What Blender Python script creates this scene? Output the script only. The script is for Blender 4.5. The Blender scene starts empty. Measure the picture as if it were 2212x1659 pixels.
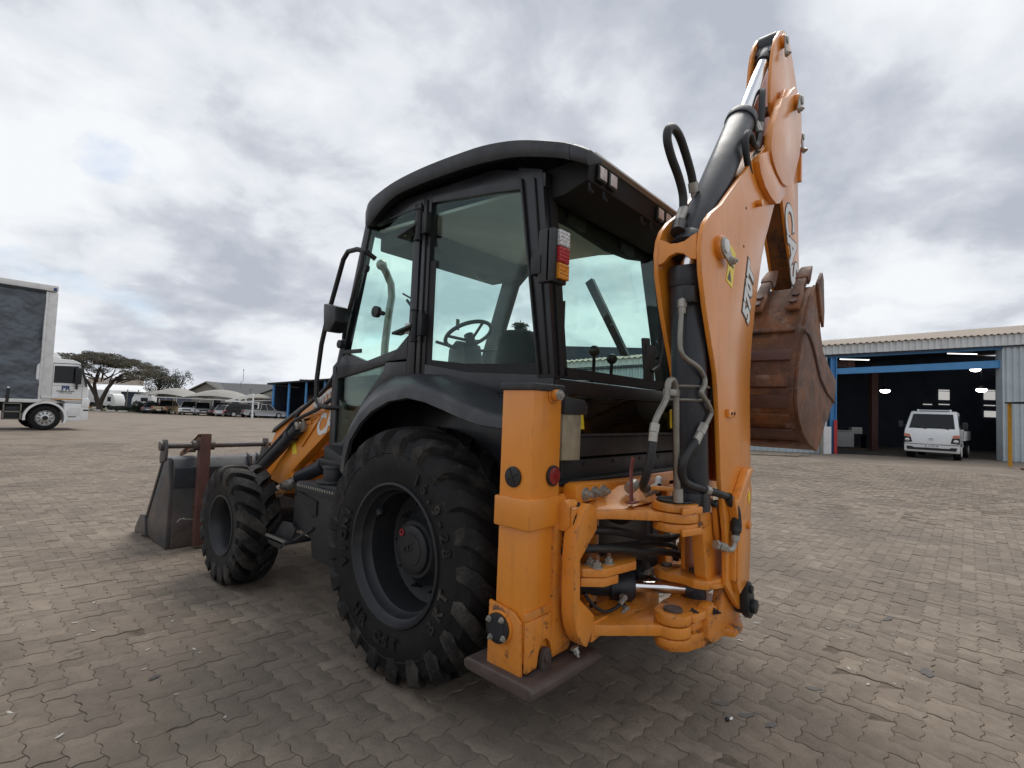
import bpy, bmesh, math, random
import numpy as np
from mathutils import Vector, Matrix
random.seed(7)
S = bpy.context.scene
COL = S.collection
R_ = math.radians
# ------------------------------------------------------------------ camera
YAW, PITCH, ROLL = R_(48.657), R_(2.964), R_(2.167)
CAM = Vector((-2.8314, -2.4003, 1.5064))
d_ = Vector((math.sin(YAW)*math.cos(PITCH), math.cos(YAW)*math.cos(PITCH), math.sin(PITCH)))
r0 = Vector((math.cos(YAW), -math.sin(YAW), 0)); u0 = r0.cross(d_)
rr = math.cos(ROLL)*r0 + math.sin(ROLL)*u0; uu = -math.sin(ROLL)*r0 + math.cos(ROLL)*u0
cd = bpy.data.cameras.new('camera'); cam = bpy.data.objects.new('camera', cd); COL.objects.link(cam)
cam.matrix_world = Matrix(((rr.x, uu.x, -d_.x, CAM.x), (rr.y, uu.y, -d_.y, CAM.y), (rr.z, uu.z, -d_.z, CAM.z), (0, 0, 0, 1)))
cd.sensor_width = 36; cd.lens = 36*1124.1/2212; cd.clip_end = 4000; cd.clip_start = .05
S.camera = cam
# ------------------------------------------------------------------ world: overcast sky with broken cloud
SUN_AZ, SUN_EL = R_(70), R_(58)      # azimuth from +Y towards +X
W = bpy.data.worlds.new('World'); S.world = W; W.use_nodes = True
nt = W.node_tree; N = nt.nodes; L = nt.links
N.clear()
out = N.new('ShaderNodeOutputWorld'); bg = N.new('ShaderNodeBackground'); L.new(bg.outputs[0], out.inputs[0])
bg.inputs[1].default_value = .11
sky = N.new('ShaderNodeTexSky'); sky.sky_type = 'NISHITA'; sky.sun_disc = False
sky.sun_elevation = SUN_EL; sky.sun_rotation = SUN_AZ
tc = N.new('ShaderNodeTexCoord')
sep = N.new('ShaderNodeSeparateXYZ'); L.new(tc.outputs['Generated'], sep.inputs[0])
def wm(op, a, b=None, c=None):
    n = N.new('ShaderNodeMath'); n.operation = op
    for i, v in enumerate((a, b, c)):
        if v is None: continue
        if isinstance(v, (int, float)): n.inputs[i].default_value = v
        else: L.new(v, n.inputs[i])
    return n.outputs[0]
zc = wm('ADD', wm('MAXIMUM', sep.outputs[2], 0), .33)
cmb = N.new('ShaderNodeCombineXYZ'); L.new(wm('DIVIDE', sep.outputs[0], zc), cmb.inputs[0]); L.new(wm('DIVIDE', sep.outputs[1], zc), cmb.inputs[1])
def noise(scale, det, rough, dist=0, off=(0, 0, 0)):
    mp = N.new('ShaderNodeMapping'); mp.inputs['Location'].default_value = off; L.new(cmb.outputs[0], mp.inputs[0])
    n = N.new('ShaderNodeTexNoise'); n.inputs['Scale'].default_value = scale; n.inputs['Detail'].default_value = det
    n.inputs['Roughness'].default_value = rough; n.inputs['Distortion'].default_value = dist; L.new(mp.outputs[0], n.inputs[0]); return n.outputs[0]
n1 = noise(1.7, 10, .50, .15, (3.1, 1.7, 0)); n2 = noise(4.2, 10, .56, .25, (9, 4, 2)); n3 = noise(1.9, 6, .55, .2, (21, 5, 4))
mixn = wm('ADD', wm('MULTIPLY', n1, .62), wm('MULTIPLY', n2, .38))
cr = N.new('ShaderNodeValToRGB'); L.new(mixn, cr.inputs[0])
e = cr.color_ramp.elements
e[0].position = .39; e[0].color = (2.9, 3.1, 3.55, 1)
e[1].position = .60; e[1].color = (5.55, 5.68, 5.85, 1)
m = e.new(.46); m.color = (3.65, 3.85, 4.25, 1)
m = e.new(.51); m.color = (4.6, 4.82, 5.15, 1)
gap = N.new('ShaderNodeMapRange'); L.new(n3, gap.inputs[0]); gap.inputs[1].default_value = .30; gap.inputs[2].default_value = .40
gap.inputs[3].default_value = .5; gap.inputs[4].default_value = 1.0
mx = N.new('ShaderNodeMix'); mx.data_type = 'RGBA'; L.new(gap.outputs[0], mx.inputs[0]); L.new(sky.outputs[0], mx.inputs[6]); L.new(cr.outputs[0], mx.inputs[7])
L.new(mx.outputs[2], bg.inputs[0])
# ------------------------------------------------------------------ soft sun behind cloud
sd = bpy.data.lights.new('sun', 'SUN'); so = bpy.data.objects.new('sun', sd); COL.objects.link(so)
sd.energy = 1.5; sd.angle = R_(34); sd.color = (1, .96, .9)
sv = Vector((math.sin(SUN_AZ)*math.cos(SUN_EL), math.cos(SUN_AZ)*math.cos(SUN_EL), math.sin(SUN_EL)))
so.rotation_euler = sv.to_track_quat('Z', 'Y').to_euler(); so.location = (0, 0, 30)
S.view_settings.view_transform = 'Standard'; S.view_settings.look = 'None'; S.view_settings.exposure = .60; S.view_settings.gamma = 1
S.view_settings.use_curve_mapping = False

# ================================================================== materials
def mat(name, col, rough=.5, metal=0, var=.12, vs=5, dirt=None, bump=0, bs=60, spec=.5, coat=0, island=0, coatr=.15, wear=0, streak=0):
    m = bpy.data.materials.new(name); m.use_nodes = True
    t = m.node_tree; n = t.nodes; l = t.links; b = n['Principled BSDF']
    b.inputs['Roughness'].default_value = rough; b.inputs['Metallic'].default_value = metal
    b.inputs['Specular IOR Level'].default_value = spec
    b.inputs['Coat Weight'].default_value = coat; b.inputs['Coat Roughness'].default_value = coatr
    co = n.new('ShaderNodeTexCoord').outputs['Object']
    def nz(sc, det=5, rg=.6, dist=0):
        q = n.new('ShaderNodeTexNoise'); q.inputs['Scale'].default_value = sc; q.inputs['Detail'].default_value = det
        q.inputs['Roughness'].default_value = rg; q.inputs['Distortion'].default_value = dist; l.new(co, q.inputs[0]); return q.outputs[0]
    def rng(v, a, b_, c, d):
        q = n.new('ShaderNodeMapRange'); l.new(v, q.inputs[0]); q.inputs[1].default_value = a; q.inputs[2].default_value = b_
        q.inputs[3].default_value = c; q.inputs[4].default_value = d; return q.outputs[0]
    def mix(f, a, b_):
        q = n.new('ShaderNodeMix'); q.data_type = 'RGBA'; l.new(f, q.inputs[0])
        for i, v in ((6, a), (7, b_)):
            if isinstance(v, tuple): q.inputs[i].default_value = (*v, 1)
            else: l.new(v, q.inputs[i])
        return q.outputs[2]
    c = mix(rng(nz(vs), .3, .7, 0, 1), tuple(x*(1-var) for x in col), tuple(min(1, x*(1+var)) for x in col))
    if island:
        g = n.new('ShaderNodeNewGeometry').outputs['Random Per Island']
        oi = n.new('ShaderNodeObjectInfo').outputs['Random']
        ad = n.new('ShaderNodeMath'); ad.operation = 'ADD'; l.new(g, ad.inputs[0]); l.new(oi, ad.inputs[1])
        fr = n.new('ShaderNodeMath'); fr.operation = 'FRACT'; l.new(ad.outputs[0], fr.inputs[0])
        hs = n.new('ShaderNodeHueSaturation'); l.new(c, hs.inputs['Color']); l.new(rng(fr.outputs[0], 0, 1, 1-island, 1+island), hs.inputs['Value'])
        c = hs.outputs[0]
    for dd in (dirt or []):
        dc, sc, lo, hi, am = dd[:5]
        c = mix(rng(nz(sc, 8, .68, .3), lo, hi, 0, am), c, dc)
        if len(dd) > 5:
            pass
    if streak:
        mp = n.new('ShaderNodeMapping'); mp.inputs['Scale'].default_value = (26, 26, 1.6); l.new(co, mp.inputs[0])
        q = n.new('ShaderNodeTexNoise'); q.inputs['Scale'].default_value = 1; q.inputs['Detail'].default_value = 6; q.inputs['Roughness'].default_value = .6; l.new(mp.outputs[0], q.inputs[0])
        f1 = n.new('ShaderNodeMath'); f1.operation = 'MULTIPLY'; l.new(rng(q.outputs[0], .52, .72, 0, streak), f1.inputs[0]); l.new(rng(nz(2.2, 4), .42, .62, 0, 1), f1.inputs[1])
        c = mix(f1.outputs[0], c, (.16, .07, .03))
    if wear:
        bv = n.new('ShaderNodeBevel'); bv.samples = 3; bv.inputs['Radius'].default_value = .011
        ge = n.new('ShaderNodeNewGeometry'); dt = n.new('ShaderNodeVectorMath'); dt.operation = 'DOT_PRODUCT'; l.new(bv.outputs[0], dt.inputs[0]); l.new(ge.outputs['Normal'], dt.inputs[1])
        f2 = n.new('ShaderNodeMath'); f2.operation = 'MULTIPLY'; l.new(rng(dt.outputs['Value'], .80, .97, 1, 0), f2.inputs[0]); l.new(rng(nz(13, 7, .7), .53, .60, 0, wear), f2.inputs[1])
        c = mix(f2.outputs[0], c, (.060, .040, .030))
    l.new(c, b.inputs['Base Color'])
    if dirt and rough < .9:
        l.new(rng(nz(vs*1.7), .3, .7, max(.03, rough-.08), min(1, rough+.12)), b.inputs['Roughness'])
    if bump:
        bp = n.new('ShaderNodeBump'); bp.inputs['Strength'].default_value = bump; bp.inputs['Distance'].default_value = .01
        l.new(nz(bs, 6, .65), bp.inputs['Height']); l.new(bp.outputs[0], b.inputs['Normal'])
    return m
DUST = (.20, .17, .14)
MT = dict(
 orange=mat('orange_paint', (.72, .245, .020), .36, 0, .07, 2.5, [((.34, .13, .03), 9, .58, .78, .3), ((.05, .035, .028), 22, .70, .73, .8), ((.50, .32, .17), 3, .55, .8, .22)], .05, 90, .5, .55, coatr=.2, wear=.75, streak=.35),
 orange_worn=mat('worn_orange_paint', (.70, .24, .022), .42, 0, .09, 3, [((.36, .14, .035), 7, .52, .75, .45), ((.045, .034, .028), 17, .625, .67, .85), ((.50, .32, .18), 3, .5, .8, .28)], .14, 70, .5, .3, coatr=.28, wear=.95, streak=.5),
 foot=mat('chipped_orange_paint', (.66, .225, .022), .45, 0, .1, 3, [((.30, .12, .035), 6, .5, .72, .5), ((.045, .034, .028), 10, .555, .61, .88), ((.45, .30, .18), 4, .5, .8, .3)], .2, 60, .5, .2, coatr=.3, wear=1.0, streak=.6),
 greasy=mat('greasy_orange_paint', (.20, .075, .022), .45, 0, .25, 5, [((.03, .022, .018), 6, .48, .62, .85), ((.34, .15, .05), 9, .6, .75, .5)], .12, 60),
 charcoal=mat('charcoal_paint', (.019, .0205, .023), .46, 0, .15, 3, [((.09, .082, .075), 5, .54, .8, .35)], .04, 90, .35, .0),
 frame=mat('cab_frame_paint', (.015, .0155, .019), .34, 0, .15, 3, [((.08, .075, .07), 6, .52, .8, .22)], .03, 120, .42, .1),
 plastic=mat('black_plastic', (.022, .0235, .027), .5, 0, .15, 4, [((.11, .10, .09), 5, .5, .85, .4)], .12, 220, .5),
 fender=mat('fender_plastic', (.024, .0255, .030), .40, 0, .15, 4, [((.17, .16, .15), 3, .5, .78, .45)], .1, 220, .5),
 rubber=mat('tyre_rubber', (.007, .007, .0075), .62, 0, .2, 8, [((.07, .06, .05), 6, .58, .8, .3), ((.10, .085, .07), 30, .64, .75, .3)], .25, 60, .28),
 rubber_tread=mat('dusty_tread_rubber', (.010, .0098, .0098), .7, 0, .25, 8, [((.10, .085, .07), 4, .48, .66, .6), ((.15, .13, .11), 15, .58, .70, .3)], .5, 50, .3),
 hose=mat('hose_rubber', (.014, .014, .015), .5, 0, .15, 8, [((.09, .08, .07), 20, .55, .8, .3)], .05, 300),
 black=mat('black_steel', (.012, .012, .013), .4, 0, .2, 5, [((.08, .07, .06), 6, .55, .8, .35)], .04, 90),
 dark=mat('dark_void_trim', (.008, .008, .009), .7, 0, .2, 5),
 cylinder=mat('cylinder_paint', (.021, .024, .031), .42, 0, .1, 3, [((.12, .115, .11), 7, .52, .8, .3)], .03, 90, .45, .1),
 chrome=mat('chrome_rod', (.75, .76, .78), .13, 1, .03, 5),
 zinc=mat('zinc_plated_steel', (.36, .345, .31), .34, .45, .15, 12, [((.18, .14, .09), 18, .52, .75, .5)]),
 tube=mat('bare_steel_tube', (.24, .225, .195), .34, .6, .15, 12, [((.15, .11, .07), 16, .55, .8, .6)]),
 rust=mat('rusty_steel', (.125, .055, .032), .62, .15, .3, 5, [((.27, .105, .036), 3.5, .44, .60, .7), ((.045, .026, .020), 6, .52, .64, .8), ((.33, .26, .21), 11, .585, .70, .65), ((.025, .018, .015), 22, .60, .70, .7)], .4, 45),
 rust_red=mat('red_oxide_steel', (.095, .042, .033), .6, 0, .25, 6, [((.06, .03, .025), 9, .5, .75, .6)], .15, 60),
 pad=mat('worn_pad_steel', (.085, .062, .055), .55, .2, .25, 8, [((.16, .13, .12), 12, .55, .75, .6), ((.05, .03, .025), 6, .5, .75, .5)], .15, 60),
 bucket_grey=mat('loader_bucket_steel', (.070, .071, .075), .42, .2, .2, 4, [((.12, .070, .048), 2.2, .46, .62, .65), ((.15, .12, .10), 4, .48, .72, .6), ((.07, .04, .03), 7, .54, .68, .75), ((.22, .20, .18), 30, .64, .72, .5)], .15, 60),
 white=mat('white_paint', (.80, .81, .81), .4, 0, .04, 3, [((.45, .42, .38), 4, .55, .85, .35)]),
 white_old=mat('grimy_white_paint', (.70, .70, .69), .5, 0, .06, 3, [((.35, .32, .28), 5, .5, .8, .5)]),
 decal=mat('white_decal', (.72, .72, .70), .45, 0, .06, 20, [((.45, .35, .28), 30, .62, .75, .4)]),
 blackdecal=mat('black_decal', (.02, .018, .016), .45),
 yellow=mat('yellow_label', (.85, .66, .04), .45, 0, .06, 10),
 red_lens=mat('red_lens', (.42, .012, .02), .2, 0, .3, 60, None, .5, 60, .5, .5),
 red_reflector=mat('red_reflector', (.22, .008, .008), .22, 0, .2, 60, None, .2, 90, .5, .4),
 salmon=mat('salmon_lens', (.62, .22, .14), .2),
 amber_lens=mat('amber_lens', (.65, .24, .01), .2, 0, .3, 60, None, .5, 60, .5, .5),
 clear_lens=mat('clear_lens', (.62, .62, .62), .15, .3, .35, 60, None, .7, 50, .6, .5),
 lamp_lens=mat('work_lamp_lens', (.62, .56, .53), .2, .1, .25, 40, None, .4, 50),
 red=mat('red_paint', (.40, .02, .02), .45),
 redtool=mat('faded_red_lever', (.19, .055, .048), .5, 0, .15, 20, [((.1, .05, .04), 14, .55, .75, .6)]),
 beige=mat('muddy_beige_plate', (.30, .26, .18), .6, 0, .3, 8, [((.12, .085, .05), 5, .45, .7, .7)]),
 liner=mat('headliner', (.60, .61, .59), .85, 0, .1, 3),
 seat=mat('seat_fabric', (.014, .015, .018), .85, 0, .2, 12),
 blue=mat('blue_steel_paint', (.06, .24, .50), .5, 0, .1, 2, [((.2, .2, .2), 4, .55, .85, .3)]),
 curtain=mat('grey_truck_curtain', (.095, .112, .132), .45, 0, .12, 1.2, [((.13, .145, .16), 2, .5, .8, .4)], .25, 3),
 galv=mat('galvanised_cladding', (.46, .52, .55), .5, .1, .1, 1.5, [((.24, .22, .20), 3, .5, .8, .5)]),
 roof=mat('tan_roof_sheet', (.40, .34, .28), .7, 0, .1, 2, [((.30, .2, .13), 3, .5, .8, .5)]),
 fascia=mat('pale_fascia_sheet', (.66, .68, .68), .55, .1, .08, 2, [((.3, .29, .28), 4, .5, .8, .5)]),
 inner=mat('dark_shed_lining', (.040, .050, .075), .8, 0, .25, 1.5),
 concrete=mat('shed_floor', (.10, .088, .075), .85, 0, .25, 2),
 tile=mat('dark_roof_tile', (.105, .105, .108), .8, 0, .12, 4, [((.16, .155, .15), 6, .5, .8, .4)], .2, 20),
 wall=mat('beige_render', (.33, .31, .27), .85, 0, .08, 2),
 wall_light=mat('cream_render', (.45, .43, .37), .85, 0, .08, 2),
 fabric=mat('shade_cloth', (.31, .30, .27), .8, 0, .1, 2, [((.25, .23, .2), 4, .5, .8, .4)]),
 bark=mat('tree_bark', (.055, .042, .034), .9, 0, .3, 5),
 leaf=mat('acacia_leaf', (.115, .105, .075), .8, 0, .35, 3, island=.45),
 leaf_dark=mat('conifer_leaf', (.018, .034, .020), .8, 0, .35, 3, island=.4),
 bush=mat('hedge_leaf', (.030, .042, .022), .8, 0, .35, 3, island=.4),
 twig=mat('bare_twig', (.11, .095, .085), .9, 0, .3, 5),
 grass=mat('dry_grass', (.10, .095, .05), .9, 0, .35, 4),
 wood=mat('weathered_timber', (.26, .22, .17), .8, 0, .2, 6),
 cage=mat('yellow_cage_paint', (.55, .27, .02), .5, 0, .12, 6, [((.2, .1, .03), 6, .55, .75, .5)]),
 car_glass=mat('dark_car_glass', (.010, .012, .014), .08, 0, .05, 3, spec=.32),
 silver=mat('silver_car_paint', (.42, .43, .44), .3, .35, .04, 3, coat=.5),
 carwhite=mat('white_car_paint', (.76, .77, .77), .3, 0, .03, 3, coat=.5),
 beigecar=mat('beige_car_paint', (.40, .30, .17), .35, .1, .04, 3, coat=.5),
 greycar=mat('grey_car_paint', (.10, .105, .115), .3, .3, .04, 3, coat=.5),
 blackcar=mat('black_car_paint', (.014, .015, .018), .25, .1, .04, 3, coat=.5),
 maroon=mat('maroon_car_paint', (.030, .015, .018), .25, .1, .04, 3, coat=.5),
 alloy=mat('alloy_wheel', (.55, .55, .55), .35, .8, .05, 5),
 orangestripe=mat('orange_stripe', (.60, .28, .04), .5),
 navy=mat('navy_lettering', (.02, .05, .18), .5),
 tan_text=mat('faded_sign_board', (.42, .36, .30), .8, 0, .15, .8, [((.3, .25, .2), 1.2, .45, .75, .5)]),
)
for n_ in MT['curtain'].node_tree.nodes:
    if n_.type == 'BUMP':
        n_.inputs['Distance'].default_value = .35; n_.inputs['Strength'].default_value = .8; n_.inputs['Height'].links[0].from_node.inputs['Scale'].default_value = 1.3; n_.inputs['Height'].links[0].from_node.inputs['Detail'].default_value = 2.5
# paving: worn concrete blocks
PAVE_D = [((.125, .104, .086), .45, .48, .62, .45), ((.12, .097, .077), .9, .46, .70, .5), ((.070, .056, .044), 14, .58, .74, .6), ((.42, .39, .35), 26, .675, .72, .65), ((.050, .042, .035), 2.1, .64, .70, .6), ((.33, .30, .26), 4.0, .695, .75, .55), ((.19, .13, .10), 6, .6, .74, .35)]
def world_coords(m):
    t = m.node_tree
    g = t.nodes.new('ShaderNodeNewGeometry')
    for n in t.nodes:
        if n.type == 'TEX_NOISE':
            for lk in list(t.links):
                if lk.to_node == n and lk.to_socket == n.inputs[0]: t.links.remove(lk)
            t.links.new(g.outputs['Position'], n.inputs[0])
    return m
MT['paver'] = world_coords(mat('concrete_paver', (.222, .180, .140), .82, 0, .16, 9, PAVE_D, .85, 70, .35, island=.16))
MT['pave_far'] = world_coords(mat('concrete_paving_far', (.225, .184, .144), .82, 0, .16, 2.0, PAVE_D, .5, 9, .35))
MT['joint'] = world_coords(mat('sandy_joint', (.115, .093, .073), .95, 0, .35, 30, [((.21, .17, .13), 3, .45, .65, .8)], .4, 80, .2))
def glass(name, tint, refl=1.0):
    m = bpy.data.materials.new(name); m.use_nodes = True; t = m.node_tree; n = t.nodes; l = t.links; n.clear()
    o = n.new('ShaderNodeOutputMaterial'); mxs = n.new('ShaderNodeMixShader'); tr = n.new('ShaderNodeBsdfTransparent'); gl = n.new('ShaderNodeBsdfGlossy')
    tr.inputs[0].default_value = (*tint, 1); gl.inputs['Roughness'].default_value = .02; gl.inputs[0].default_value = (.9, .95, .93, 1)
    fr = n.new('ShaderNodeFresnel'); fr.inputs[0].default_value = 1.45
    mm = n.new('ShaderNodeMath'); mm.operation = 'MULTIPLY'; mm.inputs[1].default_value = refl; l.new(fr.outputs[0], mm.inputs[0])
    l.new(mm.outputs[0], mxs.inputs[0]); l.new(tr.outputs[0], mxs.inputs[1]); l.new(gl.outputs[0], mxs.inputs[2]); l.new(mxs.outputs[0], o.inputs[0])
    return m
MT['glass'] = glass('green_tinted_glass', (.915, 1.0, .972), .07)
MT['glass_dark'] = glass('dark_tinted_glass', (.55, .64, .60), .9)
def emis(name, col, st):
    m = bpy.data.materials.new(name); m.use_nodes = True; b = m.node_tree.nodes['Principled BSDF']
    b.inputs['Base Color'].default_value = (*col, 1); b.inputs['Emission Color'].default_value = (*col, 1); b.inputs['Emission Strength'].default_value = st; return m
MT['lamp'] = emis('lit_lamp', (1, .97, .92), 5); MT['tube_lit'] = emis('lit_tube', (1, .97, .92), 1.8); MT['window_lit'] = emis('daylit_window', (.80, .78, .74), .36); MT['skylight'] = emis('daylit_skylight', (.85, .83, .76), .8)

# ================================================================== geometry helpers
SPLIT = {'stem', 'rubber_seal', 'pivot_pin', 'pipe_nut', 'hose_fitting', 'oil_pipe', 'boom_pipe', 'loader_hose', 'cross_pin', 'clamp_hole', 'drilled_hole', 'stop_block', 'shaft_bracket', 'hinge_ear', 'lamp_wire', 'stalk', 'speaker_grille', 'chassis_rail', 'side_wall', 'wheel_hole', 'reflective_band', 'pictogram', 'band_clamp', 'downpipe', 'screw', 'armrest', 'nose_doubler'}
class MB:
    def __init__(s): s.v = []; s.f = []; s.m = []; s.k = 0
    def add(s, vs, fs):
        o = len(s.v); s.v += [tuple(x) for x in vs]; s.f += [tuple(i+o for i in f) for f in fs]; s.m += [s.k]*len(fs); return s
    def box(s, x0, x1, y0, y1, z0, z1, mtx=None):
        vs = [(x, y, z) for z in (z0, z1) for y in (y0, y1) for x in (x0, x1)]
        if mtx is not None: vs = [tuple(mtx @ Vector(v)) for v in vs]
        return s.add(vs, [(0, 2, 3, 1), (4, 5, 7, 6), (0, 1, 5, 4), (2, 6, 7, 3), (0, 4, 6, 2), (1, 3, 7, 5)])
    def bar(s, p0, p1, w, h, up=(0, 0, 1)):          # box beam between two points
        p0, p1 = Vector(p0), Vector(p1); d = (p1-p0).normalized(); a = d.cross(Vector(up))
        if a.length < 1e-4: a = d.cross(Vector((1, 0, 0)))
        a.normalize(); b = a.cross(d); vs = []
        for p in (p0, p1):
            for i, j in ((-1, -1), (1, -1), (1, 1), (-1, 1)): vs.append(p+a*i*w/2+b*j*h/2)
        return s.add(vs, [(3, 2, 1, 0), (4, 5, 6, 7), (0, 1, 5, 4), (1, 2, 6, 5), (2, 3, 7, 6), (3, 0, 4, 7)])
    def prism(s, poly, ax, a, b):                    # 2D polygon extruded along axis ax from a to b
        n = len(poly); f3 = {'x': lambda p, t: (t, p[0], p[1]), 'y': lambda p, t: (p[0], t, p[1]), 'z': lambda p, t: (p[0], p[1], t)}[ax]
        vs = [f3(p, a) for p in poly]+[f3(p, b) for p in poly]
        return s.add(vs, [tuple(range(n-1, -1, -1)), tuple(range(n, 2*n))]+[(i, (i+1) % n, n+(i+1) % n, n+i) for i in range(n)])
    def cyl(s, p0, p1, r0, r1=None, n=20, cap=True):
        return s.tube([p0, p1], r0, n, cap, [r0, r0 if r1 is None else r1])
    def tube(s, pts, r, n=10, cap=True, rs=None):
        P = [Vector(p) for p in pts]; m = len(P); vs = []; fs = []
        t0 = (P[1]-P[0]).normalized(); a = t0.orthogonal().normalized()
        for i, p in enumerate(P):
            t = (P[min(i+1, m-1)]-P[max(i-1, 0)]).normalized(); a = (a-t*a.dot(t)).normalized(); b = t.cross(a); q = rs[i] if rs else r
            for k in range(n):
                th = 2*math.pi*k/n; vs.append(p+q*(math.cos(th)*a+math.sin(th)*b))
        for i in range(m-1):
            for k in range(n): fs.append((i*n+k, i*n+(k+1) % n, (i+1)*n+(k+1) % n, (i+1)*n+k))
        if cap: fs += [tuple(range(n-1, -1, -1)), tuple(range((m-1)*n, m*n))]
        return s.add(vs, fs)
    def curve(s, pts, r, n=10, sub=6):               # smooth hose through points
        P = [Vector(p) for p in pts]; Q = []
        for i in range(len(P)-1):
            a, b, c, d = P[max(i-1, 0)], P[i], P[i+1], P[min(i+2, len(P)-1)]
            for k in range(sub):
                t = k/sub; Q.append(.5*((2*b)+(c-a)*t+(2*a-5*b+4*c-d)*t*t+(3*b-a-3*c+d)*t**3))
        Q.append(P[-1]); return s.tube(Q, r, n)
    def lathe(s, prof, c, ax='x', n=48, a0=0, a1=2*math.pi):   # prof (along, radius)
        full = abs(a1-a0-2*math.pi) < 1e-6; m = n if full else n+1; vs = []; fs = []; c = Vector(c)
        for h, r in prof:
            for k in range(m):
                th = a0+(a1-a0)*k/n; u, w = r*math.cos(th), r*math.sin(th)
                vs.append(c+Vector({'x': (h, u, w), 'y': (u, h, w), 'z': (u, w, h)}[ax]))
        for i in range(len(prof)-1):
            for k in range(n):
                k2 = (k+1) % m; fs.append((i*m+k, i*m+k2, (i+1)*m+k2, (i+1)*m+k))
        return s.add(vs, fs)
    def disc(s, c, ax, r, h, n=24):
        c = Vector(c); d = Vector({'x': (h, 0, 0), 'y': (0, h, 0), 'z': (0, 0, h)}[ax]); return s.cyl(c, c+d, r, None, n)
    def hexbolt(s, c, d, r, h, washer=True):
        c, d = Vector(c), Vector(d).normalized()
        if washer: s.cyl(c, c+d*h*.25, r*1.5, None, 14)
        s.cyl(c+d*h*.2, c+d*h, r, None, 6); return s.cyl(c+d*h, c+d*h*1.5, r*.5, None, 10)
    def ball(s, c, r, n=12, sc=(1, 1, 1)):
        c = Vector(c); vs = []; fs = []
        for i in range(n+1):
            ph = math.pi*i/n
            for k in range(n*2):
                th = math.pi*k/n; vs.append(c+Vector((r*sc[0]*math.sin(ph)*math.cos(th), r*sc[1]*math.sin(ph)*math.sin(th), r*sc[2]*math.cos(ph))))
        m = n*2
        for i in range(n):
            for k in range(m): fs.append((i*m+k, (i+1)*m+k, (i+1)*m+(k+1) % m, i*m+(k+1) % m))
        return s.add(vs, fs)
    def loft(s, rings, cap=True):
        n = len(rings[0]); vs = [p for r in rings for p in r]; fs = []
        for i in range(len(rings)-1):
            for k in range(n): fs.append((i*n+k, i*n+(k+1) % n, (i+1)*n+(k+1) % n, (i+1)*n+k))
        if cap: fs += [tuple(range(n-1, -1, -1)), tuple(range((len(rings)-1)*n, len(rings)*n))]
        return s.add(vs, fs)
    def sheet(s, rows):
        n = len(rows[0]); return s.add([p for r in rows for p in r], [(i*n+k, i*n+k+1, (i+1)*n+k+1, (i+1)*n+k) for i in range(len(rows)-1) for k in range(n-1)])
    def text(s, txt, fn, size=1, bold=.0, shear=0, depth=.004, spacing=1):
        cu = bpy.data.curves.new('lettering', 'FONT'); cu.body = txt; cu.size = size; cu.offset = bold; cu.shear = shear; cu.extrude = depth; cu.resolution_u = 4
        cu.align_x = 'CENTER'; cu.align_y = 'CENTER'; cu.space_character = spacing
        o = bpy.data.objects.new('lettering', cu); COL.objects.link(o)
        dg = bpy.context.evaluated_depsgraph_get(); me = bpy.data.meshes.new_from_object(o.evaluated_get(dg))
        s.add([fn(*v.co) for v in me.vertices], [tuple(p.vertices) for p in me.polygons])
        bpy.data.objects.remove(o); bpy.data.meshes.remove(me); bpy.data.curves.remove(cu); return s
    def mesh(s, name, mats, bevel=0, seg=2, ang=35):
        me = bpy.data.meshes.new(name); me.from_pydata(s.v, [], s.f)
        for m in mats: me.materials.append(MT[m])
        if len(mats) > 1: me.polygons.foreach_set('material_index', s.m)
        bm = bmesh.new(); bm.from_mesh(me)
        bmesh.ops.recalc_face_normals(bm, faces=bm.faces)
        if bevel:
            es = [e for e in bm.edges if len(e.link_faces) == 2 and e.calc_face_angle(0) > R_(32)]
            bmesh.ops.bevel(bm, geom=es, offset=bevel, offset_type='OFFSET', segments=seg, profile=.6, affect='EDGES', clamp_overlap=True)
        bm.to_mesh(me); bm.free()
        me.polygons.foreach_set('use_smooth', [True]*len(me.polygons)); me.set_sharp_from_angle(angle=R_(ang)); me.update()
        return me
    def islands(s):
        par = list(range(len(s.v)))
        def find(a):
            while par[a] != a: par[a] = par[par[a]]; a = par[a]
            return a
        for f in s.f:
            r = find(f[0])
            for i in f[1:]: par[find(i)] = r
        gr = {}
        for f, m in zip(s.f, s.m): gr.setdefault(find(f[0]), []).append((f, m))
        res = []
        for fl in gr.values():
            ids = sorted({i for f, _ in fl for i in f}); mp = {a: b for b, a in enumerate(ids)}; q = MB(); q.v = [s.v[i] for i in ids]
            q.f = [tuple(mp[i] for i in f) for f, _ in fl]; q.m = [m for _, m in fl]; res.append(q)
        return res
    def obj(s, name, mats, parent=None, bevel=0, seg=2, label=None, ang=35, loc=None, rotz=0):
        if isinstance(mats, str): mats = [mats]
        if name in SPLIT:
            isl = s.islands()
            if len(isl) > 1:
                for q in isl: o = MB.obj1(q, name, mats, parent, bevel, seg, label, ang, loc, rotz)
                return o
        return s.obj1(name, mats, parent, bevel, seg, label, ang, loc, rotz)
    def obj1(s, name, mats, parent=None, bevel=0, seg=2, label=None, ang=35, loc=None, rotz=0):
        o = bpy.data.objects.new(name, s.mesh(name, mats, bevel, seg, ang)); COL.objects.link(o)
        if parent: o.parent = parent
        if label: o['label'] = label
        if loc is not None: o.location = loc; o.rotation_euler = (0, 0, rotz)
        return o
def tag(o, label, cat, group=None):
    o['label'] = label; o['category'] = cat
    if group: o['group'] = group
    return o
def thing(name, label, cat, loc=(0, 0, 0), rotz=0, group=None):
    o = bpy.data.objects.new(name, None); COL.objects.link(o); o.location = loc; o.rotation_euler = (0, 0, rotz); o.empty_display_size = .2
    return tag(o, label, cat, group)
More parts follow.
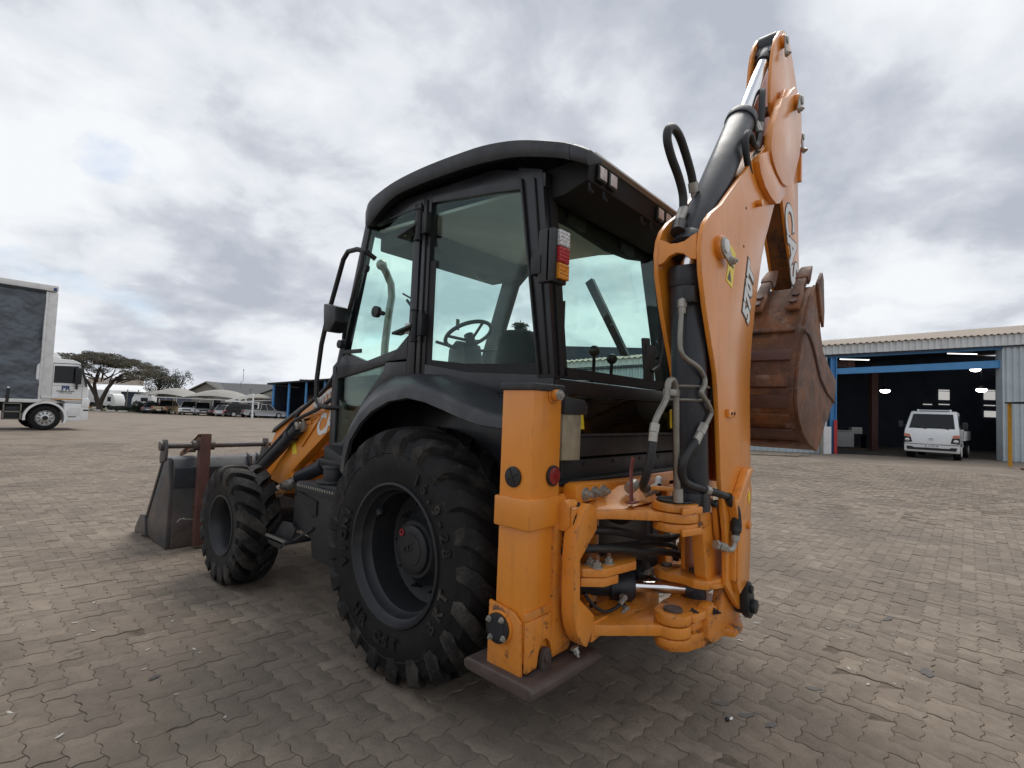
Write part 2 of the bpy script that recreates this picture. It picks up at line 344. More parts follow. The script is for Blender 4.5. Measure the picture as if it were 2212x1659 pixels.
def copy_tree(o, parent=None):
    c = o.copy(); COL.objects.link(c)
    if parent: c.parent = parent
    for ch in list(o.children): copy_tree(ch, c)
    return c
def smooth(x, a, b): t = min(1, max(0, (x-a)/(b-a))); return t*t*(3-2*t)
# site frame: a = metres to the right of the viewer's line of sight, d = metres away along it
FW = Vector((math.sin(YAW), math.cos(YAW), 0)); RT = Vector((math.cos(YAW), -math.sin(YAW), 0)); C0 = Vector((CAM.x, CAM.y, 0))
def gz_ad(a, d): return -.60*smooth(d, 26, 62)*smooth(-a, -12, 30)+.22*smooth(a, 1, 9)*smooth(d, 8, 19)
def gz(x, y):
    q = Vector((x, y, 0))-C0; return gz_ad(q.dot(RT), q.dot(FW))
def site(a, d, z=None):
    q = C0+RT*a+FW*d; q.z = gz_ad(a, d) if z is None else z; return q
SITE_ROT = -YAW
# ================================================================== ground and paving
U = .111; JOINT = .0045; FIELD = 21.0; SECT = 60
mb = MB(); rad = [0, 1, 2, 3, 4.5, 6, 8, 10, 12, 14, 16, 18, FIELD, 26, 32, 40, 50, 62, 80, 120, 300, 1500]; st = 5
for i in range(len(rad)-1):
    for k in range(0, 360, st):
        near = rad[i+1] <= FIELD and (k < SECT or k >= 360-SECT)
        mb.k = 1 if near else 0; dz = -JOINT if near else 0; ps = []
        for r, an in ((rad[i], k), (rad[i+1], k), (rad[i+1], k+st), (rad[i], k+st)):
            a, d = r*math.sin(R_(an)), r*math.cos(R_(an)); p = site(a, d); p.z += dz; ps.append(p)
        if i == 0: ps = ps[1:] if False else [ps[0], ps[1], ps[2]]
        mb.add(ps, [tuple(range(len(ps)-1, -1, -1))])
ground = mb.obj('ground', ['pave_far', 'joint']); ground['kind'] = 'structure'
def edge_pts(i, j, dx, dy, fine):
    # wavy joint from lattice point (i,j) one step along (dx,dy): same curve whichever block asks for it
    rev = dx < 0 or dy < 0
    a = (i+dx, j+dy) if rev else (i, j); hx = abs(dx)
    ts = ((0, 0), (.16, .8), (.33, 1.0), (.67, -1.0), (.84, -.8)) if fine else ((0, 0), (.3, 1), (.7, -1))
    amp = .078; pts = []
    seq = [(t, w) for t, w in ts]+[(1, 0)]
    if rev: seq = seq[::-1]
    for t, w in seq[:-1]:
        pts.append(((a[0]+t)*U, (a[1]+w*amp)*U) if hx else ((a[0]-w*amp)*U, (a[1]+t)*U))
    return pts
def paver_outline(vert, fine):
    c = [(0, 0, 1, 0), (1, 0, 0, 1), (1, 1, 0, 1), (1, 2, -1, 0), (0, 2, 0, -1), (0, 1, 0, -1)] if vert else [(0, 0, 1, 0), (1, 0, 1, 0), (2, 0, 0, 1), (2, 1, -1, 0), (1, 1, -1, 0), (0, 1, 0, -1)]
    pts = []
    for e_ in c: pts += edge_pts(*e_, fine)
    return np.array(pts)
def inset(P, q):
    n = len(P); out_ = []
    for i in range(n):
        t = P[(i+1) % n]-P[i-1]; t = t/np.linalg.norm(t); out_.append(P[i]+q*np.array([-t[1], t[0]]))
    return np.array(out_)
def paver_mesh(vert, fine):
    P = paver_outline(vert, fine); n = len(P); a = inset(P, .0009); b = inset(P, .0016); c = inset(P, .0042)
    V = np.concatenate([np.c_[a, np.full(n, -JOINT-.004)], np.c_[b, np.full(n, -.0011)], np.c_[c, np.zeros(n)]])
    F = [(i, (i+1) % n, n+(i+1) % n, n+i) for i in range(n)]+[(n+i, n+(i+1) % n, 2*n+(i+1) % n, 2*n+i) for i in range(n)]+[tuple(range(2*n, 3*n))]
    return V, F
PV = {(v, f): paver_mesh(v, f) for v in (0, 1) for f in (0, 1)}
cells = []
g0 = int(FIELD/U)+4; ci, cj = int(CAM.x/U), int(CAM.y/U)
for i in range(ci-g0, ci+g0):
    for j in range(cj-g0, cj+g0):
        t = (i+j) % 4
        if t not in (0, 2): continue
        v = 1 if t == 2 else 0
        q = Vector(((i+.5+.5*(1-v))*U, (j+.5+.5*v)*U, 0))-C0; a, d = q.dot(RT), q.dot(FW); r = math.hypot(a, d)
        if r > FIELD+.1 or abs(math.degrees(math.atan2(a, d))) > SECT+3: continue
        cells.append((r, i, j, v, a, d))
cells.sort()
T_ROT = Matrix(((rr.x, rr.y, rr.z), (uu.x, uu.y, uu.z), (d_.x, d_.y, d_.z)))
def in_view(x, y):
    q = T_ROT @ (Vector((x, y, 0))-CAM)
    if q.z < .2: return False
    return abs(q.x/q.z) < 1106/1124.1*1.01 and -829/1124.1*1.01 < q.y/q.z < .1
pm = []
for v in (0, 1):
    V, F = PV[(v, 1)]; m_ = MB(); m_.add(V, F); me = m_.mesh('paver', ['paver'], ang=25); pm.append(me)
nind = 0; VV = []; FF = []; off = 0; rnd = np.random.RandomState(3)
for r, i, j, v, a, d in cells:
    x, y = (i+.5+.5*(1-v))*U, (j+.5+.5*v)*U
    hid = (-1.05 < x < 1.0 and -.95 < y < 4.5)
    dz = rnd.uniform(-.0028, .0028)+gz_ad(a, d)
    if nind < 300 and in_view(x, y) and not hid:
        o = bpy.data.objects.new('paver', pm[v]); COL.objects.link(o); o.location = (i*U, j*U, dz); o.parent = ground
        o.rotation_euler = (rnd.uniform(-.012, .012), rnd.uniform(-.012, .012), rnd.uniform(-.008, .008)); nind += 1; continue
    V, F = PV[(v, 1 if r < 7 else 0)]
    W_ = V.copy(); tx, ty = rnd.uniform(-.013, .013, 2); W_[:, 2] += dz+(V[:, 0]-U)*tx+(V[:, 1]-U)*ty; W_[:, 0] += i*U; W_[:, 1] += j*U
    VV.append(W_); FF += [tuple(k+off for k in f) for f in F]; off += len(W_)
me = bpy.data.meshes.new('paver_field'); me.from_pydata(np.concatenate(VV).tolist(), [], FF); me.materials.append(MT['paver'])
me.polygons.foreach_set('use_smooth', [False]*len(me.polygons))
pf = bpy.data.objects.new('paver_field', me); COL.objects.link(pf); pf.parent = ground; pf['kind'] = 'stuff'

# oil drips and scuffs lying on the blocks
MT['stain'] = mat('oil_stain', (.055, .046, .040), .55, 0, .3, 20)
MT['scuff'] = mat('lime_scuff', (.42, .40, .36), .9, 0, .2, 30)
def blot(x, y, r, el, an, m, nm, seed):
    q = random.Random(seed); b_ = MB(); n = 14; ph = [q.uniform(.65, 1.25) for _ in range(n)]
    pts = [(r*el*ph[k]*math.cos(6.283*k/n), r*ph[k]*math.sin(6.283*k/n), 0) for k in range(n)]
    b_.add(pts, [tuple(range(n))]); o = b_.obj(nm, m, ground, loc=(x, y, gz(x, y)+.0045), rotz=an)
for i, (x, y, r, el) in enumerate(((.615, -1.731, .022, 2.0), (.073, -1.407, .022, 2.4), (.052, -1.535, .020, 2.2), (.056, -1.654, .018, 2.4), (2.27, -1.92, .025, 3.0), (1.35, -2.2, .03, 2.2), (-2.6, 1.9, .03, 1.6), (-1.9, .9, .018, 2))): blot(x, y, r, el, -1.0+.2*i, 'stain', 'oil_stain', i)
qq = random.Random(11)
for i in range(46):
    if i < 22: x, y = qq.uniform(.9, 2.6), qq.uniform(-2.15, -1.2)
    else: x, y = qq.uniform(-2.6, -1.5), qq.uniform(.2, 2.4)
    blot(x, y, qq.uniform(.003, .009), qq.uniform(1, 3), qq.uniform(0, 3), 'scuff', 'lime_speck', 50+i)
# ================================================================== far background (left)
def leaves(mb, centres, n, size, flat=.35, seed=1):
    rs = np.random.RandomState(seed); tot = sum(c[1] for c in centres)
    for (c, wgt, ra) in centres:
        for _ in range(int(n*wgt/tot)):
            q = rs.normal(size=3); q /= np.linalg.norm(q)+1e-6; q *= rs.uniform(.25, 1)**.5
            p = Vector((c[0]+q[0]*ra[0], c[1]+q[1]*ra[1], c[2]+q[2]*ra[2])); s_ = size*rs.uniform(.5, 1.3)
            a = Vector(rs.normal(size=3)); a.z *= flat; a.normalize(); b = a.orthogonal().normalized(); b = (b+.5*a.cross(b)*rs.normal()).normalized()
            mb.add([p-a*s_-b*s_*.4, p+a*s_-b*s_*.35, p+a*s_*.8+b*s_*.45, p-a*s_*.7+b*s_*.4], [(0, 1, 2, 3)])
# acacia
tr = thing('acacia_tree', 'flat-topped umbrella acacia tree standing behind the white truck cab', 'tree', site(-56.7, 72), SITE_ROT)
b = MB(); g = random.Random(4); zt = .0
b.tube([(0, 0, -.2), (-.1, 0, .7), (-.75, .1, 1.9)], .3, 8, True, [.40, .36, .28])
b.tube([(-.1, 0, .7), (.15, 0, 1.5), (.75, .1, 3.1), (1.6, 0, 4.2), (2.9, -.2, 5.1), (4.2, 0, 5.6)], .3, 8, True, [.33, .28, .24, .21, .17, .09])
b.tube([(-.75, .1, 1.9), (-1.2, .2, 3.6), (-.9, .3, 5.3), (-.5, .3, 6.2)], .2, 7, True, [.26, .21, .15, .07])
b.tube([(-.75, .1, 1.9), (-1.8, -.2, 3.9), (-2.8, -.3, 5.2), (-3.6, -.2, 6.0)], .2, 7, True, [.22, .18, .13, .06])
for k in range(30):
    x0 = g.uniform(-2.9, 4.4); base = Vector((x0*.55+.2, g.uniform(-.6, .6), 4.2+g.uniform(-.3, 1.0)))
    tip = Vector((x0*1.75+g.uniform(-.6, .6), g.uniform(-4, 4), 6.4+g.uniform(-.5, .9)-abs(x0+.4)*.16)); mid = (base+tip)/2+Vector((0, 0, -.25))
    b.tube([base, mid, tip], .06, 5, False, [.09, .06, .02])
b.obj('trunk', 'bark', tr)
c = MB(); cl = []
for k in range(190):
    x = g.uniform(-4.8, 8.4); y = g.uniform(-4.2, 4.2); 
    top = 8.15-.022*(x+1.0)**2-.05*y*y-(.06*(x-4) if x > 4 else 0)
    cl.append(((x, y, top-g.uniform(.15, 1.6)), 1.5 if x < 2.4 else .8, (g.uniform(.55, 1.1), g.uniform(.5, 1), .3)))
leaves(c, cl, 46000, .075, .4, 2); c.obj('crown', 'leaf', tr)
# bare-looking tree to the right of the acacia
tr = thing('thorn_tree', 'sparse thin-leaved tree right of the acacia, behind the shade canopies', 'tree', site(-48.3, 75), SITE_ROT)
b = MB(); c = MB(); cl = []
b.tube([(0, 0, -.2), (.1, 0, 1.5), (0, 0, 3)], .15, 7, True, [.2, .16, .1]); b.tube([(-2.6, 0, -.2), (-2.5, 0, 3.0), (-2.2, 0, 5.0)], .1, 6, True, [.16, .12, .06])
for k in range(70):
    x = g.uniform(-3.4, 1.9); tip = Vector((x, g.uniform(-1.5, 1.5), g.uniform(3.6, 6.4)-.25*abs(x))); s0 = Vector((-2.4 if x < -1.5 else 0, 0, g.uniform(1.8, 3.2)))
    b.tube([s0, (s0+tip)/2+Vector((0, 0, .2)), tip], .03, 4, False, [.05, .035, .015])
    cl.append((tuple(tip-Vector((0, 0, .4))), 1, (.5, .5, .6)))
for k in range(14): cl.append(((g.uniform(-4.5, -1.5), g.uniform(-1, 1), g.uniform(3.0, 4.8)), 2, (.7, .6, .6)))
b.obj('trunk', 'twig', tr); leaves(c, cl, 3600, .085, .8, 5); c.obj('crown', 'bush', tr)
# hedge and bushes by the kerb
tr = thing('dark_hedge', 'dense dark green shrub beside the first parked car', 'shrub', site(-49.6, 71), SITE_ROT)
c = MB(); leaves(c, [((x, 0, .7+.25*math.sin(x*3)), 1, (.7, .8, .8)) for x in np.linspace(-1.2, 2.4, 8)], 3500, .10, .9, 8); c.obj('foliage', 'leaf_dark', tr)
b = MB(); [b.tube([(x, 0, -.1), (x+.1, 0, .8)], .04, 5) for x in (-1, 0, 1, 2)]; b.obj('stem', 'bark', tr)
tr = thing('low_hedge', 'low straggly hedge between the acacia trunk and the dark shrub', 'shrub', site(-53, 73), SITE_ROT)
c = MB(); leaves(c, [((x, 0, .32), 1, (.6, .6, .38)) for x in np.linspace(-2.6, 2.6, 9)], 2600, .09, .9, 9); c.obj('foliage', 'bush', tr)
b = MB(); [b.tube([(x, 0, -.1), (x+.1, 0, .4)], .03, 5) for x in (-2, -1, 0, 1, 2)]; b.obj('stem', 'bark', tr)
vb = MB(); vb.prism([(-66, 71.6), (-51.5, 71.6), (-50.5, 80), (-66, 80)], 'z', -.62, -.47)
vb.v = [tuple(site(x, y, z)) for x, y, z in vb.v]; o = vb.obj('grass_verge', 'grass'); o['kind'] = 'structure'
for k, (a0, a1) in enumerate(((-61.2, -59.9), (-58.5, -57.6), (-56.9, -56.1), (-55.2, -54.1), (-53.6, -52.4))):
    m_ = MB(); m_.box(-(a1-a0)/2, (a1-a0)/2, -.12, .12, 0, .15)
    lb = ['white kerb stone hidden mostly by the truck cab', 'white kerb stone just left of the acacia trunk', 'white kerb stone right of the acacia trunk', 'grey-white kerb stone below the low hedge', 'dull kerb stone nearest the first parked car'][k]
    tag(m_.obj('kerb_stone', 'white_old', None, .02, 1, loc=site((a0+a1)/2, 71.3), rotz=SITE_ROT), lb, 'kerb stone', 'painted kerb stones along the verge')
# warehouse far behind the acacia
bd = thing('warehouse', 'long white-roofed warehouse with a faded sign band behind the acacia', 'building', site(-72, 97, -.6), SITE_ROT)
MB().box(-9, 5.5, 0, 14, 0, 3.0).obj('wall', 'inner', bd)
m_ = MB(); m_.prism([(-.5, 3.0), (.3, 3.1), (7, 4.3), (14, 3.2), (14, 3.0)], 'x', -9.2, 4.5); m_.obj('roof', 'white', bd)
m_ = MB(); m_.box(-8, 2.4, 1.2, 1.5, 4.25, 5.5); sb = m_.obj('sign_board', 'tan_text', bd)
m_ = MB(); m_.text('ANGO', lambda x, y, z: (x-3.4, 1.17-z, 4.88+y), 1.05, .02, depth=.01); m_.obj('lettering', 'white_old', sb)
m_ = MB(); [m_.box(x-.06, x+.06, -.7, -.55, 0, 3.4+(x < -1)*0) for x in (1.0, 3.0)]; m_.obj('downpipe', 'tube', bd)
# white box trailer and tractor unit behind acacia
def parked_rig(name, label, a, d, zf):
    t = thing(name, label, 'truck', site(a, d, zf), SITE_ROT)
    return t
t = parked_rig('parked_truck', 'white truck tractor parked behind the acacia trunk', -61.8, 81, -.6)
m_ = MB(); m_.prism([(-1.1, .55), (1.0, .55), (1.05, 1.5), (.75, 2.3), (.5, 2.45), (-1.0, 2.45), (-1.1, 2.2)], 'y', -1.1, 1.1); m_.obj('cab', 'white', t, .08)
m_ = MB(); m_.box(-.1, .45, -1.13, -1.08, 1.25, 1.95); m_.obj('side_window', 'car_glass', t, .02)
m_ = MB(); m_.box(-4.6, 1.1, -.9, .9, .35, .6); m_.obj('chassis', 'black', t)
for x in (.25, -.95, -3.6):
    m_ = MB(); m_.cyl((x, -1.1, .42), (x, -.75, .42), .42); m_.obj('wheel', 'rubber', t, .03)
m_ = MB(); m_.box(-4.8, -2.7, -1.0, -.9, .1, .4); m_.obj('chevron_board', 'orangestripe', t)
t = thing('box_trailer', 'pale box trailer standing behind the acacia, left of the white tractor', 'trailer', site(-64.6, 82.5, -.6), SITE_ROT)
MB().box(-3.4, 1.9, -1.2, 1.2, 1.0, 3.0).obj('box_body', 'white_old', t, .05)
MB().box(-3.4, 1.9, -.8, .8, .6, 1.0).obj('chassis', 'black', t)
for x in (-2.5, -1.4): MB().cyl((x, -1.15, .42), (x, -.8, .42), .42).obj('wheel', 'rubber', t)
t = thing('white_van', 'white panel van behind the dark shrub, under the canopy edge', 'van', site(-59.2, 84, -.6), SITE_ROT)
m_ = MB(); m_.prism([(-1.3, .4), (1.9, .4), (1.9, 2.3), (1.5, 2.5), (-.9, 2.5), (-1.25, 1.7)], 'y', -.95, .95); m_.obj('body', 'white', t, .08)
MB().box(.2, 1.3, -.98, -.93, 1.4, 2.0).obj('side_window', 'car_glass', t)
for x in (-.8, 1.3): MB().cyl((x, -1.0, .36), (x, -.7, .36), .36).obj('wheel', 'rubber', t)

# ---- gabled house
hs = thing('gabled_house', 'beige house with grey tiled gable roof behind the parked cars', 'house', site(-43, 80, -.55), SITE_ROT)
MB().box(-6.0, 8.2, 0, 9, 0, 3.2).obj('wall', 'wall', hs)
m_ = MB(); m_.prism([(-6.4, 3.1), (-3.75, 4.55), (-1.1, 3.1)], 'y', -.05, .35); m_.obj('gable', 'wall', hs)
m_ = MB()
m_.prism([(-6.75, 3.05), (-3.75, 4.65), (-3.75, 4.85), (-6.85, 3.2)], 'y', -.5, 9.4); m_.prism([(-.75, 3.05), (-3.75, 4.65), (-3.75, 4.85), (-.65, 3.2)], 'y', -.5, 9.4)
rf = m_.obj('roof', 'tile', hs)
m_ = MB(); m_.loft([[(-3.6, 3.0, 4.7), (8.4, 3.0, 4.72), (8.4, -.9, 2.75), (-1.2, -.9, 2.75)], [(-3.6, 3.2, 4.8), (8.4, 3.2, 4.82), (8.4, -.95, 2.88), (-1.2, -.95, 2.88)]]); m_.obj('roof', 'tile', hs)
m_ = MB(); m_.bar((-3.75, -.56, 4.72), (-.6, -.56, 3.05), .05, .22, (0, 1, 0)); m_.bar((-3.75, -.56, 4.72), (-6.9, -.56, 3.05), .05, .22, (0, 1, 0)); m_.obj('barge_board', 'wall_light', hs)
for x in (-2.6, .2, 2.6, 5):
    fr = MB().box(x, x+1.0, -.06, .02, 1.0, 2.1).obj('window', 'car_glass', hs); MB().box(x-.06, x+1.06, -.09, -.03, .9, 1.0).obj('sill', 'wall_light', fr)
MB().box(1.45, 2.3, -.06, .02, 0, 2.1).obj('door', 'wall_light', hs)
an = thing('antenna_mast', 'thin bent antenna mast on the house roof ridge', 'antenna', site(-40.8, 78.5, 4.0), SITE_ROT)
MB().tube([(-.15, 0, -.5), (-.1, 0, .25), (.25, 0, .5), (.2, 0, 2.2)], .035, 6).obj('mast', 'tube', an); MB().box(.12, .28, -.03, .03, 2.1, 2.25).obj('aerial_head', 'tube', an)
ds = thing('satellite_dish', 'small pale satellite dish on the grey tiled roof', 'dish', site(-38.8, 77.2, 3.2), SITE_ROT)
m_ = MB(); m_.lathe([(.0, .02), (.04, .15), (.12, .28), (.13, .28), (.05, .15), (.02, .02)], (0, 0, .2), 'y', 18); m_.v = [(x*.5+z*.25, y, z*.8) for x, y, z in m_.v]; m_.obj('reflector', 'fabric', ds); MB().tube([(0, .1, .1), (0, .3, -.6)], .04, 6).obj('mount', 'tube', ds)
# ---- side annex
ax_ = thing('annex', 'small cream annex with sloping roof beside the blue shed', 'building', site(-32.6, 70.2, -.55), SITE_ROT)
m_ = MB(); m_.prism([(-1.0, 0), (.5, 0), (.5, 3.65), (-1.0, 3.05)], 'y', 0, 5); m_.obj('wall', 'wall_light', ax_)
m_ = MB(); m_.prism([(-1.25, 3.02), (.62, 3.78), (.62, 3.9), (-1.25, 3.14)], 'y', -.3, 5.3); m_.obj('roof', 'tile', ax_)
m_ = MB(); m_.box(-1.5, .7, -1.6, 0, 2.45, 2.6); m_.obj('lean_to', 'wall_light', ax_)
MB().box(-.75, .15, -.06, 0, .9, 1.9).obj('window', 'car_glass', ax_)
# ---- shade-cloth carports
def carport(a0, a1, d0, zl, zr, zt, label):
    cp = thing('shade_carport', label, 'carport', site((a0+a1)/2, d0), SITE_ROT, 'shade-cloth carports over the parked cars')
    w = a1-a0; rows = []; base = gz_ad((a0+a1)/2, d0)
    for i in range(9):
        v = i/8; row = []
        for j in range(13):
            u_ = j/12; arch = math.sin(math.pi*u_)**.8; edge = math.sin(math.pi*v)**.7
            row.append((-w/2+w*u_, v*5.0, (zl+(zr-zl)*u_)-base+.10+(zt-max(zl, zr))*arch*(.35+.65*edge)+.25*edge))
        rows.append(row)
    m_ = MB(); m_.sheet(rows); m_.sheet([[(x, y, z-.03) for x, y, z in r] for r in rows]); m_.obj('canopy', 'fabric', cp, ang=60)
    m_ = MB(); m_.bar((-w/2+.1, .25, zl-base), (w/2-.1, .25, zr-base), .09, .09); m_.obj('beam', 'white', cp)
    for x in (-w/2+1.3, w/2-1.0):
        MB().box(x-.08, x+.08, 4.6, 4.76, 0, zl-base+.25).obj('post', 'white', cp)
    return cp
carport(-50.5, -47.0, 69.5, 1.5, 1.6, 2.2, 'leftmost small grey shade canopy, beside the hedge')
carport(-47.4, -41.9, 67, 1.6, 1.55, 2.55, 'domed grey shade canopy above the beige pickup')
carport(-42.1, -34.6, 66.5, 1.55, 1.5, 2.55, 'wide pale shade canopy above the silver and dark cars')
carport(-36.0, -31.4, 68.5, 1.5, 1.7, 2.35, 'pale shade canopy nearest the blue shed')
tp = thing('canopy_truss', 'white tubular truss frame on a tall post at the end of the carports', 'frame', site(-31.2, 63), SITE_ROT)
MB().box(-.075, .075, -.075, .075, 0, 3.0).obj('post', 'white', tp)
m_ = MB(); m_.bar((0, 0, 2.95), (-3.2, 0, 2.02), .16, .16); m_.bar((-3.3, 0, 2.0), (0, 0, 2.0), .15, .15)
for x in (-2.3, -1.6, -.9): m_.bar((x, 0, 2.0), (x, 0, 2.95+.29*x), .1, .1)
m_.obj('truss', 'white', tp); m_ = MB(); m_.box(.46, .56, .3, .4, 1.2, 2.0); m_.bar((0, 0, 2.0), (.5, .35, 1.95), .08, .08); m_.obj('brace_post', 'white', tp)
# ---- open-fronted shed with blue posts
sh = thing('open_shed', 'open-fronted dark shed with blue steel posts and sloping roof', 'shed', site(-31.2, 68.2), SITE_ROT)
m_ = MB(); m_.loft([[(-.6, -.6, 4.35), (14, -1.0, 5.95), (14, 9, 5.9), (-.6, 9, 4.3)], [(-.6, -.6, 4.55), (14, -1.0, 6.15), (14, 9, 6.1), (-.6, 9, 4.5)]]); m_.obj('roof', 'charcoal', sh)
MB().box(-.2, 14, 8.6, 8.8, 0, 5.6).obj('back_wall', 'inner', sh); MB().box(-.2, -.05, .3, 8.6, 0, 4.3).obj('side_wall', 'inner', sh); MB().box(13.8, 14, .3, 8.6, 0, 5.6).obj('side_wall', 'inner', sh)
for k in range(14):
    MB().box(.2+k*.62, .76+k*.62, 8.2, 8.4, .1, 2.2+(k % 3)*.25).obj('panel', 'bark' if k % 2 else 'charcoal', sh)
for x, h in ((.05, 4.4), (2.05, 4.62), (4.3, 4.85), (6.7, 5.1), (9.2, 5.4)):
    m_ = MB(); m_.box(x-.11, x+.11, -.14, -.11, 0, h); m_.box(x-.11, x+.11, .11, .14, 0, h); m_.box(x-.02, x+.02, -.11, .11, 0, h); m_.obj('post', 'blue', sh)
for i, (x, y, w, h, mm, nm) in enumerate(((2.9, 3.5, .5, 1.7, 'white_old', 'pale machine with a white top inside the open shed'), (3.9, 4.5, 1.2, 1.2, 'charcoal', 'dark crate inside the open shed'), (1.1, 5, .9, .9, 'bark', 'brown crate inside the open shed, left bay'))):
    q = site(-31.2, 68.2)+RT*x+FW*y; t = thing('shed_machine' if i == 0 else 'crate', nm, 'machine' if i == 0 else 'crate', q, SITE_ROT)
    m_ = MB(); m_.box(-w/2, w/2, -w/2, w/2, 0, h*.62); m_.obj('base', mm if i else 'charcoal', t, .04); m_ = MB(); m_.box(-w*.35, w*.35, -w*.35, w*.35, h*.625, h); m_.obj('top', mm, t, .04)
tag(MB().box(-.45, .45, -.4, .4, 0, .8).add([(-.5, -.45, .8), (.5, -.45, .8), (.5, .45, .8), (-.5, .45, .8), (-.3, -.2, 1.25), (.3, -.2, 1.25), (.3, .2, 1.25), (-.3, .2, 1.25)], [(0, 1, 5, 4), (1, 2, 6, 5), (2, 3, 7, 6), (3, 0, 4, 7), (4, 5, 6, 7)]).obj('red_hopper', 'rust_red', None, .03, 1, loc=site(-27.2, 71, 1.3), rotz=SITE_ROT), 'dull red hopper on a stand in the open shed', 'hopper')
tag(MB().box(-.4, .4, -.4, .4, 0, 1.75).obj('steel_stand', 'charcoal', None, .03, 1, loc=site(-27.2, 71), rotz=SITE_ROT), 'dark stand carrying the red hopper in the open shed', 'stand')

# ---- parked cars
def car(label, a, d, yaw, paint, kind='suv', nose=1, plate=True, group='cars parked under the canopies'):
    """local frame: x across, y forwards (towards its own nose), z up"""
    Lh, wd, ht = {'suv': (2.3, .93, 1.72), 'pickup': (2.6, .93, 1.80), 'hatch': (2.0, .86, 1.5), 'sedan': (2.25, .88, 1.46)}[kind]
    q = site(a, d); t = thing('pickup' if kind == 'pickup' else 'parked_car', label, 'pickup' if kind == 'pickup' else 'car', q, SITE_ROT+yaw, group)
    bel = ht*.56; g0_ = .24
    if kind == 'pickup': side = [(-Lh, .5), (-Lh, bel), (-.55, bel), (1.15, bel+.02), (Lh-.15, bel-.12), (Lh, bel-.35), (Lh, .42), (Lh-.2, g0_), (-Lh+.3, g0_+.1)]
    else: side = [(-Lh, .5), (-Lh+.03, bel), (-Lh+.3, bel+.03), (1.0, bel+.03), (Lh-.3, bel-.12), (Lh-.03, bel-.28), (Lh, .42), (Lh-.15, g0_), (-Lh+.2, g0_)]
    m_ = MB(); n_ = len(side)
    rings = [[(x*k, y, z) for y, z in side] for x, k in ((-wd, 1), (wd, 1))]
    m_.loft([[(-wd*.93, y*.985, z) for y, z in side], [(-wd, y, z if z < bel-.05 else z-.04) for y, z in side], [(wd, y, z if z < bel-.05 else z-.04) for y, z in side], [(wd*.93, y*.985, z) for y, z in side]])
    m_.obj('body', paint, t, .05, 2)
    y0, y1, y2, y3 = {'suv': (-Lh+.12, -Lh+.42, .35, 1.15), 'pickup': (-.62, -.42, .5, 1.25), 'hatch': (-Lh+.15, -Lh+.6, .25, 1.05), 'sedan': (-1.7, -1.0, .3, 1.15)}[kind]
    wt = wd*.76
    lo = [(-wd*.9, y0, bel), (wd*.9, y0, bel), (wd*.9, y3, bel), (-wd*.9, y3, bel)]; hi = [(-wt, y1, ht-.05), (wt, y1, ht-.05), (wt, y2, ht-.05), (-wt, y2, ht-.05)]
    m_ = MB(); m_.loft([lo, hi]); m_.obj('cabin_glass', 'car_glass', t, .02, 1)
    m_ = MB(); m_.loft([[(x*1.03, y, ht-.07) for x, y, z in hi], [(x*.93, y*.96+.02, ht) for x, y, z in hi]])
    for sx in (-1, 1):
        for (ya, yb) in ((y0, y1), (y3, y2), ((y0+y3)/2-.05, (y1+y2)/2-.05)):
            m_.bar((sx*wd*.91, ya, bel-.02), (sx*wt*1.02, yb, ht-.04), .07, .07, (0, 1, 0))
    m_.obj('roof', paint, t, .02, 1)
    for sx in (-1, 1):
        for wy in (Lh*.62, -Lh*.6):
            w_ = MB(); w_.cyl((sx*(wd-.22), wy, .36), (sx*(wd+.01), wy, .36), .36, None, 20); wh = w_.obj('wheel', 'rubber', t, .03, 1)
            r_ = MB(); r_.cyl((sx*(wd+.005), wy, .36), (sx*(wd+.022), wy, .36), .22, None, 14); r_.obj('rim', 'alloy', wh)
        m_ = MB(); m_.box(*sorted((sx*wd*.55, sx*wd*.93)), Lh-.16, Lh-.005, bel-.38, bel-.22); m_.obj('headlight', 'clear_lens', t, .02, 1)
        m_ = MB(); m_.box(*sorted((sx*wd*.78, sx*wd*.97)), -Lh-.012, -Lh+.12, bel-.32, bel-.05); m_.obj('tail_light', 'red_lens', t, .02, 1)
        m_ = MB(); m_.ball((sx*(wd+.1), y3-.25, bel+.1), .11, 6, (.9, .5, .8)); m_.obj('wing_mirror', paint, t)
    m_ = MB(); m_.box(-wd*.52, wd*.52, Lh-.08, Lh+.012, bel-.42, bel-.24); m_.obj('grille', 'black', t, .01, 1)
    m_ = MB(); m_.box(-wd*.8, wd*.8, Lh-.08, Lh+.02, .30, .46); m_.obj('front_bumper', 'black', t, .02, 1)
    m_ = MB(); m_.box(-wd*.85, wd*.85, -Lh-.05, -Lh+.1, .38, .56); m_.obj('rear_bumper', 'black' if kind == 'pickup' else paint, t, .03, 1)
    for yy in (Lh+.026, -Lh-.06):
        m_ = MB(); m_.box(-.26, .26, yy-.008, yy+.008, .45, .57); m_.obj('number_plate', 'white', t)
    return t
# yaw 0 = nose away from the viewer; pi = nose towards the viewer
car('dark grey sedan parked nose-in at the left end of the car row', -47.9, 70.3, .25, 'greycar', 'sedan')
pk = car('beige double-cab pickup seen from behind, left in the car row', -46.2, 70.2, .22, 'beigecar', 'pickup')
MB().cyl((.35, -2.635, .75), (.35, -2.61, .75), .13, None, 16).obj('tailgate_handle', 'black', pk)
car('white pickup facing the yard, beside the beige pickup', -42.6, 69.2, math.pi+.42, 'carwhite', 'pickup')
car('silver off-roader facing the yard, third from the beige pickup', -40.6, 68.6, math.pi+.62, 'silver', 'suv')
car('black off-roader with a light roof rack rail, behind the silver one', -38.6, 69.6, math.pi+.5, 'blackcar', 'suv')
car('dark maroon estate car in the middle of the row', -37.6, 68.2, .15, 'maroon', 'hatch')
car('silver hatchback seen from behind with dark rear window', -36.1, 67.4, -.3, 'silver', 'hatch')
